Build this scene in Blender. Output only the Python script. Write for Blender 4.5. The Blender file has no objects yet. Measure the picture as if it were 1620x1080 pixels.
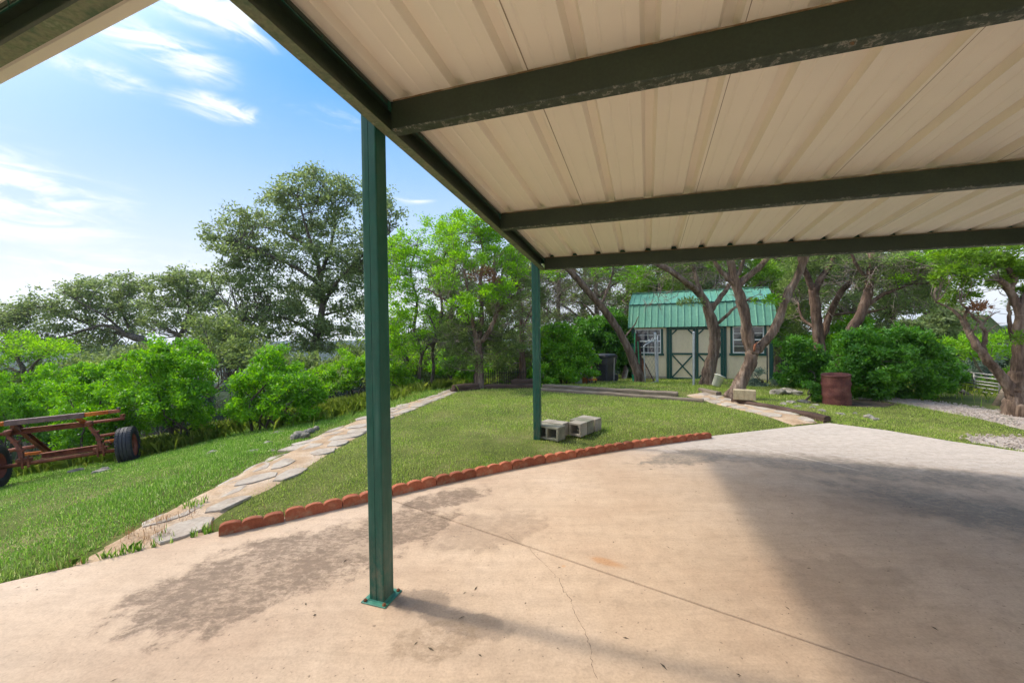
import bpy, bmesh, math, random
import numpy as np
from mathutils import Vector, Matrix

rng = np.random.default_rng(11)
random.seed(5)
SC = bpy.context.scene
COL = SC.collection

# ------------------------------------------------------------------ camera
F_PX, CAM_H, PITCH, ROLL = 629.72, 1.5328, 0.0169, 0.0126
_fw = np.array([0, math.cos(PITCH), -math.sin(PITCH)])
_up0 = np.array([0, math.sin(PITCH), math.cos(PITCH)])
_r0 = np.array([1.0, 0, 0])
_rt = math.cos(ROLL) * _r0 - math.sin(ROLL) * _up0
_up = math.sin(ROLL) * _r0 + math.cos(ROLL) * _up0
_o = np.array([0, 0, CAM_H])

cam = bpy.data.cameras.new('camera')
cam_o = bpy.data.objects.new('camera', cam)
COL.objects.link(cam_o)
cam.sensor_width = 36.0
cam.lens = F_PX / 1620 * 36.0
cam.clip_start = 0.05
cam.clip_end = 6000
cam_o.matrix_world = Matrix(((_rt[0], _up[0], -_fw[0], 0), (_rt[1], _up[1], -_fw[1], 0), (_rt[2], _up[2], -_fw[2], CAM_H), (0, 0, 0, 1)))
SC.camera = cam_o

# ------------------------------------------------------------------ light, sky, exposure
SUN_EL = math.radians(50)
SUN_DIR = np.array([-0.609, 0.206, 0.766])
SUN_AZ = math.atan2(SUN_DIR[0], SUN_DIR[1])
sun = bpy.data.lights.new('sun', 'SUN')
sun.energy = 0.62
sun.angle = math.radians(3.0)
sun.color = (1.0, 0.90, 0.76)
sun_o = bpy.data.objects.new('sun', sun)
COL.objects.link(sun_o)
sun_o.location = (-20, 8, 30)
sun_o.rotation_euler = Vector(SUN_DIR).to_track_quat('Z', 'Y').to_euler()

SKY_STRENGTH = 0.15
SC.view_settings.view_transform = 'Standard'
SC.view_settings.look = 'None'
SC.view_settings.exposure = 2.2
SC.view_settings.gamma = 1.0
SC.view_settings.use_curve_mapping = False
SC.cycles.use_denoising = True
SC.cycles.max_bounces = 10
SC.cycles.diffuse_bounces = 8
SC.cycles.transparent_max_bounces = 8
SC.cycles.volume_bounces = 0

world = bpy.data.worlds.new('World')
SC.world = world
world.use_nodes = True
WN = world.node_tree.nodes
WL = world.node_tree.links
WN.clear()


def wn(t, **kw):
    n = WN.new(t)
    for k, v in kw.items():
        setattr(n, k, v)
    return n


def px_dir(x, y):
    d = _fw + (x - 810) / F_PX * _rt + (540 - y) / F_PX * _up
    return d / np.linalg.norm(d)


w_out = wn('ShaderNodeOutputWorld')
w_bg = wn('ShaderNodeBackground')
w_bg.inputs['Strength'].default_value = SKY_STRENGTH
sky = wn('ShaderNodeTexSky', sky_type='NISHITA')
sky.sun_disc = False
sky.sun_elevation = SUN_EL
sky.sun_rotation = SUN_AZ
sky.air_density = 1.0
sky.dust_density = 0.6
sky.ozone_density = 2.5
w_geo = wn('ShaderNodeTexCoord')
# hazy summer sky: blue overhead, whitening towards the horizon
w_sep = wn('ShaderNodeSeparateXYZ')
WL.new(w_geo.outputs['Generated'], w_sep.inputs[0])
w_gr = wn('ShaderNodeValToRGB')
_stops = [(0.0, (1.75, 1.74, 1.70)), (0.13, (1.22, 1.29, 1.38)), (0.24, (0.88, 1.13, 1.50)), (0.36, (0.52, 0.90, 1.50)), (0.50, (0.20, 0.67, 1.50)), (0.64, (0.08, 0.53, 1.45)), (1.0, (0.08, 0.52, 1.40))]
_e = w_gr.color_ramp.elements
while len(_e) < len(_stops): _e.new(0.5)
for _i, (_p, _c) in enumerate(_stops):
    _e[_i].position = _p
    _e[_i].color = (*_c, 1)
w_abs = wn('ShaderNodeMath', operation='ABSOLUTE')
WL.new(w_sep.outputs['Z'], w_abs.inputs[0])
WL.new(w_abs.outputs[0], w_gr.inputs[0])
w_hz = wn('ShaderNodeMix', data_type='RGBA')
w_hz.inputs[0].default_value = 0.97
WL.new(sky.outputs[0], w_hz.inputs[6])
WL.new(w_gr.outputs[0], w_hz.inputs[7])
# veiled sun: broad white glow added round it, out of view, to soften shadows
w_sd = wn('ShaderNodeVectorMath', operation='DOT_PRODUCT'); w_sd.inputs[1].default_value = tuple(SUN_DIR / np.linalg.norm(SUN_DIR))
WL.new(w_geo.outputs['Generated'], w_sd.inputs[0])
w_ac = wn('ShaderNodeMath', operation='ARCCOSINE', use_clamp=False); WL.new(w_sd.outputs['Value'], w_ac.inputs[0])
w_q = wn('ShaderNodeMath', operation='DIVIDE'); w_q.inputs[1].default_value = math.radians(15.0); WL.new(w_ac.outputs[0], w_q.inputs[0])
w_q2 = wn('ShaderNodeMath', operation='POWER'); w_q2.inputs[1].default_value = 2.0; WL.new(w_q.outputs[0], w_q2.inputs[0])
w_q3 = wn('ShaderNodeMath', operation='MULTIPLY'); w_q3.inputs[1].default_value = -1.0; WL.new(w_q2.outputs[0], w_q3.inputs[0])
w_ex = wn('ShaderNodeMath', operation='EXPONENT'); WL.new(w_q3.outputs[0], w_ex.inputs[0])
w_gl = wn('ShaderNodeMix', data_type='RGBA', blend_type='ADD'); w_gl.inputs[0].default_value = 1.0
w_gc = wn('ShaderNodeVectorMath', operation='SCALE'); w_gc.inputs[0].default_value = (29.0, 27.0, 23.5); WL.new(w_ex.outputs[0], w_gc.inputs['Scale'])
WL.new(w_hz.outputs[2], w_gl.inputs[6]); WL.new(w_gc.outputs[0], w_gl.inputs[7])
# wispy clouds, laid out by direction in the sky
w_nz = wn('ShaderNodeTexNoise')
w_nz.inputs['Scale'].default_value = 6.5
w_nz.inputs['Detail'].default_value = 9
w_nz.inputs['Roughness'].default_value = 0.62
w_nz.inputs['Distortion'].default_value = 1.1
w_map = wn('ShaderNodeMapping')
w_map.inputs['Rotation'].default_value = (0, math.radians(8), math.radians(0))
w_map.inputs['Scale'].default_value = (1.2, 1.0, 4.2)
WL.new(w_geo.outputs['Generated'], w_map.inputs[0])
WL.new(w_map.outputs[0], w_nz.inputs['Vector'])
cloud_sum = None
#        centre px,   half width / half height (radians), weight
CLOUDS = [((255, 80), 0.11, 0.040, 0.95), ((165, 118), 0.085, 0.024, 0.8), ((345, 172), 0.085, 0.026, 0.9),
          ((25, 312), 0.15, 0.085, 1.0), ((310, 0), 0.13, 0.045, 1.15), ((655, 312), 0.05, 0.018, 0.75),
          ((530, 185), 0.06, 0.03, 0.6), ((120, 430), 0.3, 0.08, 0.55), ((470, 170), 0.05, 0.02, 0.4), ((420, 45), 0.03, 0.02, 0.7)]
# extra unseen clouds added to the right and behind, for fill light
for k in range(34):
    CLOUDS.append((None, rng.uniform(0.25, 0.6), rng.uniform(0.10, 0.22), rng.uniform(0.9, 1.3)))
for c, hw, hh, wt in CLOUDS:
    if c is None:
        a = rng.uniform(math.radians(75), math.radians(258))
        e = math.asin(rng.uniform(0.12, 0.97))
        d = np.array([math.sin(a) * math.cos(e), math.cos(a) * math.cos(e), math.sin(e)])
    else:
        d = px_dir(*c)
    rr = np.cross(d, (0, 0, 1)); rr /= np.linalg.norm(rr)
    uu = np.cross(rr, d)
    dr = wn('ShaderNodeVectorMath', operation='DOT_PRODUCT'); dr.inputs[1].default_value = tuple(rr / hw)
    du = wn('ShaderNodeVectorMath', operation='DOT_PRODUCT'); du.inputs[1].default_value = tuple(uu / hh)
    dd = wn('ShaderNodeVectorMath', operation='DOT_PRODUCT'); dd.inputs[1].default_value = tuple(d)
    for n in (dr, du, dd):
        WL.new(w_geo.outputs['Generated'], n.inputs[0])
    cb = wn('ShaderNodeCombineXYZ')
    WL.new(dr.outputs['Value'], cb.inputs[0]); WL.new(du.outputs['Value'], cb.inputs[1])
    ln = wn('ShaderNodeVectorMath', operation='LENGTH')
    WL.new(cb.outputs[0], ln.inputs[0])
    mr = wn('ShaderNodeMapRange', interpolation_type='SMOOTHSTEP')
    for i, v in ((1, 0.0), (2, 1.5), (3, wt), (4, 0.0)):
        mr.inputs[i].default_value = v
    WL.new(ln.outputs['Value'], mr.inputs[0])
    fr = wn('ShaderNodeMath', operation='GREATER_THAN'); fr.inputs[1].default_value = 0.0
    WL.new(dd.outputs['Value'], fr.inputs[0])
    mm = wn('ShaderNodeMath', operation='MULTIPLY')
    WL.new(mr.outputs[0], mm.inputs[0]); WL.new(fr.outputs[0], mm.inputs[1])
    if cloud_sum is None:
        cloud_sum = mm
    else:
        ad = wn('ShaderNodeMath', operation='MAXIMUM')
        WL.new(cloud_sum.outputs[0], ad.inputs[0]); WL.new(mm.outputs[0], ad.inputs[1])
        cloud_sum = ad
# mask: ragged wisps inside each patch
w_n2 = wn('ShaderNodeMath', operation='MULTIPLY_ADD'); w_n2.inputs[1].default_value = 3.6; w_n2.inputs[2].default_value = -1.25
WL.new(w_nz.outputs[0], w_n2.inputs[0])
w_ad = wn('ShaderNodeMath', operation='MULTIPLY')
WL.new(cloud_sum.outputs[0], w_ad.inputs[0]); WL.new(w_n2.outputs[0], w_ad.inputs[1])
w_ms = wn('ShaderNodeMapRange', interpolation_type='SMOOTHSTEP')
for i, v in ((1, 0.05), (2, 0.85), (3, 0.0), (4, 0.92)):
    w_ms.inputs[i].default_value = v
WL.new(w_ad.outputs[0], w_ms.inputs[0])
w_cl = wn('ShaderNodeMix', data_type='RGBA')
w_cl.inputs[7].default_value = (1.85, 1.85, 1.87, 1)
WL.new(w_ms.outputs[0], w_cl.inputs[0])
WL.new(w_gl.outputs[2], w_cl.inputs[6])
WL.new(w_cl.outputs[2], w_bg.inputs['Color'])
WL.new(w_bg.outputs[0], w_out.inputs['Surface'])

# ------------------------------------------------------------------ helpers


def at(x, y, Y):
    """world point at forward distance Y on the sight line through photo pixel (x, y)"""
    d = _fw + (x - 810) / F_PX * _rt + (540 - y) / F_PX * _up
    return _o + d * (Y / d[1])


def on_z(x, y, z=0.0):
    d = _fw + (x - 810) / F_PX * _rt + (540 - y) / F_PX * _up
    return _o + d * ((z - CAM_H) / d[2])


def tag(o, label=None, cat=None, group=None, kind=None):
    if label: o['label'] = label
    if cat: o['category'] = cat
    if group: o['group'] = group
    if kind: o['kind'] = kind
    return o


def thing(name, label, cat, loc, group=None):
    o = bpy.data.objects.new(name, None)
    o.empty_display_size = 0.2
    COL.objects.link(o)
    o.location = tuple(float(v) for v in loc)
    return tag(o, label, cat, group)


def wloc(o):
    v = Vector((0, 0, 0))
    while o is not None:
        v += o.location
        o = o.parent
    return v


class MB:
    """collects faces, then links them as one mesh object"""

    def __init__(self):
        self.v, self.f, self.m = [], [], []

    def add(self, vs, fs, mi=0):
        b = len(self.v)
        self.v.extend([tuple(float(c) for c in p) for p in vs])
        self.f.extend([tuple(b + i for i in q) for q in fs])
        self.m.extend([mi] * len(fs))

    def hexa(self, p, mi=0):
        self.add(p, [(3, 2, 1, 0), (4, 5, 6, 7), (0, 1, 5, 4), (1, 2, 6, 5), (2, 3, 7, 6), (3, 0, 4, 7)], mi)

    def box(self, c, s, M=None, mi=0):
        x, y, z = s[0] / 2, s[1] / 2, s[2] / 2
        pts = [(-x, -y, -z), (x, -y, -z), (x, y, -z), (-x, y, -z), (-x, -y, z), (x, -y, z), (x, y, z), (-x, y, z)]
        out = []
        for q in pts:
            q = Vector(q)
            if M is not None: q = M @ q
            out.append((q[0] + c[0], q[1] + c[1], q[2] + c[2]))
        self.hexa(out, mi)

    def bar(self, a, b, w, h, up=(0, 0, 1), mi=0, ext=0.0):
        """square bar from a to b, w wide, h along up"""
        a, b = Vector(a), Vector(b)
        d = (b - a).normalized()
        a = a - d * ext; b = b + d * ext
        s = d.cross(Vector(up))
        if s.length < 1e-5: s = d.cross(Vector((1, 0, 0)))
        s.normalize()
        u = s.cross(d).normalized()
        P = []
        for q in (a, b):
            for i, j in ((-1, -1), (1, -1), (1, 1), (-1, 1)):
                P.append(q + s * (i * w / 2) + u * (j * h / 2))
        self.add(P, [(0, 1, 2, 3), (7, 6, 5, 4), (4, 5, 1, 0), (5, 6, 2, 1), (6, 7, 3, 2), (7, 4, 0, 3)], mi)

    def prism(self, prof, fn, t0, t1, mi=0, caps=True):
        """extrude closed 2-D profile prof between t0 and t1; fn(a, b, t) -> world"""
        n = len(prof)
        P = [fn(a, b, t0) for a, b in prof] + [fn(a, b, t1) for a, b in prof]
        F = [(i, (i + 1) % n, n + (i + 1) % n, n + i) for i in range(n)]
        if caps:
            F += [tuple(range(n - 1, -1, -1)), tuple(range(n, 2 * n))]
        self.add(P, F, mi)

    def tube(self, pts, rad, n=8, mi=0, ripple=0.0, kk=3, cap=True, seed=0):
        pts = [Vector(tuple(float(c) for c in p)) for p in pts]
        m = len(pts)
        if not hasattr(rad, '__len__'): rad = [rad] * m
        if len(rad) != m: rad = list(np.interp(np.linspace(0, 1, m), np.linspace(0, 1, len(rad)), rad))
        t = (pts[1] - pts[0]).normalized()
        s = t.cross(Vector((0, 0, 1)))
        if s.length < 0.05: s = t.cross(Vector((1, 0, 0)))
        s.normalize()
        V, Fc = [], []
        rs = random.Random(seed + m)
        ph = rs.uniform(0, 6)
        for i, p in enumerate(pts):
            t = (pts[min(i + 1, m - 1)] - pts[max(i - 1, 0)]).normalized()
            s = (s - t * s.dot(t))
            if s.length < 1e-6: s = t.orthogonal()
            s.normalize()
            u = t.cross(s)
            for j in range(n):
                a = 2 * math.pi * j / n
                r = rad[i]
                if ripple:
                    r *= 1 + ripple * math.sin(kk * a + ph + 0.35 * i) + ripple * 0.6 * math.sin((kk + 2) * a + 1.7 * ph - 0.5 * i) + ripple * 0.5 * rs.uniform(-1, 1)
                V.append(p + s * (math.cos(a) * r) + u * (math.sin(a) * r))
        for i in range(m - 1):
            for j in range(n):
                k = (j + 1) % n
                Fc.append((i * n + j, i * n + k, (i + 1) * n + k, (i + 1) * n + j))
        if cap:
            Fc.append(tuple(range(n - 1, -1, -1)))
            Fc.append(tuple((m - 1) * n + j for j in range(n)))
        self.add(V, Fc, mi)

    def disc(self, c, ax, r, n=12, h=0.01, mi=0):
        c = Vector(c); ax = Vector(ax).normalized()
        self.tube([c - ax * h / 2, c + ax * h / 2], r, n, mi)

    def build(self, name, mats, parent=None, smooth=False, bevel=0.0, kind=None, label=None):
        me = bpy.data.meshes.new(name)
        L = wloc(parent) if parent is not None else Vector((0, 0, 0))
        me.from_pydata([(x - L[0], y - L[1], z - L[2]) for x, y, z in self.v], [], self.f)
        if not isinstance(mats, (list, tuple)): mats = [mats]
        for mt in mats: me.materials.append(mt)
        if len(mats) > 1: me.polygons.foreach_set('material_index', self.m)
        if smooth: me.polygons.foreach_set('use_smooth', [True] * len(self.f))
        me.update()
        o = bpy.data.objects.new(name, me)
        COL.objects.link(o)
        if parent is not None: o.parent = parent
        if bevel:
            b = o.modifiers.new('bevel', 'BEVEL'); b.width = bevel; b.segments = 2; b.limit_method = 'ANGLE'
        if kind: o['kind'] = kind
        if label: o['label'] = label
        return o


def np_mesh(name, V, Fq, mat, parent=None, kind=None, smooth=False):
    """fast mesh from arrays: V (n,3), Fq (m,k)"""
    L = np.array(wloc(parent)) if parent is not None else np.zeros(3)
    me = bpy.data.meshes.new(name)
    V = np.asarray(V, dtype=np.float32) - L.astype(np.float32)
    Fq = np.asarray(Fq, dtype=np.int32)
    m, k = Fq.shape
    me.vertices.add(len(V)); me.vertices.foreach_set('co', V.ravel())
    me.loops.add(m * k); me.loops.foreach_set('vertex_index', Fq.ravel())
    me.polygons.add(m)
    me.polygons.foreach_set('loop_start', np.arange(0, m * k, k, dtype=np.int32))
    me.update(calc_edges=True)
    if smooth: me.polygons.foreach_set('use_smooth', np.ones(m, dtype=bool))
    me.materials.append(mat)
    o = bpy.data.objects.new(name, me)
    COL.objects.link(o)
    if parent is not None: o.parent = parent
    if kind: o['kind'] = kind
    return o


def spline(P, n):
    """Catmull-Rom through the points"""
    P = [np.asarray(p, float) for p in P]
    if len(P) < 3:
        return [P[0] + (P[1] - P[0]) * t for t in np.linspace(0, 1, n)]
    Q = [2 * P[0] - P[1]] + P + [2 * P[-1] - P[-2]]
    out = []
    for t in np.linspace(0, len(P) - 1 - 1e-6, n):
        i = int(t); f = t - i
        a, b, c, d = Q[i:i + 4]
        out.append(0.5 * (2 * b + (c - a) * f + (2 * a - 5 * b + 4 * c - d) * f * f + (3 * b - a - 3 * c + d) * f ** 3))
    return out


def in_poly(x, y, poly):
    x = np.asarray(x); y = np.asarray(y)
    c = np.zeros(x.shape, bool)
    n = len(poly)
    for i in range(n):
        x1, y1 = poly[i]; x2, y2 = poly[(i + 1) % n]
        if y1 == y2: continue
        t = ((y1 > y) != (y2 > y)) & (x < (x2 - x1) * (y - y1) / (y2 - y1) + x1)
        c ^= t
    return c


def seg_dist(x, y, pts):
    x = np.asarray(x, float); y = np.asarray(y, float)
    best = np.full(x.shape, 1e9)
    for (x1, y1), (x2, y2) in zip(pts[:-1], pts[1:]):
        dx, dy = x2 - x1, y2 - y1
        t = np.clip(((x - x1) * dx + (y - y1) * dy) / (dx * dx + dy * dy), 0, 1)
        best = np.minimum(best, np.hypot(x - x1 - t * dx, y - y1 - t * dy))
    return best


# ------------------------------------------------------------------ materials
MATS = {}


def new_mat(name):
    m = bpy.data.materials.new(name)
    m.use_nodes = True
    nt = m.node_tree
    b = nt.nodes['Principled BSDF']
    MATS[name] = m
    return m, nt, b


def N(nt, t, **kw):
    n = nt.nodes.new(t)
    for k, v in kw.items():
        setattr(n, k, v)
    return n


def ramp(nt, stops):
    r = N(nt, 'ShaderNodeValToRGB')
    e = r.color_ramp.elements
    while len(e) < len(stops): e.new(0.5)
    for i, (p, c) in enumerate(stops):
        e[i].position = p
        e[i].color = (*c, 1)
    return r


def noise(nt, vec, scale, detail=4, rough=0.55, stretch=None, dist=0.0):
    n = N(nt, 'ShaderNodeTexNoise')
    n.inputs['Scale'].default_value = scale
    n.inputs['Detail'].default_value = detail
    n.inputs['Roughness'].default_value = rough
    n.inputs['Distortion'].default_value = dist
    if stretch:
        mp = N(nt, 'ShaderNodeMapping')
        mp.inputs['Scale'].default_value = stretch
        nt.links.new(vec, mp.inputs[0])
        vec = mp.outputs[0]
    nt.links.new(vec, n.inputs['Vector'])
    return n


def pmat(name, stops, scale=6, rough=0.6, bump=0.2, metal=0.0, detail=6, stretch=None, fine=None, bumpscale=None, spec=0.5, rrange=0.12, bdist=0.01):
    """weathered surface: noise-driven colour, roughness and relief"""
    m, nt, b = new_mat(name)
    tc = N(nt, 'ShaderNodeTexCoord').outputs['Object']
    n1 = noise(nt, tc, scale, detail, 0.6, stretch)
    r = ramp(nt, stops)
    nt.links.new(n1.outputs[0], r.inputs[0])
    col = r.outputs[0]
    if fine:
        n3 = noise(nt, tc, fine[0], 3, 0.6, stretch)
        mx = N(nt, 'ShaderNodeMix', data_type='RGBA', blend_type='MULTIPLY')
        mx.inputs[0].default_value = 1.0
        r3 = ramp(nt, [(0.3, (1 - fine[1],) * 3), (0.7, (1, 1, 1))])
        nt.links.new(n3.outputs[0], r3.inputs[0])
        nt.links.new(col, mx.inputs[6]); nt.links.new(r3.outputs[0], mx.inputs[7])
        col = mx.outputs[2]
    nt.links.new(col, b.inputs['Base Color'])
    b.inputs['Metallic'].default_value = metal
    b.inputs['Specular IOR Level'].default_value = spec
    mr = N(nt, 'ShaderNodeMapRange')
    mr.inputs[3].default_value = rough - rrange; mr.inputs[4].default_value = min(1, rough + rrange)
    nt.links.new(n1.outputs[0], mr.inputs[0]); nt.links.new(mr.outputs[0], b.inputs['Roughness'])
    if bump:
        n2 = noise(nt, tc, bumpscale or scale * 5, 5, 0.6, stretch)
        bp = N(nt, 'ShaderNodeBump')
        bp.inputs['Strength'].default_value = bump
        bp.inputs['Distance'].default_value = bdist
        nt.links.new(n2.outputs[0], bp.inputs['Height']); nt.links.new(bp.outputs[0], b.inputs['Normal'])
    return m


def leaf_mat(name, stops, trans=0.4, rough=0.5, patch=0.35, pscale=1.2, gain=1.75):
    m, nt, b = new_mat(name)
    g = N(nt, 'ShaderNodeNewGeometry')
    tc = N(nt, 'ShaderNodeTexCoord')
    n1 = noise(nt, tc.outputs['Object'], pscale, 3, 0.6)
    a = N(nt, 'ShaderNodeMath', operation='MULTIPLY_ADD')
    a.inputs[1].default_value = 1 - patch
    nt.links.new(g.outputs['Random Per Island'], a.inputs[0])
    s = N(nt, 'ShaderNodeMath', operation='MULTIPLY_ADD')
    s.inputs[1].default_value = patch * 2.2; s.inputs[2].default_value = -0.6 * patch
    nt.links.new(n1.outputs[0], s.inputs[0])
    nt.links.new(s.outputs[0], a.inputs[2])
    r = ramp(nt, [(p_, tuple(min(0.6, v_ * gain) for v_ in c_)) for p_, c_ in stops])
    nt.links.new(a.outputs[0], r.inputs[0])
    nt.links.new(r.outputs[0], b.inputs['Base Color'])
    b.inputs['Roughness'].default_value = rough
    b.inputs['Specular IOR Level'].default_value = 0.35
    tr = N(nt, 'ShaderNodeBsdfTranslucent')
    hs = N(nt, 'ShaderNodeHueSaturation')
    hs.inputs['Hue'].default_value = 0.49; hs.inputs['Saturation'].default_value = 1.1; hs.inputs['Value'].default_value = 1.5
    nt.links.new(r.outputs[0], hs.inputs['Color']); nt.links.new(hs.outputs[0], tr.inputs['Color'])
    mx = N(nt, 'ShaderNodeMixShader')
    mx.inputs[0].default_value = trans
    nt.links.new(b.outputs[0], mx.inputs[1]); nt.links.new(tr.outputs[0], mx.inputs[2])
    nt.links.new(mx.outputs[0], nt.nodes['Material Output'].inputs['Surface'])
    return m


# painted steel, tin roof
M_GREEN = pmat('green_painted_steel', [(0.3, (0.008, 0.076, 0.050)), (0.7, (0.013, 0.105, 0.070))], 3, 0.42, 0.04, fine=(40, 0.2), stretch=(1, 1, 0.35), spec=0.3)
# dirt splashed on the foot of the posts, chalky runs higher up
_nt = M_GREEN.node_tree; _b = _nt.nodes['Principled BSDF']; _src = _b.inputs['Base Color'].links[0].from_socket
_tc = N(_nt, 'ShaderNodeTexCoord').outputs['Object']
_sx = N(_nt, 'ShaderNodeSeparateXYZ'); _nt.links.new(_tc, _sx.inputs[0])
_n1 = noise(_nt, _tc, 24, 7, 0.75, stretch=(1, 1, 0.5)); _n2 = noise(_nt, _tc, 30, 4, 0.6, stretch=(1, 1, 0.05))
_zr = N(_nt, 'ShaderNodeMapRange', interpolation_type='SMOOTHSTEP')
for _i, _v in ((1, 0.0), (2, 0.55), (3, 0.95), (4, 0.12)): _zr.inputs[_i].default_value = _v
_nt.links.new(_sx.outputs['Z'], _zr.inputs[0])
_r1 = ramp(_nt, [(0.42, (0, 0, 0)), (0.66, (1, 1, 1))]); _nt.links.new(_n1.outputs[0], _r1.inputs[0])
_m1 = N(_nt, 'ShaderNodeMath', operation='MULTIPLY'); _nt.links.new(_zr.outputs[0], _m1.inputs[0]); _nt.links.new(_r1.outputs[0], _m1.inputs[1])
_x1 = N(_nt, 'ShaderNodeMix', data_type='RGBA'); _x1.inputs[7].default_value = (0.20, 0.15, 0.10, 1)
_m1b = N(_nt, 'ShaderNodeMath', operation='MULTIPLY'); _m1b.inputs[1].default_value = 0.6; _nt.links.new(_m1.outputs[0], _m1b.inputs[0])
_nt.links.new(_m1b.outputs[0], _x1.inputs[0]); _nt.links.new(_src, _x1.inputs[6])
_r2 = ramp(_nt, [(0.52, (0, 0, 0)), (0.72, (0.35, 0.35, 0.35))]); _nt.links.new(_n2.outputs[0], _r2.inputs[0])
_x2 = N(_nt, 'ShaderNodeMix', data_type='RGBA'); _x2.inputs[7].default_value = (0.10, 0.20, 0.155, 1)
_nt.links.new(_r2.outputs[0], _x2.inputs[0]); _nt.links.new(_x1.outputs[2], _x2.inputs[6]); _nt.links.new(_x2.outputs[2], _b.inputs['Base Color'])
M_GREEN_OLD = pmat('weathered_green_steel', [(0.32, (0.024, 0.038, 0.021)), (0.7, (0.037, 0.056, 0.031))], 4, 0.5, 0.1, fine=(60, 0.3))
M_GREEN_WORN = pmat('worn_flange_paint', [(0.36, (0.07, 0.12, 0.07)), (0.5, (0.20, 0.21, 0.135)), (0.6, (0.12, 0.17, 0.09)), (0.74, (0.40, 0.39, 0.30))], 11, 0.5, 0.15, fine=(70, 0.3))
M_GREEN_FLAKE = pmat('flaking_purlin_paint', [(0.36, (0.02, 0.035, 0.02)), (0.55, (0.05, 0.07, 0.05)), (0.61, (0.26, 0.25, 0.21)), (0.66, (0.06, 0.08, 0.06)), (0.76, (0.28, 0.10, 0.02))], 30, 0.55, 0.2, fine=(120, 0.35), detail=8)
M_RUST_BOLT = pmat('rusty_bolt', [(0.35, (0.10, 0.03, 0.012)), (0.65, (0.25, 0.09, 0.03))], 30, 0.7, 0.3, metal=0.3)
M_PLATE = pmat('chipped_plate_paint', [(0.35, (0.02, 0.13, 0.09)), (0.62, (0.05, 0.22, 0.15)), (0.74, (0.22, 0.10, 0.04))], 14, 0.45, 0.2)
M_TIN = pmat('tan_roof_sheet', [(0.3, (0.82, 0.765, 0.655)), (0.7, (0.84, 0.785, 0.675))], 0.5, 0.42, 0.0, fine=(3, 0.03), rrange=0.06)
M_SEAM = pmat('dark_seam', [(0.3, (0.28, 0.23, 0.17)), (0.7, (0.38, 0.32, 0.24))], 20, 0.8, 0)
M_TRIM_RUST = pmat('stained_tin_edge', [(0.35, (0.40, 0.31, 0.2)), (0.6, (0.2, 0.12, 0.05)), (0.75, (0.45, 0.2, 0.05))], 14, 0.6, 0.1)
# masonry, wood, metal
M_TERRA = pmat('terracotta_concrete', [(0.3, (0.26, 0.075, 0.038)), (0.55, (0.37, 0.115, 0.058)), (0.72, (0.43, 0.19, 0.11))], 9, 0.85, 0.4, fine=(60, 0.3), spec=0.2)
M_CINDER = pmat('cinder_block', [(0.3, (0.27, 0.24, 0.19)), (0.7, (0.42, 0.38, 0.31))], 5, 0.95, 0.7, fine=(90, 0.35), spec=0.1, bdist=0.006)
M_CINDER_MOSS = pmat('mossy_cinder_block', [(0.3, (0.16, 0.17, 0.11)), (0.5, (0.24, 0.23, 0.17)), (0.72, (0.36, 0.33, 0.26))], 7, 0.95, 0.7, fine=(90, 0.35), spec=0.1, bdist=0.006)
M_FLAG = pmat('flagstone', [(0.3, (0.30, 0.24, 0.18)), (0.5, (0.42, 0.355, 0.285)), (0.62, (0.47, 0.41, 0.335)), (0.75, (0.48, 0.335, 0.225))], 5, 0.9, 0.6, fine=(30, 0.25), spec=0.2, bdist=0.012)
M_ROCK = pmat('limestone', [(0.3, (0.15, 0.135, 0.10)), (0.55, (0.31, 0.285, 0.235)), (0.75, (0.44, 0.41, 0.35))], 6, 0.95, 0.8, fine=(35, 0.3), spec=0.15, bdist=0.02)
M_TIMBER = pmat('old_landscape_timber', [(0.3, (0.055, 0.035, 0.026)), (0.6, (0.12, 0.078, 0.06)), (0.78, (0.20, 0.15, 0.115))], 3, 0.9, 0.6, stretch=(1, 1, 6), fine=(50, 0.4), spec=0.15)
M_TIMBER_G = pmat('grey_landscape_timber', [(0.3, (0.15, 0.115, 0.085)), (0.6, (0.27, 0.22, 0.165)), (0.78, (0.38, 0.32, 0.25))], 3, 0.9, 0.6, stretch=(1, 1, 6), fine=(50, 0.4), spec=0.15)
M_BLOCK = pmat('fresh_sawn_block', [(0.35, (0.33, 0.26, 0.15)), (0.6, (0.45, 0.38, 0.24)), (0.75, (0.40, 0.24, 0.11))], 5, 0.85, 0.3, stretch=(3, 1, 1), fine=(40, 0.25))
M_BARK = pmat('cedar_bark', [(0.32, (0.075, 0.05, 0.036)), (0.5, (0.205, 0.145, 0.108)), (0.72, (0.38, 0.305, 0.245))], 9, 0.95, 0.9, stretch=(1, 1, 0.16), fine=(34, 0.5), spec=0.1, bdist=0.03, bumpscale=26)
M_BARK_RED = pmat('red_cedar_bark', [(0.32, (0.08, 0.05, 0.036)), (0.55, (0.19, 0.125, 0.092)), (0.75, (0.31, 0.235, 0.185))], 9, 0.95, 0.9, stretch=(1, 1, 0.16), fine=(34, 0.5), spec=0.1, bdist=0.03, bumpscale=26)
M_BARK_DK = pmat('dark_bark', [(0.32, (0.075, 0.062, 0.048)), (0.6, (0.17, 0.145, 0.118)), (0.75, (0.27, 0.24, 0.20))], 10, 0.95, 0.7, stretch=(1, 1, 0.3), fine=(40, 0.4), spec=0.1, bdist=0.02)
M_TWIG = pmat('dead_twig', [(0.32, (0.13, 0.10, 0.082)), (0.6, (0.25, 0.21, 0.175)), (0.75, (0.36, 0.31, 0.27))], 5, 0.95, 0.0, spec=0.1)
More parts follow.
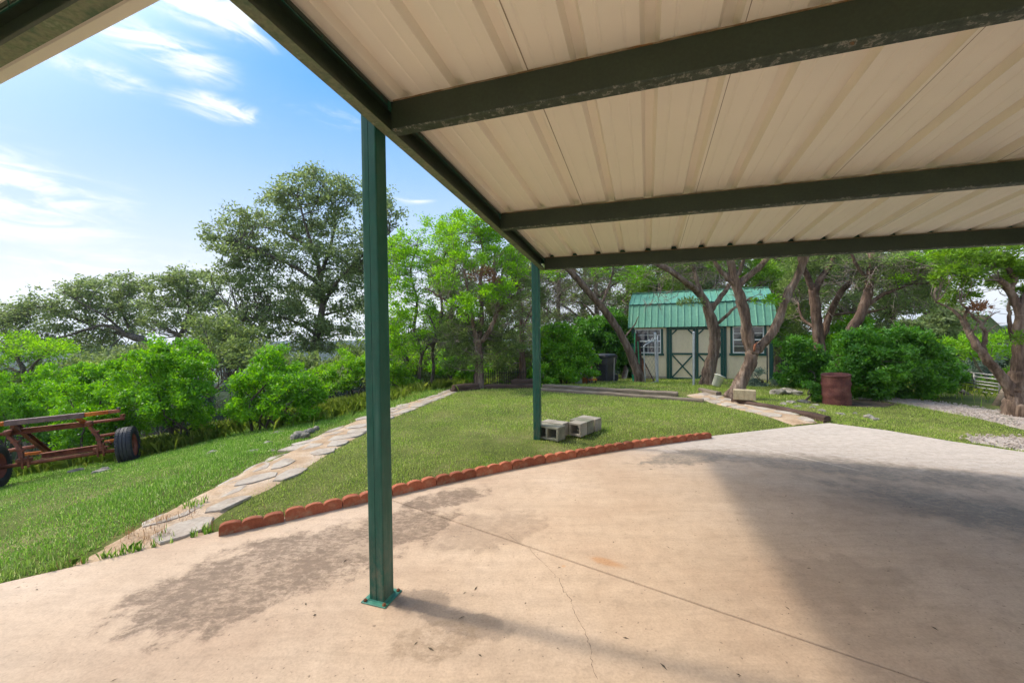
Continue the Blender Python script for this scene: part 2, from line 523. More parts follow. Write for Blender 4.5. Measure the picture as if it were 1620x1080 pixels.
M_RUST = pmat('rusted_steel', [(0.32, (0.10, 0.04, 0.026)), (0.5, (0.24, 0.08, 0.045)), (0.68, (0.34, 0.13, 0.06)), (0.8, (0.45, 0.21, 0.09))], 7, 0.8, 0.35, fine=(50, 0.35), spec=0.25)
M_RUST_ORANGE = pmat('orange_rust', [(0.3, (0.30, 0.06, 0.012)), (0.52, (0.52, 0.14, 0.02)), (0.7, (0.62, 0.20, 0.03))], 9, 0.75, 0.3, fine=(60, 0.3), spec=0.25)
M_RUST_PURPLE = pmat('purple_primer_steel', [(0.35, (0.13, 0.075, 0.07)), (0.6, (0.21, 0.14, 0.13)), (0.76, (0.30, 0.12, 0.07))], 8, 0.7, 0.25, fine=(60, 0.25), spec=0.3)
M_RUST_RED = pmat('red_oxide_pipe', [(0.35, (0.22, 0.06, 0.035)), (0.65, (0.34, 0.11, 0.065))], 8, 0.7, 0.2, fine=(60, 0.25), spec=0.3)
M_TYRE = pmat('tyre_rubber', [(0.3, (0.018, 0.019, 0.023)), (0.7, (0.036, 0.037, 0.043))], 8, 0.7, 0.2, fine=(50, 0.2))
M_BARREL = pmat('rusty_barrel', [(0.3, (0.085, 0.028, 0.024)), (0.5, (0.135, 0.045, 0.038)), (0.72, (0.20, 0.085, 0.062))], 5, 0.75, 0.3, fine=(40, 0.3), spec=0.3)
M_SIDING = pmat('beige_siding', [(0.3, (0.70, 0.58, 0.40)), (0.7, (0.78, 0.66, 0.47))], 3, 0.75, 0.15, fine=(30, 0.1), stretch=(1, 1, 0.3))
M_SHEDGREEN = pmat('dark_green_trim', [(0.3, (0.006, 0.058, 0.046)), (0.7, (0.010, 0.08, 0.062))], 4, 0.55, 0.1, fine=(40, 0.2))
M_SHEDROOF = pmat('green_metal_roof', [(0.3, (0.10, 0.275, 0.18)), (0.7, (0.15, 0.35, 0.235))], 1.5, 0.36, 0.03, fine=(12, 0.15), spec=0.6)
M_SHEDROOF_UP = M_SHEDROOF
M_WHITE = pmat('white_vinyl', [(0.3, (0.74, 0.74, 0.72)), (0.7, (0.82, 0.82, 0.80))], 6, 0.45, 0.0)
M_SKID = pmat('shed_skid', [(0.3, (0.30, 0.26, 0.19)), (0.7, (0.42, 0.37, 0.28))], 5, 0.85, 0.2)
M_GALV = pmat('galvanised_pipe', [(0.3, (0.36, 0.39, 0.42)), (0.7, (0.50, 0.53, 0.56))], 10, 0.42, 0.05, metal=0.55)
M_GATEPIPE = pmat('grey_gate_pipe', [(0.3, (0.20, 0.20, 0.19)), (0.7, (0.33, 0.32, 0.30))], 8, 0.6, 0.1, metal=0.3)
M_TPOST = pmat('bright_green_post', [(0.3, (0.01, 0.26, 0.10)), (0.7, (0.02, 0.36, 0.15))], 8, 0.5, 0.1)
M_BIN = pmat('black_bin_plastic', [(0.3, (0.030, 0.030, 0.036)), (0.7, (0.046, 0.046, 0.054))], 6, 0.5, 0.1)
M_BUCKET = pmat('white_bucket_plastic', [(0.3, (0.66, 0.64, 0.57)), (0.7, (0.76, 0.75, 0.69))], 6, 0.45, 0.05)
M_ORANGE = pmat('orange_plastic', [(0.3, (0.62, 0.14, 0.012)), (0.7, (0.75, 0.20, 0.02))], 6, 0.5, 0.05)
M_TAN_POT = pmat('terracotta_pot', [(0.3, (0.36, 0.11, 0.03)), (0.7, (0.48, 0.17, 0.05))], 8, 0.8, 0.2)
M_PINK = pmat('faded_red_lid', [(0.3, (0.62, 0.26, 0.19)), (0.7, (0.72, 0.36, 0.28))], 12, 0.6, 0.1)
M_POOLTUB = pmat('pale_blue_tub', [(0.3, (0.42, 0.55, 0.55)), (0.7, (0.58, 0.68, 0.68))], 7, 0.5, 0.05)
M_HANDLE = pmat('worn_wood_handle', [(0.3, (0.18, 0.125, 0.08)), (0.7, (0.30, 0.22, 0.15))], 8, 0.8, 0.2, stretch=(1, 1, 0.2))
M_IRON = pmat('black_iron', [(0.3, (0.018, 0.017, 0.016)), (0.7, (0.04, 0.036, 0.03))], 10, 0.6, 0.1)
M_WIRE = pmat('chain_link_wire', [(0.3, (0.22, 0.21, 0.20)), (0.7, (0.34, 0.33, 0.31))], 8, 0.5, 0.0, metal=0.4)


def glass_mat():
    m, nt, b = new_mat('window_glass')
    b.inputs['Base Color'].default_value = (0.03, 0.035, 0.045, 1)
    b.inputs['Roughness'].default_value = 0.06
    b.inputs['Specular IOR Level'].default_value = 0.9
    return m


M_GLASS = glass_mat()

_nt = M_TERRA.node_tree; _b = _nt.nodes['Principled BSDF']
_src = _b.inputs['Base Color'].links[0].from_socket
_oi = N(_nt, 'ShaderNodeObjectInfo'); _hs = N(_nt, 'ShaderNodeHueSaturation')
_mr = N(_nt, 'ShaderNodeMapRange'); _mr.inputs[3].default_value = 0.75; _mr.inputs[4].default_value = 1.2
_nt.links.new(_oi.outputs['Random'], _mr.inputs[0]); _nt.links.new(_mr.outputs[0], _hs.inputs['Value'])
_nt.links.new(_src, _hs.inputs['Color'])
_tc = N(_nt, 'ShaderNodeTexCoord'); _n = noise(_nt, _tc.outputs['Object'], 17, 5, 0.7)
_rp = ramp(_nt, [(0.54, (0, 0, 0)), (0.68, (0.75, 0.75, 0.75))]); _nt.links.new(_n.outputs[0], _rp.inputs[0])
_mx = N(_nt, 'ShaderNodeMix', data_type='RGBA'); _mx.inputs[7].default_value = (0.24, 0.19, 0.12, 1)
_nt.links.new(_rp.outputs[0], _mx.inputs[0]); _nt.links.new(_hs.outputs[0], _mx.inputs[6]); _nt.links.new(_mx.outputs[2], _b.inputs['Base Color'])

# foliage
L_LAUREL = leaf_mat('laurel_leaves', [(0.0, (0.030, 0.085, 0.006)), (0.5, (0.066, 0.165, 0.010)), (0.85, (0.115, 0.235, 0.015)), (1.0, (0.19, 0.31, 0.035))], 0.48, 0.42, gain=2.1, patch=0.5, pscale=2.4)
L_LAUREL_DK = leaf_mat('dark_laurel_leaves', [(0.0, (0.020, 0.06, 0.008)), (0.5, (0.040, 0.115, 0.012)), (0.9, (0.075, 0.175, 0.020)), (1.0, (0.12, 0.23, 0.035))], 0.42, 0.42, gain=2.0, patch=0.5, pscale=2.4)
L_OAK = leaf_mat('live_oak_leaves', [(0.0, (0.045, 0.058, 0.018)), (0.5, (0.082, 0.112, 0.040)), (0.9, (0.132, 0.175, 0.068)), (1.0, (0.20, 0.24, 0.11))], 0.5, 0.5, gain=2.05)
L_CEDAR = leaf_mat('cedar_foliage', [(0.0, (0.040, 0.085, 0.008)), (0.45, (0.078, 0.165, 0.012)), (0.85, (0.135, 0.255, 0.018)), (1.0, (0.19, 0.30, 0.03))], 0.48, 0.6, pscale=1.6, gain=2.25)
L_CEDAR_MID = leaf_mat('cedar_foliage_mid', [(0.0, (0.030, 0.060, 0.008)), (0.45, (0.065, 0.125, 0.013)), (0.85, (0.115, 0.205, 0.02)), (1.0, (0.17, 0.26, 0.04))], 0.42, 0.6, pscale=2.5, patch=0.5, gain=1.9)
L_CEDAR_DK = leaf_mat('dull_cedar_foliage', [(0.0, (0.032, 0.050, 0.014)), (0.5, (0.072, 0.104, 0.030)), (0.9, (0.125, 0.165, 0.05)), (1.0, (0.19, 0.22, 0.09))], 0.4, 0.65, gain=2.2)  # duller, greyer green than the plain cedar foliage
L_GREYGREEN = leaf_mat('grey_green_foliage', [(0.0, (0.06, 0.085, 0.06)), (0.5, (0.11, 0.15, 0.11)), (1.0, (0.19, 0.23, 0.17))], 0.3, 0.6)
L_DEAD = leaf_mat('dead_cedar_needles', [(0.0, (0.13, 0.062, 0.03)), (0.6, (0.25, 0.125, 0.065)), (1.0, (0.33, 0.19, 0.11))], 0.2, 0.8, gain=1.1)
L_WEED = leaf_mat('tall_grass_blades', [(0.0, (0.07, 0.12, 0.015)), (0.5, (0.135, 0.20, 0.03)), (0.85, (0.22, 0.26, 0.06)), (1.0, (0.36, 0.34, 0.15))], 0.4, 0.6, gain=1.5)
L_STRAW = leaf_mat('dry_grass', [(0.0, (0.16, 0.075, 0.028)), (0.5, (0.27, 0.16, 0.07)), (1.0, (0.40, 0.30, 0.16))], 0.2, 0.8, gain=1.1)

# ------------------------------------------------------------------ ground shape
# concrete slab outline (metres), clockwise from its far left
SLAB = [(-6.4, 0.5), (-4.6, 1.65), (-3.27, 2.5), (-2.77, 2.83), (-2.36, 3.15), (-1.86, 3.45), (-1.22, 3.88), (-0.42, 4.39), (0.62, 4.95), (1.53, 5.37), (2.92, 5.87),
        (4.45, 6.37), (5.26, 6.61), (5.72, 6.08), (6.00, 5.45), (6.34, 4.91), (7.6, 3.0), (9.6, -0.5), (10, -6), (-6.4, -6)]


def pxs(pts, z=0.0):
    return [tuple(on_z(x, y, z)[:2]) for x, y in pts]


PATH_L = pxs([(70, 905), (150, 868), (220, 832), (280, 797), (340, 770), (400, 735), (450, 706), (520, 682), (560, 667), (640, 640), (690, 627), (720, 613), (748, 602)])
PATH_R = pxs([(338, 848), (352, 822), (390, 797), (440, 775), (485, 750), (530, 722), (580, 690), (625, 665), (662, 652), (700, 634), (738, 617), (770, 600)])
PATH_POLY = PATH_L + PATH_R[::-1]
RPATH_L = pxs([(1080, 630), (1110, 637), (1150, 648), (1200, 661), (1250, 673)])
RPATH_R = pxs([(1130, 622), (1160, 634), (1200, 645), (1250, 656), (1302, 668)])
RPATH_POLY = RPATH_L + RPATH_R[::-1]
GRAVEL = [(7.25, 9.1), (8.6, 9.2), (9.3, 7.0), (12.5, 4.6), (14, 2), (14, -3), (9.9, -0.4), (7.75, 3.0), (6.36, 5.0), (6.12, 5.5), (6.55, 5.72), (7.25, 5.63), (7.72, 5.98), (8.0, 6.9), (7.9, 8.14)]
DRIVE_BARE = [(6.9, 8.6), (7.9, 9.2), (8.2, 8.2), (7.3, 7.75), (6.7, 8.0)]
_px = np.array([-30, 2.5, 5.6, 7.0, 9.0, 12.4, 14.0, 40.0])
_pv = np.array([-3.3, -3.25, -3.25, -2.95, -2.45, -1.45, -1.1, -1.0])


def T(x, y):
    """terrain height"""
    x = np.asarray(x, float); y = np.asarray(y, float)
    d = np.maximum(0, np.interp(y, _px, _pv) - x)
    z = -0.17 * np.minimum(d, 40) ** 2 / (np.minimum(d, 40) + 0.6)
    z = z - 0.05 * np.clip(y - 11, 0, 8) - 0.11 * np.maximum(0, y - 19) - 0.03 * np.maximum(0, x - 11)
    z = np.maximum(z, -30 + 2 * np.sin(x * 0.01) + 2 * np.sin(y * 0.013 + 1))
    near = (np.abs(x) < 12) & (y < 14)
    und = 0.012 * np.sin(x * 1.9 + 0.6 * y) + 0.010 * np.sin(2.3 * y - 0.7 * x + 1)
    ds = seg_dist(x, y, SLAB + SLAB[:1])
    ins = in_poly(x, y, SLAB)
    e = np.clip(ds / 0.5, 0, 1)
    lawn = 0.035 * e * ((y > 3) & (x > -3) & (y < 12) & (x < 6))
    z = z + np.where(near, und * e + lawn, 0.05 * np.sin(x * 0.7) * np.sin(y * 0.6) * np.where(y > 10, 1, 0))
    e2 = np.clip(ds / 0.12, 0, 1)
    z = np.where(ins, -0.012 - 0.05 * e2, z - 0.012 * (1 - e))
    return z


def Tz(x, y):
    return float(T(np.array([x]), np.array([y]))[0])


def gp(x, y, z0=0.0):
    """ground point under the sight line of photo pixel (x, y): walks along it until it meets the terrain"""
    d = _fw + (x - 810) / F_PX * _rt + (540 - y) / F_PX * _up
    z = z0
    for _ in range(30):
        t = (z - CAM_H) / d[2]
        q = _o + d * t
        z = 0.5 * z + 0.5 * Tz(q[0], q[1])
    return np.array([q[0], q[1], Tz(q[0], q[1])])


def grid_axis(fine0, fine1, step, far0, far1):
    a = list(np.arange(fine0, fine1 + 1e-6, step))
    s = step
    while a[-1] < far1:
        s *= 1.22; a.append(a[-1] + s)
    s = step
    while a[0] > far0:
        s *= 1.22; a.insert(0, a[0] - s)
    return np.array(a)


def soil_mat():
    m, nt, b = new_mat('soil_and_thatch')
    tc = N(nt, 'ShaderNodeTexCoord').outputs['Object']
    n1 = noise(nt, tc, 1.1, 6, 0.65)
    n2 = noise(nt, tc, 38, 4, 0.7)
    r1 = ramp(nt, [(0.32, (0.075, 0.10, 0.022)), (0.5, (0.125, 0.15, 0.036)), (0.64, (0.20, 0.19, 0.075)), (0.78, (0.28, 0.23, 0.12))])
    r2 = ramp(nt, [(0.3, (0.55, 0.55, 0.5)), (0.7, (1.15, 1.15, 1.1))])
    nt.links.new(n1.outputs[0], r1.inputs[0]); nt.links.new(n2.outputs[0], r2.inputs[0])
    mx = N(nt, 'ShaderNodeMix', data_type='RGBA', blend_type='MULTIPLY'); mx.inputs[0].default_value = 1
    nt.links.new(r1.outputs[0], mx.inputs[6]); nt.links.new(r2.outputs[0], mx.inputs[7])
    nt.links.new(mx.outputs[2], b.inputs['Base Color'])
    b.inputs['Roughness'].default_value = 0.95; b.inputs['Specular IOR Level'].default_value = 0.1
    bp = N(nt, 'ShaderNodeBump'); bp.inputs['Strength'].default_value = 0.7; bp.inputs['Distance'].default_value = 0.03
    nt.links.new(n2.outputs[0], bp.inputs['Height']); nt.links.new(bp.outputs[0], b.inputs['Normal'])
    return m


M_SOIL = soil_mat()
gx = grid_axis(-10, 10.5, 0.16, -1200, 1200)
gy = grid_axis(-2, 16, 0.16, -100, 1200)
XX, YY = np.meshgrid(gx, gy)
ZZ = T(XX.ravel(), YY.ravel())
V = np.stack([XX.ravel(), YY.ravel(), ZZ], 1)
nx, ny = len(gx), len(gy)
ii = (np.arange(ny - 1)[:, None] * nx + np.arange(nx - 1)[None, :]).ravel()
FQ = np.stack([ii, ii + 1, ii + 1 + nx, ii + nx], 1)
terrain = np_mesh('terrain', V, FQ, M_SOIL, kind='structure', smooth=True)


# ------------------------------------------------------------------ concrete slab
def slab_mat():
    m, nt, b = new_mat('stained_concrete')
    tc = N(nt, 'ShaderNodeTexCoord').outputs['Object']
    L = nt.links
    n_big = noise(nt, tc, 0.7, 5, 0.6)
    n_mid = noise(nt, tc, 3.2, 7, 0.68, dist=0.5)
    n_fine = noise(nt, tc, 70, 4, 0.7)
    n_streak = noise(nt, tc, 13, 9, 0.78, stretch=(0.75, 1.3, 1), dist=0.6)
    base = ramp(nt, [(0.3, (0.41, 0.285, 0.19)), (0.5, (0.47, 0.345, 0.238)), (0.7, (0.52, 0.395, 0.287))])
    L.new(n_big.outputs[0], base.inputs[0])
    col = base.outputs[0]

    def mixc(fac, colr, blend='MIX'):
        nonlocal col
        mx = N(nt, 'ShaderNodeMix', data_type='RGBA', blend_type=blend)
        L.new(fac, mx.inputs[0]); L.new(col, mx.inputs[6])
        if isinstance(colr, tuple): mx.inputs[7].default_value = (*colr, 1)
        else: L.new(colr, mx.inputs[7])
        col = mx.outputs[2]

    n_edge = noise(nt, tc, 5.5, 10, 0.72, dist=0.3)

    def blob(c, ang, a, bb, lo=0.72, hi=1.02):
        """soft ellipse on the slab: 1 inside, 0 outside"""
        mp = N(nt, 'ShaderNodeMapping', vector_type='TEXTURE')
        mp.inputs['Location'].default_value = (c[0], c[1], 0)
        mp.inputs['Rotation'].default_value = (0, 0, ang)
        mp.inputs['Scale'].default_value = (a, bb, 1000)
        L.new(tc, mp.inputs[0])
        ln = N(nt, 'ShaderNodeVectorMath', operation='LENGTH'); L.new(mp.outputs[0], ln.inputs[0])
        # ragged edge
        ad = N(nt, 'ShaderNodeMath', operation='MULTIPLY_ADD'); ad.inputs[1].default_value = 1.9; ad.inputs[2].default_value = -0.95
        L.new(n_edge.outputs[0], ad.inputs[0])
        sm = N(nt, 'ShaderNodeMath', operation='ADD'); L.new(ln.outputs['Value'], sm.inputs[0]); L.new(ad.outputs[0], sm.inputs[1])
        mr = N(nt, 'ShaderNodeMapRange', interpolation_type='SMOOTHSTEP')
        for i, v in ((1, lo), (2, hi), (3, 1), (4, 0)): mr.inputs[i].default_value = v
        L.new(sm.outputs[0], mr.inputs[0])
        return mr.outputs[0]

    def mul(a, bval):
        q = N(nt, 'ShaderNodeMath', operation='MULTIPLY', use_clamp=True); L.new(a, q.inputs[0])
        if isinstance(bval, float): q.inputs[1].default_value = bval
        else: L.new(bval, q.inputs[1])
        return q.outputs[0]

    def mx2(a, b2):
        q = N(nt, 'ShaderNodeMath', operation='MAXIMUM'); L.new(a, q.inputs[0]); L.new(b2, q.inputs[1]); return q.outputs[0]

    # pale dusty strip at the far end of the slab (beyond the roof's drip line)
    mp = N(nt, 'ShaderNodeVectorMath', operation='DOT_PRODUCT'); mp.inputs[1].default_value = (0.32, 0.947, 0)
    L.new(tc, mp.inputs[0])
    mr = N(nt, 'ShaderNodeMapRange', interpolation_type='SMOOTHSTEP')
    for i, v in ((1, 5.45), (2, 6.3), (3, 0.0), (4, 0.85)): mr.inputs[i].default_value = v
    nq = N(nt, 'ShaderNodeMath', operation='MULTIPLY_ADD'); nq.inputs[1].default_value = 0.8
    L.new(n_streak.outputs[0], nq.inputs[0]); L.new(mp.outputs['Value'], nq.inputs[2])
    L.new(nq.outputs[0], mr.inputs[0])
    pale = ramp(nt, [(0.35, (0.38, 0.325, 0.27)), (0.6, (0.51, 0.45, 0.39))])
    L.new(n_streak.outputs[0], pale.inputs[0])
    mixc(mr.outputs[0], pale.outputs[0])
    # mottled brown dirt to the left of the near post
    n_cr = noise(nt, tc, 20, 11, 0.8, stretch=(0.8, 1.25, 1), dist=0.25)
    n_cs = N(nt, 'ShaderNodeMath', operation='MULTIPLY_ADD'); n_cs.inputs[1].default_value = 0.5
    L.new(n_mid.outputs[0], n_cs.inputs[0]); L.new(n_cr.outputs[0], n_cs.inputs[2])
    mot = ramp(nt, [(0.66, (0.0,) * 3), (0.80, (1.0,) * 3)])
    L.new(n_cs.outputs[0], mot.inputs[0])
    st = blob(on_z(350, 935), 0.3, 0.55, 0.42)
    for c, an, a, b2 in ((on_z(470, 885), 0.45, 0.80, 0.48), (on_z(620, 838), 0.5, 0.6, 0.33), (on_z(770, 838), 0.4, 0.55, 0.33), (on_z(700, 790), 0.5, 0.5, 0.2)):
        bl_ = blob(c, an, a, b2)
        st = mx2(st, mul(bl_, 0.42) if c[0] > -0.6 else bl_)
    fl = N(nt, 'ShaderNodeMath', operation='MULTIPLY_ADD', use_clamp=True); fl.inputs[1].default_value = 0.58; fl.inputs[2].default_value = 0.34
    L.new(mot.outputs[0], fl.inputs[0])
    mixc(mul(st, fl.outputs[0]), (0.175, 0.12, 0.08))
    st2 = mx2(blob(on_z(668, 950), -0.3, 0.22, 0.12), blob(on_z(735, 985), -0.3, 0.3, 0.1))
    mixc(mul(st2, 0.5), (0.16, 0.12, 0.09))
    st2b = blob(on_z(690, 1010), 0.2, 0.25, 0.16)
    mixc(mul(mul(st2b, mot.outputs[0]), 0.5), (0.22, 0.15, 0.09))
    # grey grime along the drip line, with the roof's shade painted into it
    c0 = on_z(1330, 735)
    shade_grime = mx2(blob((c0[0] + 0.1, c0[1] - 0.1), -0.42, 1.9, 0.42, 0.45, 1.15), blob(on_z(1090, 722), 0.35, 0.75, 0.28))
    shade_grime = mx2(shade_grime, blob(on_z(1580, 815), -0.75, 1.3, 0.5, 0.4, 1.25))
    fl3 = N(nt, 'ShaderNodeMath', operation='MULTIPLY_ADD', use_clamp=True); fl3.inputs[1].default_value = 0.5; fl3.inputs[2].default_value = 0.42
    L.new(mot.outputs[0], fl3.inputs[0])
    mixc(mul(shade_grime, fl3.outputs[0]), (0.225, 0.185, 0.14))
    ja_, jb_ = on_z(1128, 691), on_z(1350, 742)
    mixc(mul(blob(((ja_ + jb_) / 2), math.atan2(jb_[1] - ja_[1], jb_[0] - ja_[0]), 1.0, 0.016, 0.5, 1.3), 0.55), (0.62, 0.53, 0.44))
    st4 = mx2(blob(on_z(1330, 920), 0.3, 0.45, 0.28), blob(on_z(1390, 800), -0.3, 0.6, 0.2))
    mixc(mul(st4, 0.22), (0.25, 0.18, 0.125))
    # rusty spill by the joint
    mixc(mul(blob(on_z(958, 888), -0.5, 0.15, 0.045, 0.3, 1.1), 0.6), (0.42, 0.20, 0.075))
    mixc(mul(blob(on_z(892, 895), 0, 0.018, 0.018, 0.4, 1.0), 0.5), (0.55, 0.27, 0.10))
    # mid-scale mottling, pale scuffs, fine trowel sweeps
    n_mt = noise(nt, tc, 11, 9, 0.74, dist=0.4)
    mt = ramp(nt, [(0.30, (0.80,) * 3), (0.48, (0.97,) * 3), (0.56, (1.0,) * 3), (0.74, (1.10,) * 3)])
    L.new(n_mt.outputs[0], mt.inputs[0])
    one0 = N(nt, 'ShaderNodeValue'); one0.outputs[0].default_value = 0.9
    mixc(one0.outputs[0], mt.outputs[0], 'MULTIPLY')
    n_sw = noise(nt, tc, 2.2, 6, 0.7, stretch=(0.5, 3.5, 1), dist=1.2)
    sw_ = ramp(nt, [(0.40, (0.93,) * 3), (0.5, (1.0,) * 3), (0.62, (1.05,) * 3)])
    L.new(n_sw.outputs[0], sw_.inputs[0])
    mixc(one0.outputs[0], sw_.outputs[0], 'MULTIPLY')
    # pores and sand grain
    gr = ramp(nt, [(0.25, (0.78,) * 3), (0.55, (1.0,) * 3), (0.8, (1.08,) * 3)])
    L.new(n_fine.outputs[0], gr.inputs[0])
    one = N(nt, 'ShaderNodeValue'); one.outputs[0].default_value = 1.0
    mixc(one.outputs[0], gr.outputs[0], 'MULTIPLY')
    n_pit = noise(nt, tc, 42, 2, 0.5)
    pit = ramp(nt, [(0.27, (1,) * 3), (0.31, (0,) * 3)])
    L.new(n_pit.outputs[0], pit.inputs[0])
    mixc(mul(pit.outputs[0], 0.7), (0.13, 0.09, 0.06))
    L.new(col, b.inputs['Base Color'])
    b.inputs['Roughness'].default_value = 0.78
    b.inputs['Specular IOR Level'].default_value = 0.3
    bp = N(nt, 'ShaderNodeBump'); bp.inputs['Strength'].default_value = 0.35; bp.inputs['Distance'].default_value = 0.006
    sm = N(nt, 'ShaderNodeMath', operation='ADD'); L.new(n_mid.outputs[0], sm.inputs[0]); L.new(n_fine.outputs[0], sm.inputs[1])
    L.new(sm.outputs[0], bp.inputs['Height']); L.new(bp.outputs[0], b.inputs['Normal'])
    return m


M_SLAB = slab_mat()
M_CRACK = pmat('crack_dark', [(0.4, (0.10, 0.07, 0.045)), (0.6, (0.17, 0.12, 0.08))], 30, 0.9, 0)


def clip_poly(poly, n, c):
    """keep the side where n.p >= c"""
    out = []
    for i in range(len(poly)):
        a, b = poly[i], poly[(i + 1) % len(poly)]
        da, db = n[0] * a[0] + n[1] * a[1] - c, n[0] * b[0] + n[1] * b[1] - c
        if da >= 0: out.append(a)
        if da * db < 0:
            t = da / (da - db)
            out.append((a[0] + t * (b[0] - a[0]), a[1] + t * (b[1] - a[1])))
    return out


def slab_piece(poly, parent):
    """slab panel with an eased top edge"""
    bm = bmesh.new()
    vs = [bm.verts.new((x, y, 0)) for x, y in poly]
    f = bm.faces.new(vs)
    if f.normal.z < 0: f.normal_flip()
    bm.normal_update()
    if f.normal.z < 0: f.normal_flip()
    r = bmesh.ops.inset_individual(bm, faces=[f], thickness=0.008, depth=0.0)
    outer = [v for v in bm.verts if v not in f.verts]
    for v in outer: v.co.z -= 0.005
    eds = [e for e in bm.edges if e.is_boundary]
    ex = bmesh.ops.extrude_edge_only(bm, edges=eds)
    for g in ex['geom']:
        if isinstance(g, bmesh.types.BMVert): g.co.z = -0.12
    me = bpy.data.meshes.new('slab_panel')
    bm.to_mesh(me); bm.free()
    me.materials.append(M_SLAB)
    o = bpy.data.objects.new('slab_panel', me)
    COL.objects.link(o); o.parent = parent
    return o


slab = thing('concrete_slab', None, None, (0, 0, 0))
slab['kind'] = 'structure'
ja, jb = np.array([-1.15, 3.71]), np.array([1.75, 1.74])
jd = (jb - ja) / np.linalg.norm(jb - ja)
jn = np.array([-jd[1], jd[0]])
if jn[1] < 0: jn = -jn
jc = jn @ ja
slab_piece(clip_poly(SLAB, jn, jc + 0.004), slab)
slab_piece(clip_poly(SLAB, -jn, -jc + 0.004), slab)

# hairline crack: a thin dark ribbon laid on the surface
ck = MB()
cpx = [(800, 842), (818, 856), (838, 868), (862, 893), (884, 915), (893, 936), (904, 948), (908, 970), (926, 1000), (934, 1022), (936, 1050), (948, 1078)]
cpt = [on_z(*q)[:2] for q in cpx]
cj = []
for a, b in zip(cpt[:-1], cpt[1:]):
    for t in np.linspace(0, 1, 6, endpoint=False):
        cj.append(a + (b - a) * t + rng.normal(0, 0.004, 2))
for a, b in zip(cj[:-1], cj[1:]):
    w = rng.uniform(0.0006, 0.0019)
    n = np.array([-(b - a)[1], (b - a)[0]]); n /= np.linalg.norm(n)
    ck.add([(*(a - n * w), 0.0012), (*(a + n * w), 0.0012), (*(b + n * w), 0.0012), (*(b - n * w), 0.0012)], [(0, 3, 2, 1)])
ck.build('crack', M_CRACK, slab)


# ------------------------------------------------------------------ paths and drive
def strip_sheet(name, Lp, Rp, mat, lift=0.012, nlen=60, nw=7, parent=None, kind='structure'):
    def resample(P, n):
        P = np.array(P); s = np.r_[0, np.cumsum(np.hypot(*np.diff(P, axis=0).T))]
        q = np.linspace(0, s[-1], n)
        return np.stack([np.interp(q, s, P[:, 0]), np.interp(q, s, P[:, 1])], 1)
    A, B = resample(Lp, nlen), resample(Rp, nlen)
    t = np.linspace(0, 1, nw)
    P = A[:, None, :] * (1 - t[None, :, None]) + B[:, None, :] * t[None, :, None]
    x, y = P[..., 0].ravel(), P[..., 1].ravel()
    edge = np.tile(np.where((t == 0) | (t == 1), -0.02, lift), nlen)
    V = np.stack([x, y, T(x, y) + edge], 1)
    i = (np.arange(nlen - 1)[:, None] * nw + np.arange(nw - 1)[None, :]).ravel()
    return np_mesh(name, V, np.stack([i, i + nw, i + nw + 1, i + 1], 1), mat, parent, kind, True), A, B


M_SAND = pmat('sandy_dirt', [(0.32, (0.36, 0.24, 0.14)), (0.5, (0.49, 0.35, 0.225)), (0.66, (0.56, 0.44, 0.325)), (0.78, (0.50, 0.30, 0.165))], 3.5, 0.95, 0.6, fine=(60, 0.35), spec=0.1, bdist=0.015)
M_GRAVEL = pmat('pale_gravel', [(0.32, (0.47, 0.38, 0.32)), (0.52, (0.60, 0.51, 0.44)), (0.7, (0.68, 0.60, 0.53))], 30, 0.95, 0.9, fine=(90, 0.4), spec=0.1, bdist=0.02)
M_DUFF = pmat('leaf_litter_soil', [(0.32, (0.07, 0.05, 0.035)), (0.6, (0.15, 0.115, 0.08)), (0.75, (0.22, 0.18, 0.13))], 9, 0.95, 0.6, fine=(60, 0.4), spec=0.1, bdist=0.02)


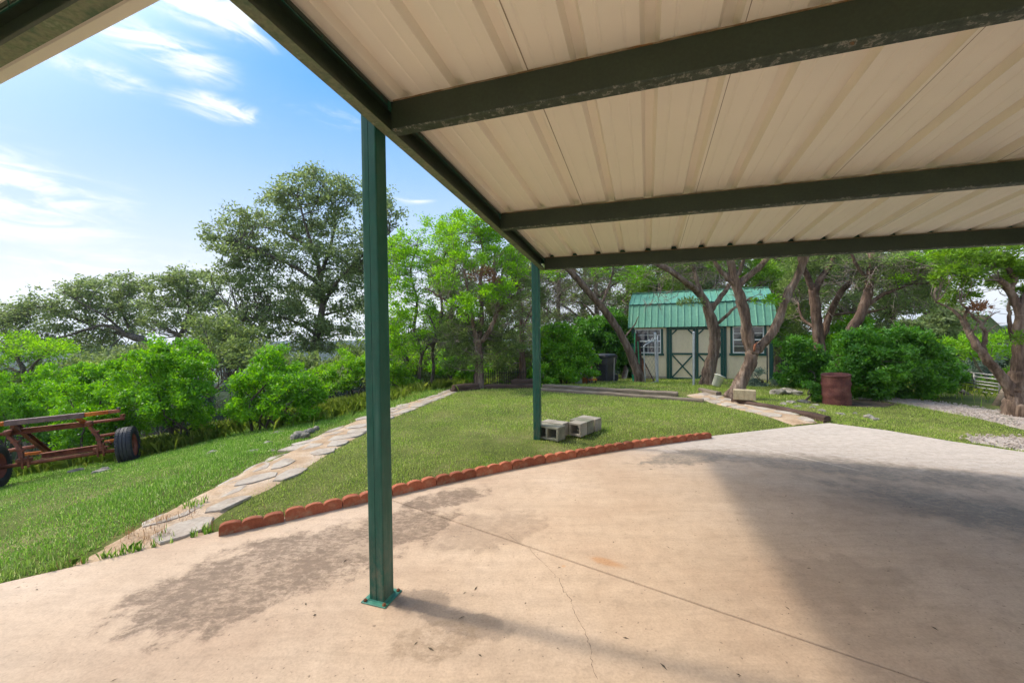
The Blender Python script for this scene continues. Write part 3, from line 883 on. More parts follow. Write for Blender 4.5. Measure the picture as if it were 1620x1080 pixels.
def flag_path(name, Lp, Rp, rows, cols, nlen):
    p, A, B = strip_sheet(name, Lp, Rp, M_SAND, 0.012, nlen)
    s = np.r_[0, np.cumsum(np.hypot(*np.diff((A + B) / 2, axis=0).T))]
    rows_s = np.linspace(0, s[-1], rows + 1)
    for k in range(rows):
        nc = cols if rng.random() < 0.7 else cols + 1
        cuts = np.linspace(0.0, 1.0, nc + 1) + np.r_[0.03, rng.uniform(-0.12, 0.12, nc - 1), -0.03]
        sh = rng.uniform(-0.25, 0.25)
        for j in range(nc):
            if rng.random() < 0.1: continue
            a0, a1 = rows_s[k], rows_s[k + 1]
            L0 = a1 - a0
            n = 7
            cs = (a0 + a1) / 2 + rng.uniform(-0.12, 0.12) * L0
            ct = (cuts[j] + cuts[j + 1]) / 2
            hs = L0 * rng.uniform(0.44, 0.58); ht = (cuts[j + 1] - cuts[j]) * rng.uniform(0.40, 0.52)
            ring = []
            for q in range(n):
                an = 2 * math.pi * q / n + rng.uniform(-0.2, 0.2)
                ca, sa = math.cos(an), math.sin(an)
                sq = 1 / max(abs(ca), abs(sa)) ** 0.6
                rr = sq * rng.uniform(0.72, 1.05)
                ss = np.clip(cs + (ca * rr + sh * sa) * hs, 0.02, s[-1] - 0.02); tt = np.clip(ct + sa * rr * ht, 0.0, 1)
                pa = np.array([np.interp(ss, s, A[:, 0]), np.interp(ss, s, A[:, 1])])
                pb = np.array([np.interp(ss, s, B[:, 0]), np.interp(ss, s, B[:, 1])])
                ring.append(pa * (1 - tt) + pb * tt)
            ring = np.array(ring); c = ring.mean(0)
            zt = T(ring[:, 0], ring[:, 1]); zc = zt.mean()
            tilt = rng.normal(0, 0.008, 2); hgt = rng.uniform(0.0165, 0.023)
            mb = MB()
            top = [(x, y, zc + hgt + (x - c[0]) * tilt[0] + (y - c[1]) * tilt[1] + 0.5 * (z - zc)) for (x, y), z in zip(c + (ring - c) * 0.96, zt)]
            mid = [(x, y, z - 0.009) for (x, y), (_, _, z) in zip(ring, top)]
            bot = [(x, y, z - 0.06) for x, y, z in mid]
            V = top + mid + bot
            F = [tuple(range(n))] + [(i, n + i, n + (i + 1) % n, (i + 1) % n) for i in range(n)] + [(n + i, 2 * n + i, 2 * n + (i + 1) % n, n + (i + 1) % n) for i in range(n)]
            mb.add(V, F)
            mb.build('flagstone', M_FLAG, p)
    return p


path = flag_path('flagstone_path', PATH_L, PATH_R, 27, 2, 90)
rpath = flag_path('stone_walkway', RPATH_L, RPATH_R, 8, 2, 40)


def poly_sheet(name, poly, mat, lift, step=0.22, jit=0.05):
    """ground-hugging sheet inside an outline"""
    P = np.array(poly)
    xs = np.arange(P[:, 0].min(), P[:, 0].max() + step, step); ys = np.arange(P[:, 1].min(), P[:, 1].max() + step, step)
    X, Y = np.meshgrid(xs, ys)
    ins = in_poly(X.ravel(), Y.ravel(), poly)
    ds = seg_dist(X.ravel(), Y.ravel(), list(map(tuple, P)) + [tuple(P[0])])
    sd = np.where(ins, ds, -ds)
    z = T(X.ravel(), Y.ravel()) + np.clip(sd / 0.3, -0.12, 1) * lift - 0.004
    keep = sd > -0.2
    nxx, nyy = len(xs), len(ys)
    i = (np.arange(nyy - 1)[:, None] * nxx + np.arange(nxx - 1)[None, :]).ravel()
    q = np.stack([i, i + 1, i + 1 + nxx, i + nxx], 1)
    q = q[keep[q].all(1)]
    return np_mesh(name, np.stack([X.ravel(), Y.ravel(), z], 1), q, mat, None, 'structure', True)


drive = poly_sheet('gravel_driveway', GRAVEL, M_GRAVEL, 0.03)
bare = poly_sheet('bare_soil', DRIVE_BARE, M_DUFF, 0.016)
DUFF_SHED = pxs([(850, 600), (960, 604), (1080, 612), (1130, 620), (1230, 622), (1330, 645), (1420, 650), (1420, 625), (1250, 603), (1000, 600)], -0.05)


def scatter_stones(name, poly, n, r0, r1, mat, zlift=0.0, mask=None):
    P = np.array(poly)
    pts = []
    while len(pts) < n:
        x = rng.uniform(P[:, 0].min(), P[:, 0].max(), n); y = rng.uniform(P[:, 1].min(), P[:, 1].max(), n)
        k = in_poly(x, y, poly) & (np.hypot(x, y) < 13) & (y > 1)
        pts += list(zip(x[k], y[k]))
    pts = np.array(pts[:n])
    z = T(pts[:, 0], pts[:, 1]) + zlift
    r = rng.uniform(r0, r1, n)
    base = np.array([(1, 0, 0), (0, 1, 0), (-1, 0, 0), (0, -1, 0), (0, 0, 0.8), (0, 0, -0.8)], float)
    V = base[None] * rng.uniform(0.55, 1.2, (n, 6, 1)) * r[:, None, None]
    an = rng.uniform(0, 6.28, n); c, s = np.cos(an), np.sin(an)
    V = np.stack([V[..., 0] * c[:, None] - V[..., 1] * s[:, None], V[..., 0] * s[:, None] + V[..., 1] * c[:, None], V[..., 2]], 2)
    V += np.stack([pts[:, 0], pts[:, 1], z], 1)[:, None]
    Ff = np.array([(0, 1, 4), (1, 2, 4), (2, 3, 4), (3, 0, 4), (1, 0, 5), (2, 1, 5), (3, 2, 5), (0, 3, 5)])
    Fa = (np.arange(n)[:, None, None] * 6 + Ff[None]).reshape(-1, 3)
    return np_mesh(name, V.reshape(-1, 3), Fa, mat, None, 'stuff')


scatter_stones('gravel', GRAVEL, 9000, 0.008, 0.024, M_GRAVEL, 0.03)

# ------------------------------------------------------------------ far hills
M_HILL = pmat('wooded_hill', [(0.34, (0.020, 0.035, 0.012)), (0.55, (0.05, 0.075, 0.028)), (0.75, (0.11, 0.12, 0.06))], 0.03, 0.95, 0.0, fine=(0.12, 0.6), spec=0.05)
hill_defs = [('near', 620, -12, 5, 3.0), ('mid', 900, -4, 9, 7.0), ('far', 1120, -3, 6, 1.0)]
for hn, R, top, amp, ph in hill_defs:
    az = np.linspace(-1.25, 1.25, 260)
    prof = top + amp * np.sin(az * 4.1 + ph) + amp * 0.4 * np.sin(az * 11 + ph * 2) + amp * 0.06 * rng.normal(0, 1, len(az)) + 15 * np.clip((az - 0.55) / 0.35, 0, 1)
    rows = []
    for k, t in enumerate(np.linspace(0, 1, 8)):
        rr = R * (1 - 0.28 * (1 - t))
        zz = -32 + (prof + 32) * (t ** 0.8)
        rows.append(np.stack([rr * np.sin(az), rr * np.cos(az), zz + (0.5 * rng.normal(0, 1, len(az)) if k else 0)], 1))
    rows.append(np.stack([R * 1.15 * np.sin(az), R * 1.15 * np.cos(az), np.full(len(az), -36.0)], 1))
    V = np.concatenate(rows)
    n = len(az)
    i = (np.arange(len(rows) - 1)[:, None] * n + np.arange(n - 1)[None, :]).ravel()
    np_mesh('hill', V, np.stack([i, i + 1, i + 1 + n, i + n], 1), M_HILL, None, 'structure', False)

# far-off woods on the falling ground: reads as one mass
wv, wf, nb_ = [], [], 0
_bm = bmesh.new(); bmesh.ops.create_icosphere(_bm, subdivisions=2, radius=1.0)
_bv = np.array([v.co[:] for v in _bm.verts]); _bf = np.array([[v.index for v in f.verts] for f in _bm.faces]); _bm.free()
for _ in range(1700):
    a_ = rng.uniform(-1.15, 1.2); r_ = 46 * (14 ** rng.random())
    if abs(a_) < 0.7 and r_ < 60: r_ += 30
    x_, y_ = r_ * math.sin(a_), r_ * math.cos(a_)
    if y_ < 20: continue
    q_ = rng.uniform(1.3, 2.6) * (1 + r_ / 400)
    k_ = 1 + rng.normal(0, 0.22, (len(_bv), 1))
    wv.append(_bv * k_ * np.array([q_ * 1.2, q_ * 1.2, q_ * rng.uniform(0.9, 1.4)]) + np.array([x_, y_, Tz(x_, y_) + 0.5 * q_])); wf.append(_bf + nb_); nb_ += len(_bv)
np_mesh('distant_woods', np.concatenate(wv), np.concatenate(wf), M_HILL, None, 'stuff', False)

# air: one closed box of thin haze round everything
hz = MB(); hz.box((0, 600, 0), (2800, 1500, 96))
hm = bpy.data.materials.new('haze'); hm.use_nodes = True
hm.node_tree.nodes.clear()
ho = hm.node_tree.nodes.new('ShaderNodeOutputMaterial')
hv = hm.node_tree.nodes.new('ShaderNodeVolumePrincipled')
hv.inputs['Color'].default_value = (0.66, 0.80, 0.97, 1)
hv.inputs['Density'].default_value = 0.00042
hv.inputs['Anisotropy'].default_value = 0.2
hm.node_tree.links.new(hv.outputs[0], ho.inputs['Volume'])
HAZE = hz.build('haze', hm, kind='stuff')

# ------------------------------------------------------------------ carport
TH = 0.3257
CU = np.array([math.sin(TH), math.cos(TH), 0.0])
CV = np.array([math.cos(TH), -math.sin(TH), 0.0])
CP = np.array([-0.7851, 2.3188, 0.0])
SLU, SLV, ZB = -0.0684, -0.0117, 2.6973


def cw(u, v, z):
    return CP + CU * u + CV * v + np.array([0, 0, z])


def zz(u, v):
    return ZB + SLU * u + SLV * v


def cr(u, v, h):
    """point h above the underside of the roof frame"""
    return cw(u, v, zz(u, v) + h)


carport = thing('carport', 'tan metal roofed carport on green steel posts over the concrete slab', 'carport', cw(0, 0, 0))
VMAX, UMIN, UMAX = 5.35, -1.86, 3.62

# eave beam (C channel, open to the inside)
H = 0.158
cprof = [(0.061, 0), (0.125, 0), (0.125, 0.018), (0.121, 0.018), (0.121, 0.004), (0.065, 0.004), (0.065, H - 0.004), (0.121, H - 0.004), (0.121, H - 0.02), (0.125, H - 0.02), (0.125, H), (0.061, H)]
mb = MB()
mb.prism(cprof, lambda a, b, t: cr(t, a, b), UMIN, UMAX)
mb.m[0] = 1
eb = mb.build('eave_beam', [M_GREEN_OLD, M_GREEN_WORN], carport)
mb = MB()
mb.prism([(0.02, H + 0.028), (0.052, H + 0.028), (0.052, H - 0.05), (0.058, H - 0.05), (0.058, H + 0.034), (0.02, H + 0.034)], lambda a, b, t: cr(t, a, b), UMIN, UMAX + 0.02)
mb.build('eave_trim', M_GREEN, carport)
# light strip of angle inside the beam with screw tips
mb = MB()
mb.prism([(0.126, 0.118), (0.132, 0.118), (0.132, 0.1235), (0.126, 0.1235)], lambda a, b, t: cr(t, a, b), UMIN, UMAX - 0.07)
for u in np.arange(-2.2, 3.4, 0.42):
    mb.tube([cr(u, 0.131, 0.112), cr(u + 0.004, 0.133, 0.14)], 0.0025, 5)
mb.build('angle_strip', M_GREEN, eb)

# purlins: C channels whose web faces the camera
for u, dp in ((-1.78, 0.158), (-0.0066, 0.158), (1.7692, 0.15), (3.5586, 0.158)):
    pp = [(u, 0), (u + 0.062, 0), (u + 0.062, 0.016), (u + 0.058, 0.016), (u + 0.058, 0.004), (u + 0.004, 0.004), (u + 0.004, dp - 0.004), (u + 0.058, dp - 0.004), (u + 0.058, dp - 0.016), (u + 0.062, dp - 0.016), (u + 0.062, dp), (u, dp)]
    # rounded lower corner
    pp = [(u + 0.008, 0)] + pp[1:] + [(u, 0.008), (u + 0.0025, 0.0025)]
    mb = MB()
    mb.prism(pp, lambda a, b, t: cr(a, t, b), 0.126, VMAX)
    n = len(pp)
    for k in (0, n - 1, n - 2): mb.m[k] = 1
    pu = mb.build('purlin', [M_GREEN_OLD, M_GREEN_FLAKE], carport)
    # stained foam closure and tin edge on top of the purlin
    mb = MB()
    vv = np.linspace(0.14, VMAX, 120)
    P = []
    for v in vv:
        j = rng.uniform(-0.0015, 0.0015)
        P.append(cr(u - 0.002, v, dp + 0.002 + j)); P.append(cr(u - 0.002, v, dp + 0.0075 + j))
        P.append(cr(u + 0.02, v, dp + 0.0075 + j)); P.append(cr(u + 0.02, v, dp + 0.002 + j))
    F = []
    for k in range(len(vv) - 1):
        for q in range(4):
            F.append((k * 4 + q, k * 4 + (q + 1) % 4, (k + 1) * 4 + (q + 1) % 4, (k + 1) * 4 + q))
    mb.add(P, F)
    mb.build('closure_strip', M_TRIM_RUST, pu)
    # clip where the purlin meets the eave beam
    mb = MB()
    mb.hexa([cr(u - 0.03, 0.127, 0.1), cr(u - 0.004, 0.127, 0.1), cr(u - 0.004, 0.131, 0.1), cr(u - 0.03, 0.131, 0.1),
             cr(u - 0.03, 0.127, 0.15), cr(u - 0.004, 0.127, 0.15), cr(u - 0.004, 0.131, 0.15), cr(u - 0.03, 0.131, 0.15)])
    mb.build('clip', M_GREEN, pu)

# tin roof: panels 0.96 m wide with trapezoid ribs every 0.32 m
RIB0, PITCHR, HS = 0.228, 0.3205, 0.168


def panel_profile(v0, v1, off):
    pts = []

    def put(v, h):
        if v0 - 1e-6 <= v <= v1 + 1e-6: pts.append((v, HS + off + h))
    put(v0, 0) if abs((v0 - RIB0) % PITCHR) > 0.06 and abs((v0 - RIB0) % PITCHR) < PITCHR - 0.06 else None
    k0 = int(math.floor((v0 - RIB0) / PITCHR)) - 1
    for k in range(k0, k0 + 8):
        c = RIB0 + k * PITCHR
        for dv, h in ((-0.043, 0), (-0.023, 0.044), (0.023, 0.044), (0.043, 0)):
            put(c + dv, h)
        for m in (0.107, 0.213):
            for dv, h in ((-0.008, 0), (-0.003, 0.0028), (0.003, 0.0028), (0.008, 0)):
                put(c + m + dv, h)
    put(v1, 0)
    return pts


v = RIB0 - 0.17
i = 0
seam0 = 0.873 + 0.048
edges = [0.05, seam0] + [seam0 + 3 * PITCHR * k for k in range(1, 7)] + [VMAX]
for a, b in zip(edges[:-1], edges[1:]):
    off = 0.004 if i % 2 else 0.0
    pf = panel_profile(a - (0.03 if i else 0), b + 0.012, off)
    loop = pf + [(q[0], q[1] + 0.0016) for q in reversed(pf)]
    mb = MB()
    mb.prism(loop, lambda p, q, t: cr(t, p, q), UMIN, UMAX, caps=False)
    pan = mb.build('roof_panel', M_TIN, carport)
    if i:
        mb = MB()
        mb.prism([(a + 0.0085, HS - 0.0005), (a + 0.0125, HS - 0.0005), (a + 0.0125, HS + 0.004), (a + 0.0085, HS + 0.004)], lambda p, q, t: cr(t, p, q), UMIN, UMAX)
        mb.build('lap_seam', M_SEAM, pan)
    i += 1


mb = MB()
mb.prism([(UMAX + 0.002, H - 0.06), (UMAX + 0.006, H - 0.06), (UMAX + 0.006, HS + 0.068), (UMAX - 0.06, HS + 0.07), (UMAX - 0.06, HS + 0.066), (UMAX + 0.002, HS + 0.064)], lambda a, b, t: cr(a, t, b), 0.04, VMAX)
mb.build('end_trim', M_GREEN, carport)
mb = MB()
mb.prism([(0, 0), (0.064, 0), (0.064, H), (0, H)], lambda a, b, t: cr(t, VMAX + 0.002 + a, b), UMIN, UMAX)
mb.build('eave_beam', M_GREEN_OLD, carport)


def post(u, zbase, plate):
    pr = None
    for k, (v0, v1) in enumerate(((-0.05, -0.0008), (0.0008, 0.05))):
        mb = MB() if pr is None else mb
        prof = []
        for cx, cy, a0 in ((0.05, v1, 0), (-0.05, v1, 90), (-0.05, v0, 180), (0.05, v0, 270)):
            r = 0.0085 if (cy == v1) == (k == 1) else 0.002
            sx = -1 if cx > 0 else 1; sy = -1 if cy == v1 else 1
            for q in range(4):
                an = math.radians(a0 + q * 30)
                # (u, v) corner arc
                prof.append((cx + sx * r + r * math.cos(an), cy + sy * r + r * math.sin(an)))
        mb.prism(prof, lambda a, b, t: cw(u + a, b, t), zbase, zz(u, 0) + 0.15)
        pr = mb
    p = pr.build('post', M_GREEN, carport)
    if plate:
        mb = MB()
        mb.hexa([cw(u + a, b, z) for z in (0.001, 0.0075) for a, b in ((-0.083, -0.083), (-0.083, 0.083), (0.083, 0.083), (0.083, -0.083))])
        mb.build('base_plate', M_PLATE, p, bevel=0.0015)
        # weld bead
        mb = MB()
        ring = [(-.053, -.053), (-.053, .053), (.053, .053), (.053, -.053), (-.053, -.053)]
        mb.tube([cw(u + a, b, 0.009) for a, b in ring], 0.005, 5)
        mb.build('weld_bead', M_PLATE, p)
        for a, b in ((-.068, -.062), (-.068, .066), (.068, .066), (.068, -.066)):
            mb = MB()
            mb.disc(cw(u + a, b, 0.0115), (0, 0, 1), 0.011, 6, 0.009)
            mb.tube([cw(u + a, b, 0.012), cw(u + a, b, 0.021)], 0.0052, 6)
            mb.build('bolt', M_RUST_BOLT, p)
    else:
        mb = MB()
        mb.tube([cw(u, 0, -0.1), cw(u, 0, zbase + 0.02), cw(u, 0, zbase + 0.035)], [0.1, 0.09, 0.07], 10, ripple=0.08)
        mb.build('footing', M_CINDER, p, smooth=True)
    return p


post(0.0, 0.002, True)
post(3.5456, -0.05, False)

# second roof edge at the upper left (porch beside the carport)
dd_ = np.array([-0.94946, 0.29960, -0.09358]); ww_ = np.array([-0.30092, -0.95365, 0.0]); nn_ = np.cross(dd_, ww_); nn_ = nn_ * np.sign(nn_[2]); nn_ /= np.linalg.norm(nn_)
PB = at(100, 53.1, 1.5)


def pr_(s, w, h):
    return PB + dd_ * s + ww_ * w + nn_ * h


porch = thing('porch_roof', 'tan sheet metal porch roof edge with a green channel beam, upper left corner', 'porch roof', (PB[0], PB[1], 0))
mb = MB()
mb.prism([(0, 0), (0.056, 0), (0.056, 0.018), (0.052, 0.018), (0.052, 0.004), (0.004, 0.004), (0.004, 0.15), (0.052, 0.15), (0.052, 0.136), (0.056, 0.136), (0.056, 0.154), (0, 0.154)],
         lambda a, b, t: pr_(t, a, b), -1.0, 2.1)
mb.m[0] = 1
mb.build('eave_beam', [M_GREEN_OLD, M_GREEN_WORN], porch)
mb = MB()
mb.prism([(0.058, 0.112), (0.063, 0.112), (0.063, 0.117), (0.058, 0.117)], lambda a, b, t: pr_(t, a, b), -1.0, 2.1)
mb.tube([pr_(0.17, 0.062, 0.106), pr_(0.172, 0.064, 0.134)], 0.0025, 5)
mb.build('angle_strip', M_GREEN, porch)
mb = MB()
pf = [(-0.16, 0.152), (-0.118, 0.152), (-0.105, 0.166), (0.20, 0.166), (0.224, 0.198), (0.268, 0.198), (0.292, 0.166), (0.52, 0.166), (0.544, 0.198), (0.588, 0.198), (0.612, 0.166), (0.84, 0.166)]
mb.prism(pf + [(a, b + 0.002) for a, b in reversed(pf)], lambda a, b, t: pr_(t, a, b), -1.0, 2.1, caps=False)
mb.build('roof_panel', M_TIN, porch)
# its post stands outside the picture to the left
mb = MB()
q = pr_(1.9, 0.03, 0.0)
mb.bar((q[0], q[1], Tz(q[0], q[1]) - 0.1), (q[0], q[1], q[2]), 0.1, 0.1)
mb.build('post', M_GREEN, porch)

# ------------------------------------------------------------------ scalloped edging along the slab
def edging_mesh(nsc, step=0.148, th=0.062):
    mb = MB()
    L = nsc * step
    prof = []
    for k in range(nsc):
        for q in range(9):
            a = math.pi * (1 - q / 8)
            x = k * step + step / 2 + math.cos(a) * (step / 2 - 0.0015)
            prof.append((x, 0.058 + 0.032 * math.sin(a) ** 0.8))
    n = len(prof)
    ft = [(x, -th / 2, z) for x, z in prof]
    bk = [(x, th / 2, z) for x, z in prof]
    b0 = [(x, -th / 2, -0.02) for x, z in prof]
    b1 = [(x, th / 2, -0.02) for x, z in prof]
    # rounded front lip
    lip = [(x, -th / 2 + 0.008, z + 0.004) for x, z in prof]
    mb.add(ft + lip + bk + b0 + b1, [])
    F = []
    for i in range(n - 1):
        F += [(3 * n + i, 3 * n + i + 1, i + 1, i), (i, i + 1, n + i + 1, n + i), (n + i, n + i + 1, 2 * n + i + 1, 2 * n + i), (2 * n + i, 2 * n + i + 1, 4 * n + i + 1, 4 * n + i)]
    F += [(3 * n, 0, n, 2 * n, 4 * n), (4 * n - 1, 5 * n - 1, 3 * n - 1, 2 * n - 1, n - 1)]
    mb.f += F; mb.m += [0] * len(F)
    return mb


EDGE_C = [np.array(p) for p in [(-2.31, 3.085), (-1.83, 3.385), (-1.19, 3.815), (-0.39, 4.325), (0.66, 4.885), (1.57, 5.305), (2.95, 5.80)]]
ec = np.array(spline(EDGE_C, 400))
es = np.r_[0, np.cumsum(np.hypot(*np.diff(ec, axis=0).T))]
proto = None
s = 0.0
k = 0
npc = int(es[-1] // 0.45)
for k in range(npc):
    a = np.array([np.interp(s, es, ec[:, 0]), np.interp(s, es, ec[:, 1])])
    b = np.array([np.interp(s + 0.444, es, ec[:, 0]), np.interp(s + 0.444, es, ec[:, 1])])
    d = b - a
    if proto is None:
        proto = edging_mesh(3).build('edging_brick', M_TERRA, smooth=False)
        o = proto
    else:
        o = proto.copy(); COL.objects.link(o)
    o.location = (a[0], a[1], 0.0 + rng.uniform(-0.004, 0.004))
    o.rotation_euler = (rng.normal(0, 0.05), rng.normal(0, 0.012), math.atan2(d[1], d[0]) + rng.normal(0, 0.01))
    lab = 'red scalloped concrete edging brick in the row between slab and lawn'
    if k == 0: lab = 'red scalloped edging brick at the flagstone path end of the row'
    elif k == npc - 1: lab = 'red scalloped edging brick at the far right end of the row'
    tag(o, lab, 'edging brick', 'scalloped edging bricks along the slab')
    s += 0.4508


# ------------------------------------------------------------------ cinder blocks
def cinder(corner, length, cores, mat, label, du=0.0, rot=0.0, hgt=0.19, dep=0.19):
    """block whose front right bottom corner stands at corner; cores run front to back"""
    c, s_ = math.cos(rot), math.sin(rot)
    cu = CU * c + CV * s_; cv = CV * c - CU * s_
    cn = np.array(corner)

    def q(u, v, z): return cn + cu * u + cv * v + np.array([0, 0, z])
    bm = bmesh.new()
    # front & back faces with openings: grid of strips
    w = 0.032
    core_w = (length - w * (cores + 1)) / cores
    xs = [-length]
    for k in range(cores):
        xs += [xs[-1] + w, xs[-1] + w + core_w]
    xs.append(0.0)
    zs = [0, w, hgt - w, hgt]
    V = {}

    def vert(i, j, d):
        if (i, j, d) not in V:
            z = zs[j]
            if j == 2 and 0 < i < len(xs) - 1: z += 0.0
            V[(i, j, d)] = bm.verts.new(q(d * dep, xs[i], z))
        return V[(i, j, d)]
    hole = lambda i, j: j == 1 and i % 2 == 1
    for i in range(len(xs) - 1):
        for j in range(3):
            if not hole(i, j):
                bm.faces.new([vert(i, j, 0), vert(i + 1, j, 0), vert(i + 1, j + 1, 0), vert(i, j + 1, 0)])
                bm.faces.new([vert(i, j, 1), vert(i, j + 1, 1), vert(i + 1, j + 1, 1), vert(i + 1, j, 1)])
            else:
                for a, b in (((i, j), (i + 1, j)), ((i + 1, j), (i + 1, j + 1)), ((i + 1, j + 1), (i, j + 1)), ((i, j + 1), (i, j))):
                    bm.faces.new([vert(*a, 0), vert(*b, 0), vert(*b, 1), vert(*a, 1)])
    n = len(xs) - 1
    for i in range(n):
        bm.faces.new([vert(i, 3, 0), vert(i + 1, 3, 0), vert(i + 1, 3, 1), vert(i, 3, 1)])
        bm.faces.new([vert(i, 0, 0), vert(i, 0, 1), vert(i + 1, 0, 1), vert(i + 1, 0, 0)])
    for j in range(3):
        bm.faces.new([vert(0, j, 0), vert(0, j + 1, 0), vert(0, j + 1, 1), vert(0, j, 1)])
        bm.faces.new([vert(n, j, 0), vert(n, j, 1), vert(n, j + 1, 1), vert(n, j + 1, 0)])
    bmesh.ops.recalc_face_normals(bm, faces=bm.faces)
    me = bpy.data.meshes.new('cinder_block')
    bm.to_mesh(me); bm.free()
    me.materials.append(mat)
    o = bpy.data.objects.new('cinder_block', me)
    COL.objects.link(o)
    b = o.modifiers.new('bevel', 'BEVEL'); b.width = 0.006; b.segments = 2; b.limit_method = 'ANGLE'
    tag(o, label, 'cinder block', 'cinder blocks on the lawn beside the far post')
    return o


b1 = on_z(883, 698.5, 0.045)
RB = 0.36
bu = CU * math.cos(RB) + CV * math.sin(RB); bv = CV * math.cos(RB) - CU * math.sin(RB)
cinder(b1, 0.39, 2, M_CINDER_MOSS, 'mossy cinder block with two open cores against the far green post', rot=RB)
cinder(b1 + bu * 0.2 - bv * 0.05 + np.array([0, 0, 0.012]), 0.36, 2, M_CINDER, 'cinder block lying right behind the mossy block by the post', rot=RB - 0.05)
b3 = on_z(919, 692.5, 0.045)
cinder(b3 + np.array([0, 0, 0.01]), 0.20, 1, M_CINDER, 'half cinder block with one open core at the front of the right row', rot=RB)
cinder(b3 + bu * 0.197 + bv * 0.004 + np.array([0, 0, 0.008]), 0.30, 1, M_CINDER_MOSS, 'cinder block in the middle of the right row of three', rot=RB - 0.02)
cinder(b3 + bu * 0.415 + bv * 0.014 + np.array([0, 0, 0.004]), 0.32, 1, M_CINDER, 'cinder block at the back of the right row of three', rot=RB + 0.03)


# ------------------------------------------------------------------ landscape timbers
def timber(p, q, w, h, mat, label, cat='timber', group='landscape timbers round the lawn'):
    p, q = np.array(p), np.array(q)
    L = np.linalg.norm(q - p)
    n = max(4, int(L / 0.25))
    mb = MB()
    d = (q - p) / L
    s_ = np.cross(d, (0, 0, 1)); s_ /= np.linalg.norm(s_)
    rings = []
    for i in range(n + 1):
        c = p + (q - p) * i / n + np.array([0, 0, rng.normal(0, 0.004)]) + s_ * rng.normal(0, 0.004)
        ww = w * (1 + rng.normal(0, 0.03)); hh = h * (1 + rng.normal(0, 0.04))
        prof = [(-.5, .08), (-.5, .75), (-.36, 1.0), (.34, 1.0), (.5, .78), (.5, .08), (.4, 0), (-.4, 0)]
        rings.append([c + s_ * a * ww + np.array([0, 0, b * hh]) for a, b in prof])
    V = [v for r in rings for v in r]
    F = []
    for i in range(n):
        for k in range(8):
            F.append((i * 8 + k, i * 8 + (k + 1) % 8, (i + 1) * 8 + (k + 1) % 8, (i + 1) * 8 + k))
    F += [tuple(range(7, -1, -1)), tuple(n * 8 + k for k in range(8))]
    mb.add(V, F)
    o = mb.build('landscape_timber', mat)
    return tag(o, label, cat, group)


timber(gp(1161, 636) - [0, 0, .02], gp(1309, 668) - [0, 0, .02], 0.16, 0.125, M_TIMBER, 'long dark timber along the right side of the stone walkway to the slab')
timber(gp(850, 617) - [0, 0, .03], gp(1113, 636) - [0, 0, .03], 0.15, 0.10, M_TIMBER_G, 'lower grey timber edging the back of the lawn, near the walkway')
timber(gp(858, 614) + CU * 0.16 - [0, 0, .02], gp(1073, 629) + CU * 0.16 - [0, 0, .0], 0.16, 0.115, M_TIMBER_G, 'upper grey log timber behind the lower one at the back of the lawn')
timber(gp(714, 620) - [0, 0, .02], gp(757, 616) - [0, 0, .02], 0.16, 0.10, M_TIMBER, 'bottom dark timber of the short stack beside the flagstone path')
timber(gp(715, 620) + [0.03, 0.0, .075], gp(756, 616) + [0, 0, .075], 0.15, 0.11, M_TIMBER, 'top dark timber of the short stack beside the flagstone path')
timber(gp(766, 615) - [0, 0, .02], gp(845, 613) - [0, 0, .02], 0.16, 0.13, M_TIMBER, 'dark timber at the back of the lawn left of the far green post')
timber(gp(809, 612) + [0, 0.2, .06], gp(850, 611) + [0, 0.2, .07], 0.17, 0.13, M_TIMBER, 'reddish timber end lying on the back edging behind the far post')
timber(gp(1108, 619), gp(1137, 626), 0.14, 0.09, M_TIMBER_G, 'short mossy timber at the foot of the forked tree trunk')

o = MB()
qb = gp(1180, 640)
o.box((qb[0], qb[1] + 0.05, qb[2] + 0.20), (0.40, 0.2, 0.20), Matrix.Rotation(-0.5, 3, 'Z'))
tag(o.build('sawn_block', M_BLOCK, bevel=0.008), 'pale sawn wood block resting on the dark walkway timber', 'wood block')

# ------------------------------------------------------------------ shed
S0 = np.array([4.61, 15.3, 0.0]); SX = np.array([0.920, -0.392, 0.0]); SY = np.array([0.392, 0.920, 0.0])
SLEN, SDEP, SZ0 = 4.59, 2.9, -0.2


def sw(s, t, z): return S0 + SX * s + SY * t + np.array([0, 0, z])


def sp(px, py, t=0.0):
    """(s, z) where the sight line of a photo pixel meets the shed plane set t back"""
    d = _fw + (px - 810) / F_PX * _rt + (540 - py) / F_PX * _up
    base = S0 + SY * t
    k = ((base - _o) @ SY) / (d @ SY)
    q = _o + d * k
    return (q - S0) @ SX, q[2]


shed = thing('garden_shed', 'beige garden shed with dark green trim and green metal gambrel roof', 'shed', sw(0, 0, SZ0))
EAVE_T, KNEE_T, RIDGE_T = -0.13, 0.32, 1.45
ez = sp(991, 519.6, EAVE_T)[1]; ez = 0.5 * (ez + sp(1219, 513, EAVE_T)[1])
kz = 0.5 * (sp(993, 483.5, KNEE_T)[1] + sp(1222.6, 473, KNEE_T)[1])
rz = 0.5 * (sp(1002, 467, RIDGE_T)[1] + sp(1215.5, 452.6, RIDGE_T)[1])


def sbox(s0, s1, t0, t1, z0, z1, mb, mi=0):
    mb.hexa([sw(s0, t0, z0), sw(s1, t0, z0), sw(s1, t1, z0), sw(s0, t1, z0), sw(s0, t0, z1), sw(s1, t0, z1), sw(s1, t1, z1), sw(s0, t1, z1)], mi)


ZW1 = ez + 0.16
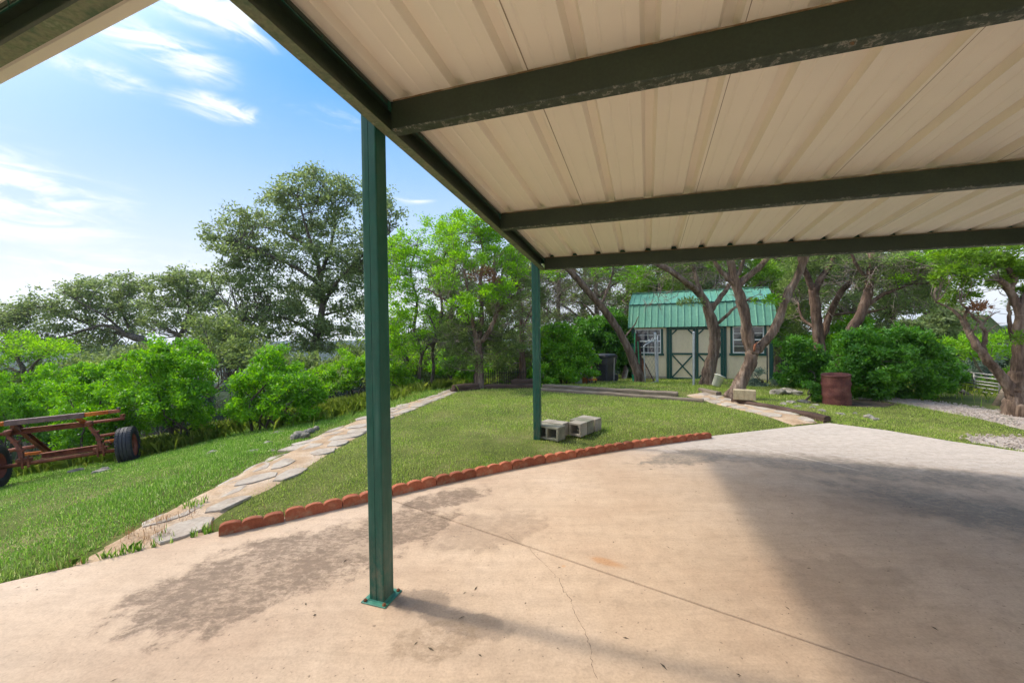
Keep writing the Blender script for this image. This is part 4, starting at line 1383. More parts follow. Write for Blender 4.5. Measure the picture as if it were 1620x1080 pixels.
# front openings in shed coordinates
wl = [sp(1005, 520.5)[0], sp(1045.5, 520.5)[0], sp(1025, 558.5)[1], sp(1025, 520.5)[1]]
wr = [sp(1159, 515)[0], sp(1208.5, 515)[0], sp(1184, 558.5)[1], sp(1184, 516)[1]]
dl = [sp(1054.5, 560)[0], sp(1149.5, 560)[0]]
dz0, dz1 = sp(1100, 601)[1], ez + 0.02
WZ0 = SZ0 + 0.11
# siding boards with grooves between them, cut round the windows and doors
sb = 0.0
for_cols = np.arange(0.0, SLEN, 0.203)
for a in for_cols:
    b = min(a + 0.198, SLEN)
    m_ = 0.5 * (a + b)
    spans = [(WZ0, ZW1)]
    for w in (wl, wr):
        if w[0] - 0.03 < m_ < w[1] + 0.03: spans = [(WZ0, w[2] - 0.01), (w[3] + 0.01, ZW1)]
    if dl[0] < a and b < dl[1]: spans = [(dz1, ZW1)]
    for z0, z1 in spans:
        if z1 > z0:
            mb = MB(); sbox(a, b, 0.0, 0.014, z0, z1, mb); mb.build('siding_board', M_SIDING, shed)
mb = MB()
sbox(0, SLEN, 0.016, 0.05, WZ0, wl[2] - 0.02, mb)
sbox(0, wl[0], 0.016, 0.05, wl[2] - 0.02, ZW1, mb)
sbox(wl[1], wr[0], 0.016, 0.05, wl[2] - 0.02, ZW1, mb)
sbox(wr[1], SLEN, 0.016, 0.05, wl[2] - 0.02, ZW1, mb)
# ends and back
for s in (0.0, SLEN - 0.04):
    prof = [(0.05, WZ0), (0.05, ez + 0.1), (KNEE_T + 0.06, kz - 0.08), (RIDGE_T, rz - 0.06), (2 * RIDGE_T - KNEE_T - 0.06, kz - 0.08), (2 * RIDGE_T - 0.05, ez + 0.1), (2 * RIDGE_T - 0.05, WZ0)]
    mb.prism(prof, lambda a, b, t: sw(t, a, b), s, s + 0.04)
sbox(0.041, SLEN - 0.041, 2 * RIDGE_T - 0.09, 2 * RIDGE_T - 0.051, WZ0, ez + 0.1, mb)
mb.build('wall', M_SIDING, shed)
mb = MB()
sbox(0.0, SLEN, -0.01, 2 * RIDGE_T - 0.05, SZ0 + 0.03, WZ0 - 0.003, mb)
mb.build('floor_frame', M_SKID, shed)
mb = MB()
for t in (0.15, 1.3, 2.5): sbox(0.05, SLEN - 0.05, t, t + 0.1, SZ0 - 0.12, SZ0 + 0.028, mb)
mb.build('skid', M_TIMBER_G, shed)
mb = MB()
sbox(-0.012, 0.095, -0.022, -0.002, WZ0 - 0.05, ez + 0.1, mb); sbox(-0.02, -0.002, -0.022, 0.1, WZ0 - 0.05, ez + 0.1, mb)
mb.build('corner_trim', M_SHEDGREEN, shed)
mb = MB()
sbox(SLEN - 0.095, SLEN + 0.012, -0.022, -0.002, WZ0 - 0.05, ez + 0.1, mb); sbox(SLEN + 0.002, SLEN + 0.02, -0.022, 0.1, WZ0 - 0.05, ez + 0.1, mb)
mb.build('corner_trim', M_SHEDGREEN, shed)
mb = MB(); sbox(-0.02, SLEN + 0.02, -0.03, -0.004, ez - 0.02, ez + 0.07, mb); mb.build('fascia_board', M_SHEDGREEN, shed)


def shed_window(w, curtain):
    s0, s1, z0, z1 = w
    mb = MB()
    g = 0.075
    sbox(s0 - g, s0 - 0.004, -0.024, -0.003, z0 - 0.004, z1 + 0.004, mb); sbox(s1 + 0.004, s1 + g, -0.024, -0.003, z0 - 0.004, z1 + 0.004, mb)
    sbox(s0 - g - 0.03, s1 + g + 0.03, -0.04, -0.003, z0 - 0.085, z0 - 0.006, mb)
    wn_ = mb.build('window', M_SHEDGREEN, shed)
    mb = MB()
    f = 0.034
    sbox(s0, s0 + f, -0.014, 0.03, z0, z1, mb); sbox(s1 - f, s1, -0.014, 0.03, z0, z1, mb)
    sbox(s0 + f, s1 - f, -0.012, 0.03, z0, z0 + f, mb); sbox(s0 + f, s1 - f, -0.012, 0.03, z1 - f, z1, mb)
    zm = 0.5 * (z0 + z1)
    sbox(s0 + f, s1 - f, -0.010, 0.028, zm - 0.022, zm + 0.022, mb)
    mb.build('frame', M_WHITE, wn_)
    mb = MB()
    sm = 0.5 * (s0 + s1)
    for q0, q1 in ((z0 + f, zm - 0.022), (zm + 0.022, z1 - f)):
        sbox(sm - 0.008, sm + 0.008, 0.004, 0.012, q0, q1, mb)
        qm = 0.5 * (q0 + q1)
        sbox(s0 + f, sm - 0.009, 0.004, 0.012, qm - 0.008, qm + 0.008, mb); sbox(sm + 0.009, s1 - f, 0.004, 0.012, qm - 0.008, qm + 0.008, mb)
    mb.build('muntin', M_WHITE, wn_)
    for q0, q1 in ((z0 + f, zm - 0.022), (zm + 0.022, z1 - f)):
        mb = MB()
        sbox(s0 + f, s1 - f, 0.014, 0.019, q0, q1, mb)
        mb.build('pane', M_GLASS, wn_)


shed_window(wl, True)
shed_window(wr, False)
# pair of doors
dm = 0.5 * (dl[0] + dl[1])
ft = 0.10
mb = MB()
sbox(dl[0], dl[0] + ft, -0.03, -0.002, dz0 - 0.03, dz1, mb); sbox(dl[1] - ft, dl[1], -0.03, -0.002, dz0 - 0.05, dz1, mb)
sbox(dl[0] + ft, dl[1] - ft, -0.028, -0.002, dz1 - 0.07, dz1 - 0.003, mb)
mb.build('door_frame', M_SHEDGREEN, shed)
for a, b in ((dl[0] + ft + 0.006, dm - 0.006), (dm + 0.006, dl[1] - ft - 0.006)):
    mb = MB()
    z0, z1 = dz0, dz1 - 0.078
    # door leaf: beige panel with grooves
    n = 4
    wd = (b - a) / n
    for k in range(n): sbox(a + k * wd + 0.003, a + (k + 1) * wd - 0.003, -0.012, 0.012, z0, z1, mb)
    sbox(a, b, 0.002, 0.013, z0 + 0.002, z1 - 0.002, mb)
    door = mb.build('door', M_SIDING, shed)
    st = 0.085
    zm = sp(1080, 559.5)[1]
    for nm, q in (('stile', (a, a + st, z0, z1)), ('stile', (b - st, b, z0, z1)), ('rail', (a + st, b - st, z0, z0 + 0.08)), ('rail', (a + st, b - st, z1 - 0.05, z1)), ('rail', (a + st, b - st, zm - 0.035, zm + 0.035))):
        mb = MB(); sbox(q[0], q[1], -0.034, -0.0125, q[2], q[3], mb); mb.build(nm, M_SHEDGREEN, door)
    x0, x1 = a + st, b - st

    def brace(p, q, wdt, t0=-0.032):
        mb = MB(); mb.bar(sw(p[0], t0 + 0.009, p[1]), sw(q[0], t0 + 0.009, q[1]), 0.018, wdt, up=tuple(np.cross(sw(q[0], 0, q[1]) - sw(p[0], 0, p[1]), SY)))
        mb.build('brace', M_SHEDGREEN, door)
    brace((x0, z0 + 0.08), (x1, zm - 0.035), 0.05)
    brace((x0, zm - 0.035), (x1, z0 + 0.08), 0.05, -0.0315)
    c = 0.16
    brace((x0, z1 - 0.05 - c), (x0 + c, z1 - 0.05), 0.05); brace((x1, z1 - 0.05 - c), (x1 - c, z1 - 0.05), 0.05)
mb = MB(); mb.box(sw(dm + 0.03, -0.045, 0.75), (0.03, 0.03, 0.06)); mb.build('latch', M_IRON, shed)

# gambrel roof, ribbed sheets
ROOF = [((EAVE_T, ez), (KNEE_T, kz)), ((KNEE_T - 0.03, kz + 0.015), (RIDGE_T, rz))]
ROOFB = [((2 * RIDGE_T - EAVE_T, ez), (2 * RIDGE_T - KNEE_T, kz)), ((2 * RIDGE_T - KNEE_T + 0.03, kz + 0.015), (RIDGE_T, rz))]
PW = (SLEN + 0.22) / 7
for (p, q) in ROOF + ROOFB:
    dv = np.array([q[0] - p[0], q[1] - p[1]]); nrm = np.array([-dv[1], dv[0]]) / np.linalg.norm(dv)
    if nrm[1] < 0: nrm = -nrm
    for k in range(7):
        a = -0.11 + k * PW
        pts = []
        for r in range(3):
            c = a + (r + 0.5) * PW / 3
            pts += [(c - 0.10, 0), (c - 0.028, 0), (c - 0.014, 0.022), (c + 0.014, 0.022), (c + 0.028, 0)]
        pts = [(a, 0)] + pts + [(a + PW - 0.002, 0)]
        loop = pts + [(x, h - 0.012) for x, h in reversed(pts)]
        mb = MB()
        mb.prism(loop, lambda s, h, t: sw(s, p[0] + dv[0] * t + nrm[0] * h, p[1] + dv[1] * t + nrm[1] * h), 0.0, 1.0)
        mb.build('roof_panel', M_SHEDROOF, shed)
mb = MB(); mb.bar(sw(-0.12, RIDGE_T, rz + 0.02), sw(SLEN + 0.12, RIDGE_T, rz + 0.02), 0.16, 0.03); mb.build('ridge_cap', M_SHEDROOF, shed)
mb = MB(); mb.bar(sw(-0.115, KNEE_T - 0.045, kz - 0.006), sw(SLEN + 0.115, KNEE_T - 0.045, kz - 0.006), 0.012, 0.035); mb.build('knee_trim', M_SHEDGREEN, shed)
for s in (-0.118, SLEN + 0.113):
    mb = MB()
    for (p, q) in ROOF + ROOFB: mb.bar(sw(s, p[0], p[1] - 0.02), sw(s, q[0], q[1] - 0.02), 0.02, 0.07, up=(0, 0, 1))
    mb.build('rake_trim', M_SHEDROOF, shed)

# ------------------------------------------------------------------ old trailer frame
TA = np.array([0.848, 0.53, 0.0]); TB = np.array([-0.53, 0.848, 0.0]); T0 = np.array([-6.45, 6.7, 0.0])


def tp(zx, zy, b=0.0):
    """trailer plane set b ahead of the axle, from the enlarged crop's coordinates"""
    px, py = zx / 6.23, 620 + zy / 6.23
    d = _fw + (px - 810) / F_PX * _rt + (540 - py) / F_PX * _up
    base = T0 + TB * b
    k = ((base - _o) @ TB) / (d @ TB)
    return _o + d * k


trailer = thing('trailer_frame', 'rusty bare trailer chassis with two black wheels standing on the sloping grass', 'trailer', (-7.1, 6.3, -0.6))


def tbar(name, a, b, w, h, mat, ext=0.0):
    mb = MB(); mb.bar(a, b, w, h, ext=ext); return mb.build(name, mat, trailer, bevel=0.004)


def channel(name, a, b, w, h, mat, up=(0, 0, 1)):
    """C channel, open to the rear"""
    a, b = np.array(a), np.array(b)
    d = (b - a) / np.linalg.norm(b - a); s_ = np.cross(d, up); s_ /= np.linalg.norm(s_); u = np.cross(s_, d)
    t = 0.008
    prof = [(-w / 2, -h / 2), (w / 2, -h / 2), (w / 2, -h / 2 + t), (-w / 2 + t, -h / 2 + t), (-w / 2 + t, h / 2 - t), (w / 2, h / 2 - t), (w / 2, h / 2), (-w / 2, h / 2)]
    mb = MB(); mb.prism(prof, lambda x, y, k: a + (b - a) * k + s_ * x + u * y, 0, 1); return mb.build(name, mat, trailer)


# rear cross rail: primer-purple square tube with orange ends
tbar('cross_rail', tp(50, 308, 0.0), tp(836, 226, 0.0), 0.085, 0.078, M_RUST_PURPLE)
tbar('rail_end', tp(838, 224, 0.0), tp(1070, 196, 0.0), 0.062, 0.058, M_RUST_ORANGE)
tbar('rail_end', tp(1072, 196, 0.0), tp(1184, 182, 0.0), 0.058, 0.052, M_RUST_RED)
tbar('rail_end', tp(-330, 345, 0.0), tp(48, 310, 0.0), 0.062, 0.062, M_RUST_ORANGE)
mb = MB(); mb.box(tp(1168, 158, 0.02), (0.04, 0.04, 0.03)); mb.build('bracket', M_IRON, trailer)
mb = MB(); mb.box(tp(1210, 232, 0.42), (0.05, 0.05, 0.05)); mb.build('bracket', M_RUST, trailer)
# pipe and channel behind it
mb = MB(); mb.tube([tp(900, 300, 0.4), tp(1226, 260, 0.4)], 0.026, 10); mb.build('bed_pipe', M_RUST_RED, trailer, smooth=True)
mb = MB(); mb.tube([tp(-330, 455, 0.4), tp(40, 412, 0.4)], 0.026, 10); mb.build('bed_pipe', M_RUST_RED, trailer, smooth=True)
channel('bed_channel', tp(60, 402, 0.25), tp(905, 308, 0.25), 0.06, 0.085, M_RUST)
# leaf springs with their shackles
for x0, y0, x1, y1 in ((80, 412, 235, 678), (880, 322, 1005, 560)):
    a = tp(x0, y0, 0.22); c = tp(x1, y1, 0.0)
    for k in range(3):
        # each leaf is one continuous curved strip, shorter towards the bottom
        P = []
        for t in np.linspace(0.06 * k, 1 - 0.06 * k, 11):
            q = a * (1 - t) + c * t
            P.append(q + TA * (0.05 * math.sin(math.pi * t) - 0.016 * k))
        mb = MB()
        V = []
        for i in range(11):
            for j, m_ in ((-1, 0), (1, 0), (1, 1), (-1, 1)): V.append(P[i] + TB * (j * 0.032) - TA * (m_ * 0.0145))
        F = [(3, 2, 1, 0), (40, 41, 42, 43)]
        for i in range(10):
            for j in range(4): F.append((i * 4 + j, i * 4 + (j + 1) % 4, i * 4 + 4 + (j + 1) % 4, i * 4 + 4 + j))
        mb.add(V, F)
        mb.build('leaf_spring', M_RUST, trailer)
    mb = MB(); mb.tube([tp(x0 - 40, y0 - 6, 0.2), tp(x0 + 36, y0 - 14, 0.2)], 0.045, 10); mb.build('shackle', M_RUST, trailer, smooth=True)
    for t in (0.3, 0.62):
        q = a * (1 - t) + c * t + TA * (0.05 * math.sin(math.pi * t) - 0.012)
        mb = MB(); mb.box(q, (0.085, 0.075, 0.026), Matrix.Rotation(math.atan2(TA[1], TA[0]), 3, 'Z')); mb.build('spring_clip', M_RUST, trailer)
# axle with its U-bolts
mb = MB(); mb.tube([tp(-60, 752, 0.0), tp(1240, 556, 0.0)], 0.030, 10); axle = mb.build('axle', M_RUST, trailer, smooth=True)
for x, y in ((215, 706), (275, 690), (958, 590), (1015, 578)):
    mb = MB()
    mb.bar(tp(x, y - 70, -0.05), tp(x + 6, y + 42, -0.05), 0.022, 0.022); mb.bar(tp(x + 6, y + 42, -0.05), tp(x + 8, y + 44, 0.09), 0.03, 0.022)
    mb.build('u_bolt', M_RUST, trailer)
for x, y in ((240, 668), (985, 560)):
    mb = MB(); mb.box(tp(x, y, 0.0), (0.15, 0.1, 0.05), Matrix.Rotation(math.atan2(TA[1], TA[0]), 3, 'Z')); mb.build('spring_seat', M_RUST, trailer)
channel('lower_channel', tp(400, 630, 0.15), tp(950, 548, 0.15), 0.07, 0.085, M_RUST)
# drawbar and far members
channel('draw_bar', tp(140, 318, 0.25), tp(485, 596, 0.7), 0.075, 0.06, M_RUST)
tbar('strut', tp(770, 262, 0.05), tp(840, 300, 0.3), 0.05, 0.05, M_RUST_ORANGE)
tbar('strut', tp(120, 340, 0.05), tp(200, 380, 0.3), 0.05, 0.05, M_RUST)
mb = MB(); mb.tube([tp(60, 580, 1.1), tp(372, 530, 1.1)], 0.03, 10); mb.build('front_pipe', M_RUST_RED, trailer, smooth=True)
mb = MB(); mb.tube([tp(965, 436, 0.7), tp(1180, 402, 0.7)], 0.026, 10); mb.build('front_pipe', M_RUST_RED, trailer, smooth=True)
tbar('front_bar', tp(235, 614, 1.0), tp(455, 588, 1.0), 0.045, 0.05, M_RUST_ORANGE)
tbar('front_bar', tp(1030, 490, 0.6), tp(1185, 466, 0.6), 0.045, 0.045, M_RUST_ORANGE)
mb = MB()
mb.tube([tp(1060, 512, 0.3) + np.array([0.06 * math.cos(t), 0, 0.045 * math.sin(t)]) for t in np.linspace(0, 5.2, 12)], 0.012, 6); mb.build('hook', M_RUST, trailer, smooth=True)


def wheel(c, R, Wd, ax):
    ax = np.array(ax) / np.linalg.norm(ax)
    e1 = np.cross(ax, (0, 0, 1)); e1 /= np.linalg.norm(e1); e2 = np.cross(e1, ax)
    n = 40
    hw = Wd / 2
    prof = [(-hw * 0.82, R * 0.60), (-hw, R * 0.74), (-hw * 0.98, R * 0.90), (-hw * 0.86, R * 0.975), (-hw * 0.48, R), (-hw * 0.47, R * 0.968), (-hw * 0.40, R * 0.968), (-hw * 0.39, R), (-hw * 0.04, R * 1.004),
            (-hw * 0.03, R * 0.97), (hw * 0.03, R * 0.97), (hw * 0.04, R * 1.004), (hw * 0.39, R), (hw * 0.40, R * 0.968), (hw * 0.47, R * 0.968), (hw * 0.48, R), (hw * 0.86, R * 0.975), (hw * 0.98, R * 0.90), (hw, R * 0.74), (hw * 0.82, R * 0.60)]

    def lathe(prof, nm, mat, par, sm=True):
        V, F = [], []
        m_ = len(prof)
        for k in range(n):
            a = 2 * math.pi * k / n
            for x, r in prof: V.append(c + ax * x + (e1 * math.cos(a) + e2 * math.sin(a)) * r)
        for k in range(n):
            for j in range(m_ - 1): F.append((k * m_ + j, k * m_ + j + 1, ((k + 1) % n) * m_ + j + 1, ((k + 1) % n) * m_ + j))
        mb = MB(); mb.add(V, F); return mb.build(nm, mat, par, smooth=sm)
    w = lathe(prof, 'wheel', M_TYRE, trailer, False)
    # tread sipes
    mb = MB()
    for k in range(n):
        a = 2 * math.pi * (k + 0.5) / n
        rd = e1 * math.cos(a) + e2 * math.sin(a); tg = -e1 * math.sin(a) + e2 * math.cos(a)
        for sgn in (-1, 1):
            p = c + rd * (R * 0.984) + ax * sgn * hw * 0.52; q = c + rd * (R * 0.955) + ax * sgn * hw * 0.95
            mb.bar(p, q, 0.020, 0.018, up=tuple(rd))
    mb.build('tread_block', M_TYRE, w, kind='stuff')
    lathe([(-hw * 0.75, R * 0.60), (-hw * 0.8, R * 0.63), (-hw * 0.72, R * 0.57), (-hw * 0.2, R * 0.5), (hw * 0.2, R * 0.5), (hw * 0.72, R * 0.57), (hw * 0.8, R * 0.63), (hw * 0.75, R * 0.60)], 'rim', M_RUST_RED, w)
    lathe([(hw * 0.22, R * 0.51), (hw * 0.30, R * 0.36), (hw * 0.42, R * 0.22), (hw * 0.6, R * 0.2), (hw * 0.62, 0.001)], 'hub', M_RUST_RED, w)
    lathe([(-hw * 0.1, R * 0.5), (-hw * 0.12, R * 0.3), (-hw * 0.4, R * 0.22), (-hw * 0.42, 0.001)], 'brake_plate', M_RUST, w)
    return w


wheel(tp(1262, 526, 0.0), 0.312, 0.205, TA + np.array([0, 0, 0.09]))
wheel(tp(-82, 738, 0.0), 0.312, 0.205, TA + np.array([0, 0, 0.09]))


# ------------------------------------------------------------------ things round the shed
def wheelie_bin(c, label, s=1.0, rot=0.0):
    t = thing('wheelie_bin', label, 'rubbish bin', c)
    R = Matrix.Rotation(rot, 3, 'Z')

    def w(x, y, z):
        q = R @ Vector((x * s, y * s, 0)); return (c[0] + q[0], c[1] + q[1], c[2] + z * s)
    mb = MB()
    levels = [(0.02, .20, .25), (0.06, .22, .27), (0.62, .275, .33), (0.64, .295, .35), (0.70, .30, .355), (0.86, .31, .37), (0.88, .325, .385), (0.91, .325, .385)]
    V, F = [], []
    for z, hx, hy in levels:
        r = 0.06
        for sx, sy in ((1, 1), (-1, 1), (-1, -1), (1, -1)):
            for q in range(4):
                a = {(1, 1): 0, (-1, 1): 90, (-1, -1): 180, (1, -1): 270}[(sx, sy)] + 30 * q
                V.append(w(sx * (hx - r) + r * math.cos(math.radians(a)), sy * (hy - r) + r * math.sin(math.radians(a)), z))
    for k in range(len(levels) - 1):
        for j in range(16): F.append((k * 16 + j, k * 16 + (j + 1) % 16, (k + 1) * 16 + (j + 1) % 16, (k + 1) * 16 + j))
    F.append(tuple(range(15, -1, -1)))
    mb.add(V, F)
    mb.build('body', M_BIN, t)
    mb = MB()
    V, F = [], []
    lid = [(0.915, .335, .40), (0.945, .335, .40), (0.975, .30, .36), (0.99, .18, .22)]
    for z, hx, hy in lid:
        for q in range(16):
            a = 2 * math.pi * (q + 0.5) / 16
            k = 1 / max(abs(math.cos(a)), abs(math.sin(a))) ** 0.8
            V.append(w(hx * math.cos(a) * k, hy * math.sin(a) * k, z))
    for k in range(3):
        for j in range(16): F.append((k * 16 + j, k * 16 + (j + 1) % 16, (k + 1) * 16 + (j + 1) % 16, (k + 1) * 16 + j))
    F.append(tuple(48 + j for j in range(16))); F.append(tuple(range(15, -1, -1)))
    mb.add(V, F)
    lidm = mb.build('lid', M_BIN, t)
    mb = MB(); mb.tube([w(-0.25, .43, .90), w(.25, .43, .90)], 0.02 * s, 8); mb.build('handle', M_BIN, t)
    for sx in (-1, 1):
        mb = MB(); mb.tube([w(sx * .24, .30, .12), w(sx * .31, .30, .12)], 0.125 * s, 14); mb.build('wheel', M_TYRE, t)
    mb = MB(); mb.hexa([w(-.045, -.328, .755), w(.045, -.328, .755), w(.045, -.31, .755), w(-.045, -.31, .755), w(-.045, -.332, .78), w(.045, -.332, .78), w(.045, -.31, .78), w(-.045, -.31, .78)])
    mb.build('badge', M_GALV, t)
    return t


bp_ = at(957, 601, 13.9); bp_[2] = Tz(bp_[0], bp_[1]) - 0.0
wheelie_bin(bp_, 'black wheelie bin standing left of the shed beside the pots', 0.98, -0.75)


def lathe_obj(name, prof, mat, c, parent=None, n=18, tilt=None, smooth=True):
    V, F = [], []
    m_ = len(prof)
    for k in range(n):
        a = 2 * math.pi * k / n
        for r, z in prof:
            q = Vector((r * math.cos(a), r * math.sin(a), z))
            if tilt is not None: q = tilt @ q
            V.append((c[0] + q[0], c[1] + q[1], c[2] + q[2]))
    for k in range(n):
        for j in range(m_ - 1): F.append((k * m_ + j, ((k + 1) % n) * m_ + j, ((k + 1) % n) * m_ + j + 1, k * m_ + j + 1))
    mb = MB(); mb.add(V, F)
    return mb.build(name, mat, parent, smooth=smooth)


q = at(917, 604, 13.0); q[2] = Tz(q[0], q[1])
o = thing('plant_tub', 'pale blue plastic tub left of the black bin', 'tub', q)
lathe_obj('body', [(0.0, 0.0), (0.15, 0.0), (0.20, 0.34), (0.215, 0.345), (0.215, 0.37), (0.185, 0.37), (0.17, 0.3), (0.0, 0.3)], M_POOLTUB, q, o)
q2 = at(925, 604, 12.9); q2[2] = Tz(q2[0], q2[1])
o = thing('flower_pot', 'rust brown flower pot in front of the pale tub', 'flower pot', q2)
lathe_obj('body', [(0.0, 0.0), (0.09, 0.0), (0.125, 0.2), (0.14, 0.2), (0.14, 0.25), (0.115, 0.25), (0.1, 0.19), (0.0, 0.19)], M_TAN_POT, q2, o)
q3 = at(937, 601, 13.1); q3[2] = Tz(q3[0], q3[1])
o = thing('plastic_tray', 'bright orange plastic tray on legs beside the black bin', 'tray', q3)
mb = MB(); mb.box((q3[0], q3[1], q3[2] + 0.13), (0.26, 0.2, 0.04)); mb.box((q3[0], q3[1] - 0.1, q3[2] + 0.155), (0.28, 0.02, 0.03)); mb.build('tray', M_ORANGE, o, bevel=0.006)
for a in (-0.11, 0.11):
    mb = MB(); mb.box((q3[0] + a, q3[1], q3[2] + 0.05), (0.025, 0.18, 0.12)); mb.build('leg', M_IRON, o)
q4 = at(932, 589, 13.3); zt = Tz(q4[0], q4[1])
o = thing('stone_pedestal', 'dark pedestal hidden in the leaves under the jar', 'pedestal', (q4[0], q4[1], zt))
mb = MB(); mb.box((q4[0], q4[1], zt + 0.17), (0.22, 0.2, 0.34)); mb.build('body', M_ROCK, o, bevel=0.02)
o = thing('storage_jar', 'white jar with faded red band standing between pots and bin', 'jar', (q4[0], q4[1], zt + 0.342))
lathe_obj('body', [(0.0, 0.0), (0.085, 0.0), (0.095, 0.02), (0.095, 0.17), (0.0, 0.17)], M_BUCKET, (q4[0], q4[1], zt + 0.342), o)
lathe_obj('lid', [(0.0, 0.172), (0.101, 0.172), (0.104, 0.2), (0.104, 0.30), (0.09, 0.325), (0.0, 0.325)], M_PINK, (q4[0], q4[1], zt + 0.342), o)


def gz(px, py, Y):
    q = at(px, py, Y); return np.array([q[0], q[1], Tz(q[0], q[1])])


def leaning(name, a, b, w, h, mat, label, cat, group=None):
    mb = MB(); mb.bar(a, b, w, h, up=(0, -1, 0.2)); return tag(mb.build(name, mat), label, cat, group)


def tpost(a, b, label):
    a, b = np.array(a), np.array(b)
    t = thing('steel_post', label, 'fence post', a, 'green steel posts leaning by the shed window')
    mb = MB(); mb.bar(a, b, 0.035, 0.008, up=(0, -1, 0)); mb.bar(a + [0, 0.018, 0], b + [0, 0.018, 0], 0.008, 0.03, up=(0, -1, 0))
    d = b - a
    for k in np.linspace(0.25, 0.97, 22): mb.bar(a + d * k + [0, -0.006, 0], a + d * k + [0, -0.018, 0], 0.012, 0.012)
    mb.build('stem', M_TPOST, t)
    mb = MB(); mb.box(a + d * 0.13 + [0, -0.008, 0], (0.10, 0.006, 0.2)); mb.build('anchor_plate', M_TPOST, t)


gy0 = 13.2
tpost(gz(1002, 613, gy0) - [0, 0, 0.05], at(1004.5, 526, gy0 + .15), 'bright green steel post leaning at the left corner of the shed')
tpost(gz(1013, 613, gy0 + .1) - [0, 0, 0.05], at(1009, 540, gy0 + .3), 'second bright green steel post, right of the weathered boards')
for i, (x0, x1, yt, w) in enumerate(((1007, 1006.5, 528, .05), (1010, 1007.5, 527, .06), (1018, 1009, 532, .09))):
    leaning('weathered_board', gz(x0, 613, gy0 + .05 + .06 * i) - [0, 0, .03], at(x1, yt, gy0 + .3 + .06 * i), w, 0.03, M_TIMBER,
            ('narrow dark board leaning between the green steel posts', 'middle dark board leaning between the green steel posts', 'wide dark board leaning right of the green steel posts')[i], 'board', 'old boards leaning by the shed window')
# roll of rusty wire mesh spread at the foot
t = thing('wire_mesh', 'rusty sheet of wire mesh propped under the shed window', 'wire mesh', gz(1025, 613, 13.3))
mb = MB()
A0, A1, A2 = gz(1014, 613, 13.3), gz(1036, 614, 13.2), at(1016, 566, 13.5)
for k in np.linspace(0, 1, 15):
    mb.tube([A0 + (A2 - A0) * k, A1 + (A2 - A1) * k], 0.004, 3)
    mb.tube([A0 + (A1 - A0) * k, A2], 0.004, 3)
mb.build('wire', M_RUST, t, kind='stuff')
mb = MB(); mb.bar(A1, A2, 0.03, 0.03); mb.build('frame', M_TIMBER, t)
# chain-link gate with rounded corner
gate = thing('chain_link_gate', 'narrow galvanised chain link gate standing in front of the left shed window', 'gate', gz(1030, 616, 12.9))
ga, gb = gz(1021, 617, 12.8), gz(1041, 613, 13.0)
gt = at(1018.5, 546, 12.8)[2]; gtb = at(1036, 536, 13.0)[2]
P = [ga + [0, 0, 0.0], np.array([ga[0] - .04, ga[1], gt - 0.12]), np.array([ga[0] - .02, ga[1], gt - .03]), np.array([ga[0] + .06, ga[1] + .02, gt + .04]), np.array([gb[0] - .06, gb[1], gtb])]
mb = MB(); mb.tube(spline(P, 24), 0.021, 8)
P = [np.array([gb[0], gb[1], gtb + 0.1]), np.array([gb[0], gb[1], gb[2] + .16]), np.array([gb[0] - .03, gb[1], gb[2] + .07]), np.array([gb[0] - .12, gb[1], gb[2] + .03]), ga + [0.12, 0, -0.02]]
mb.tube(spline(P, 24), 0.021, 8)
mb.build('frame', M_GALV, gate, smooth=True)
mb = MB()
for k in np.arange(-12, 12):
    for sg in (-1, 1):
        x0 = k * 0.11
        pts = []
        for z in np.linspace(0, 1.15, 12):
            f = x0 / 0.42 + sg * z / 1.15 * 1.6
            if 0 <= f <= 1: pts.append(ga * (1 - f) + gb * f + np.array([0, 0, 0.12 + z]))
        if len(pts) > 1: mb.tube([pts[0], pts[-1]], 0.0035, 3, cap=False)
mb.build('chain_link', M_WIRE, gate, kind='stuff')
mb = MB()
for k in range(4):
    q = at(1022 + 5 * k, 540 - 1.6 * k, 12.85); mb.tube([q + np.array([0.03 * math.cos(a), 0, 0.03 * math.sin(a)]) for a in np.linspace(0, 5.5, 8)], 0.009, 5)
mb.build('tie_rope', M_WHITE, gate)


def pipe(a, b, r, mat, label, cat, name, cap=True):
    t = thing(name, label, cat, a)
    mb = MB(); mb.tube([a, b], r, 12); mb.build('pipe', mat, t, smooth=False)
    if cap:
        mb = MB(); b = np.array(b); d = (b - np.array(a)); d /= np.linalg.norm(d)
        mb.tube([b - d * 0.02, b + d * 0.03, b + d * 0.05], [r * 1.15, r * 1.15, r * 0.6], 12); mb.build('cap', mat, t)
    return t


pipe(gz(1040, 614, 13.0) - [0, 0, .1], at(1036, 528, 13.1), 0.045, M_GALV, 'thick grey steel pole holding up the chain link gate', 'pole', 'steel_pole')
pipe(gz(1097.5, 617, 11.6) - [0, 0, .2], at(1097.5, 527, 11.6), 0.034, M_GALV, 'free standing galvanised pole in front of the shed doors', 'pole', 'steel_pole')
pipe(gz(971, 603, 13.4) - [0, 0, .1], at(972, 566, 13.4), 0.02, M_GATEPIPE, 'thin grey stake standing against the right side of the bin', 'stake', 'garden_stake', False)
pipe(gz(1214, 606, 12.3) - [0, 0, .1], at(1213.5, 550, 12.3), 0.018, M_IRON, 'thin dark stake before the right end of the shed', 'stake', 'garden_stake', False)
# boards leaning on the shed's left end
for i in range(3):
    leaning('scrap_board', gz(984 + 2.5 * i, 601, 14.9) - [0, 0, .02], at(990 + 1.2 * i, 578 + 3 * i, 15.2), 0.09, 0.025, (M_TIMBER, M_TIMBER_G, M_SKID)[i],
            ('darkest scrap board leaning on the shed left corner', 'grey scrap board leaning on the shed left corner', 'pale scrap board leaning on the shed left corner')[i], 'board', 'scrap boards at the shed left corner')
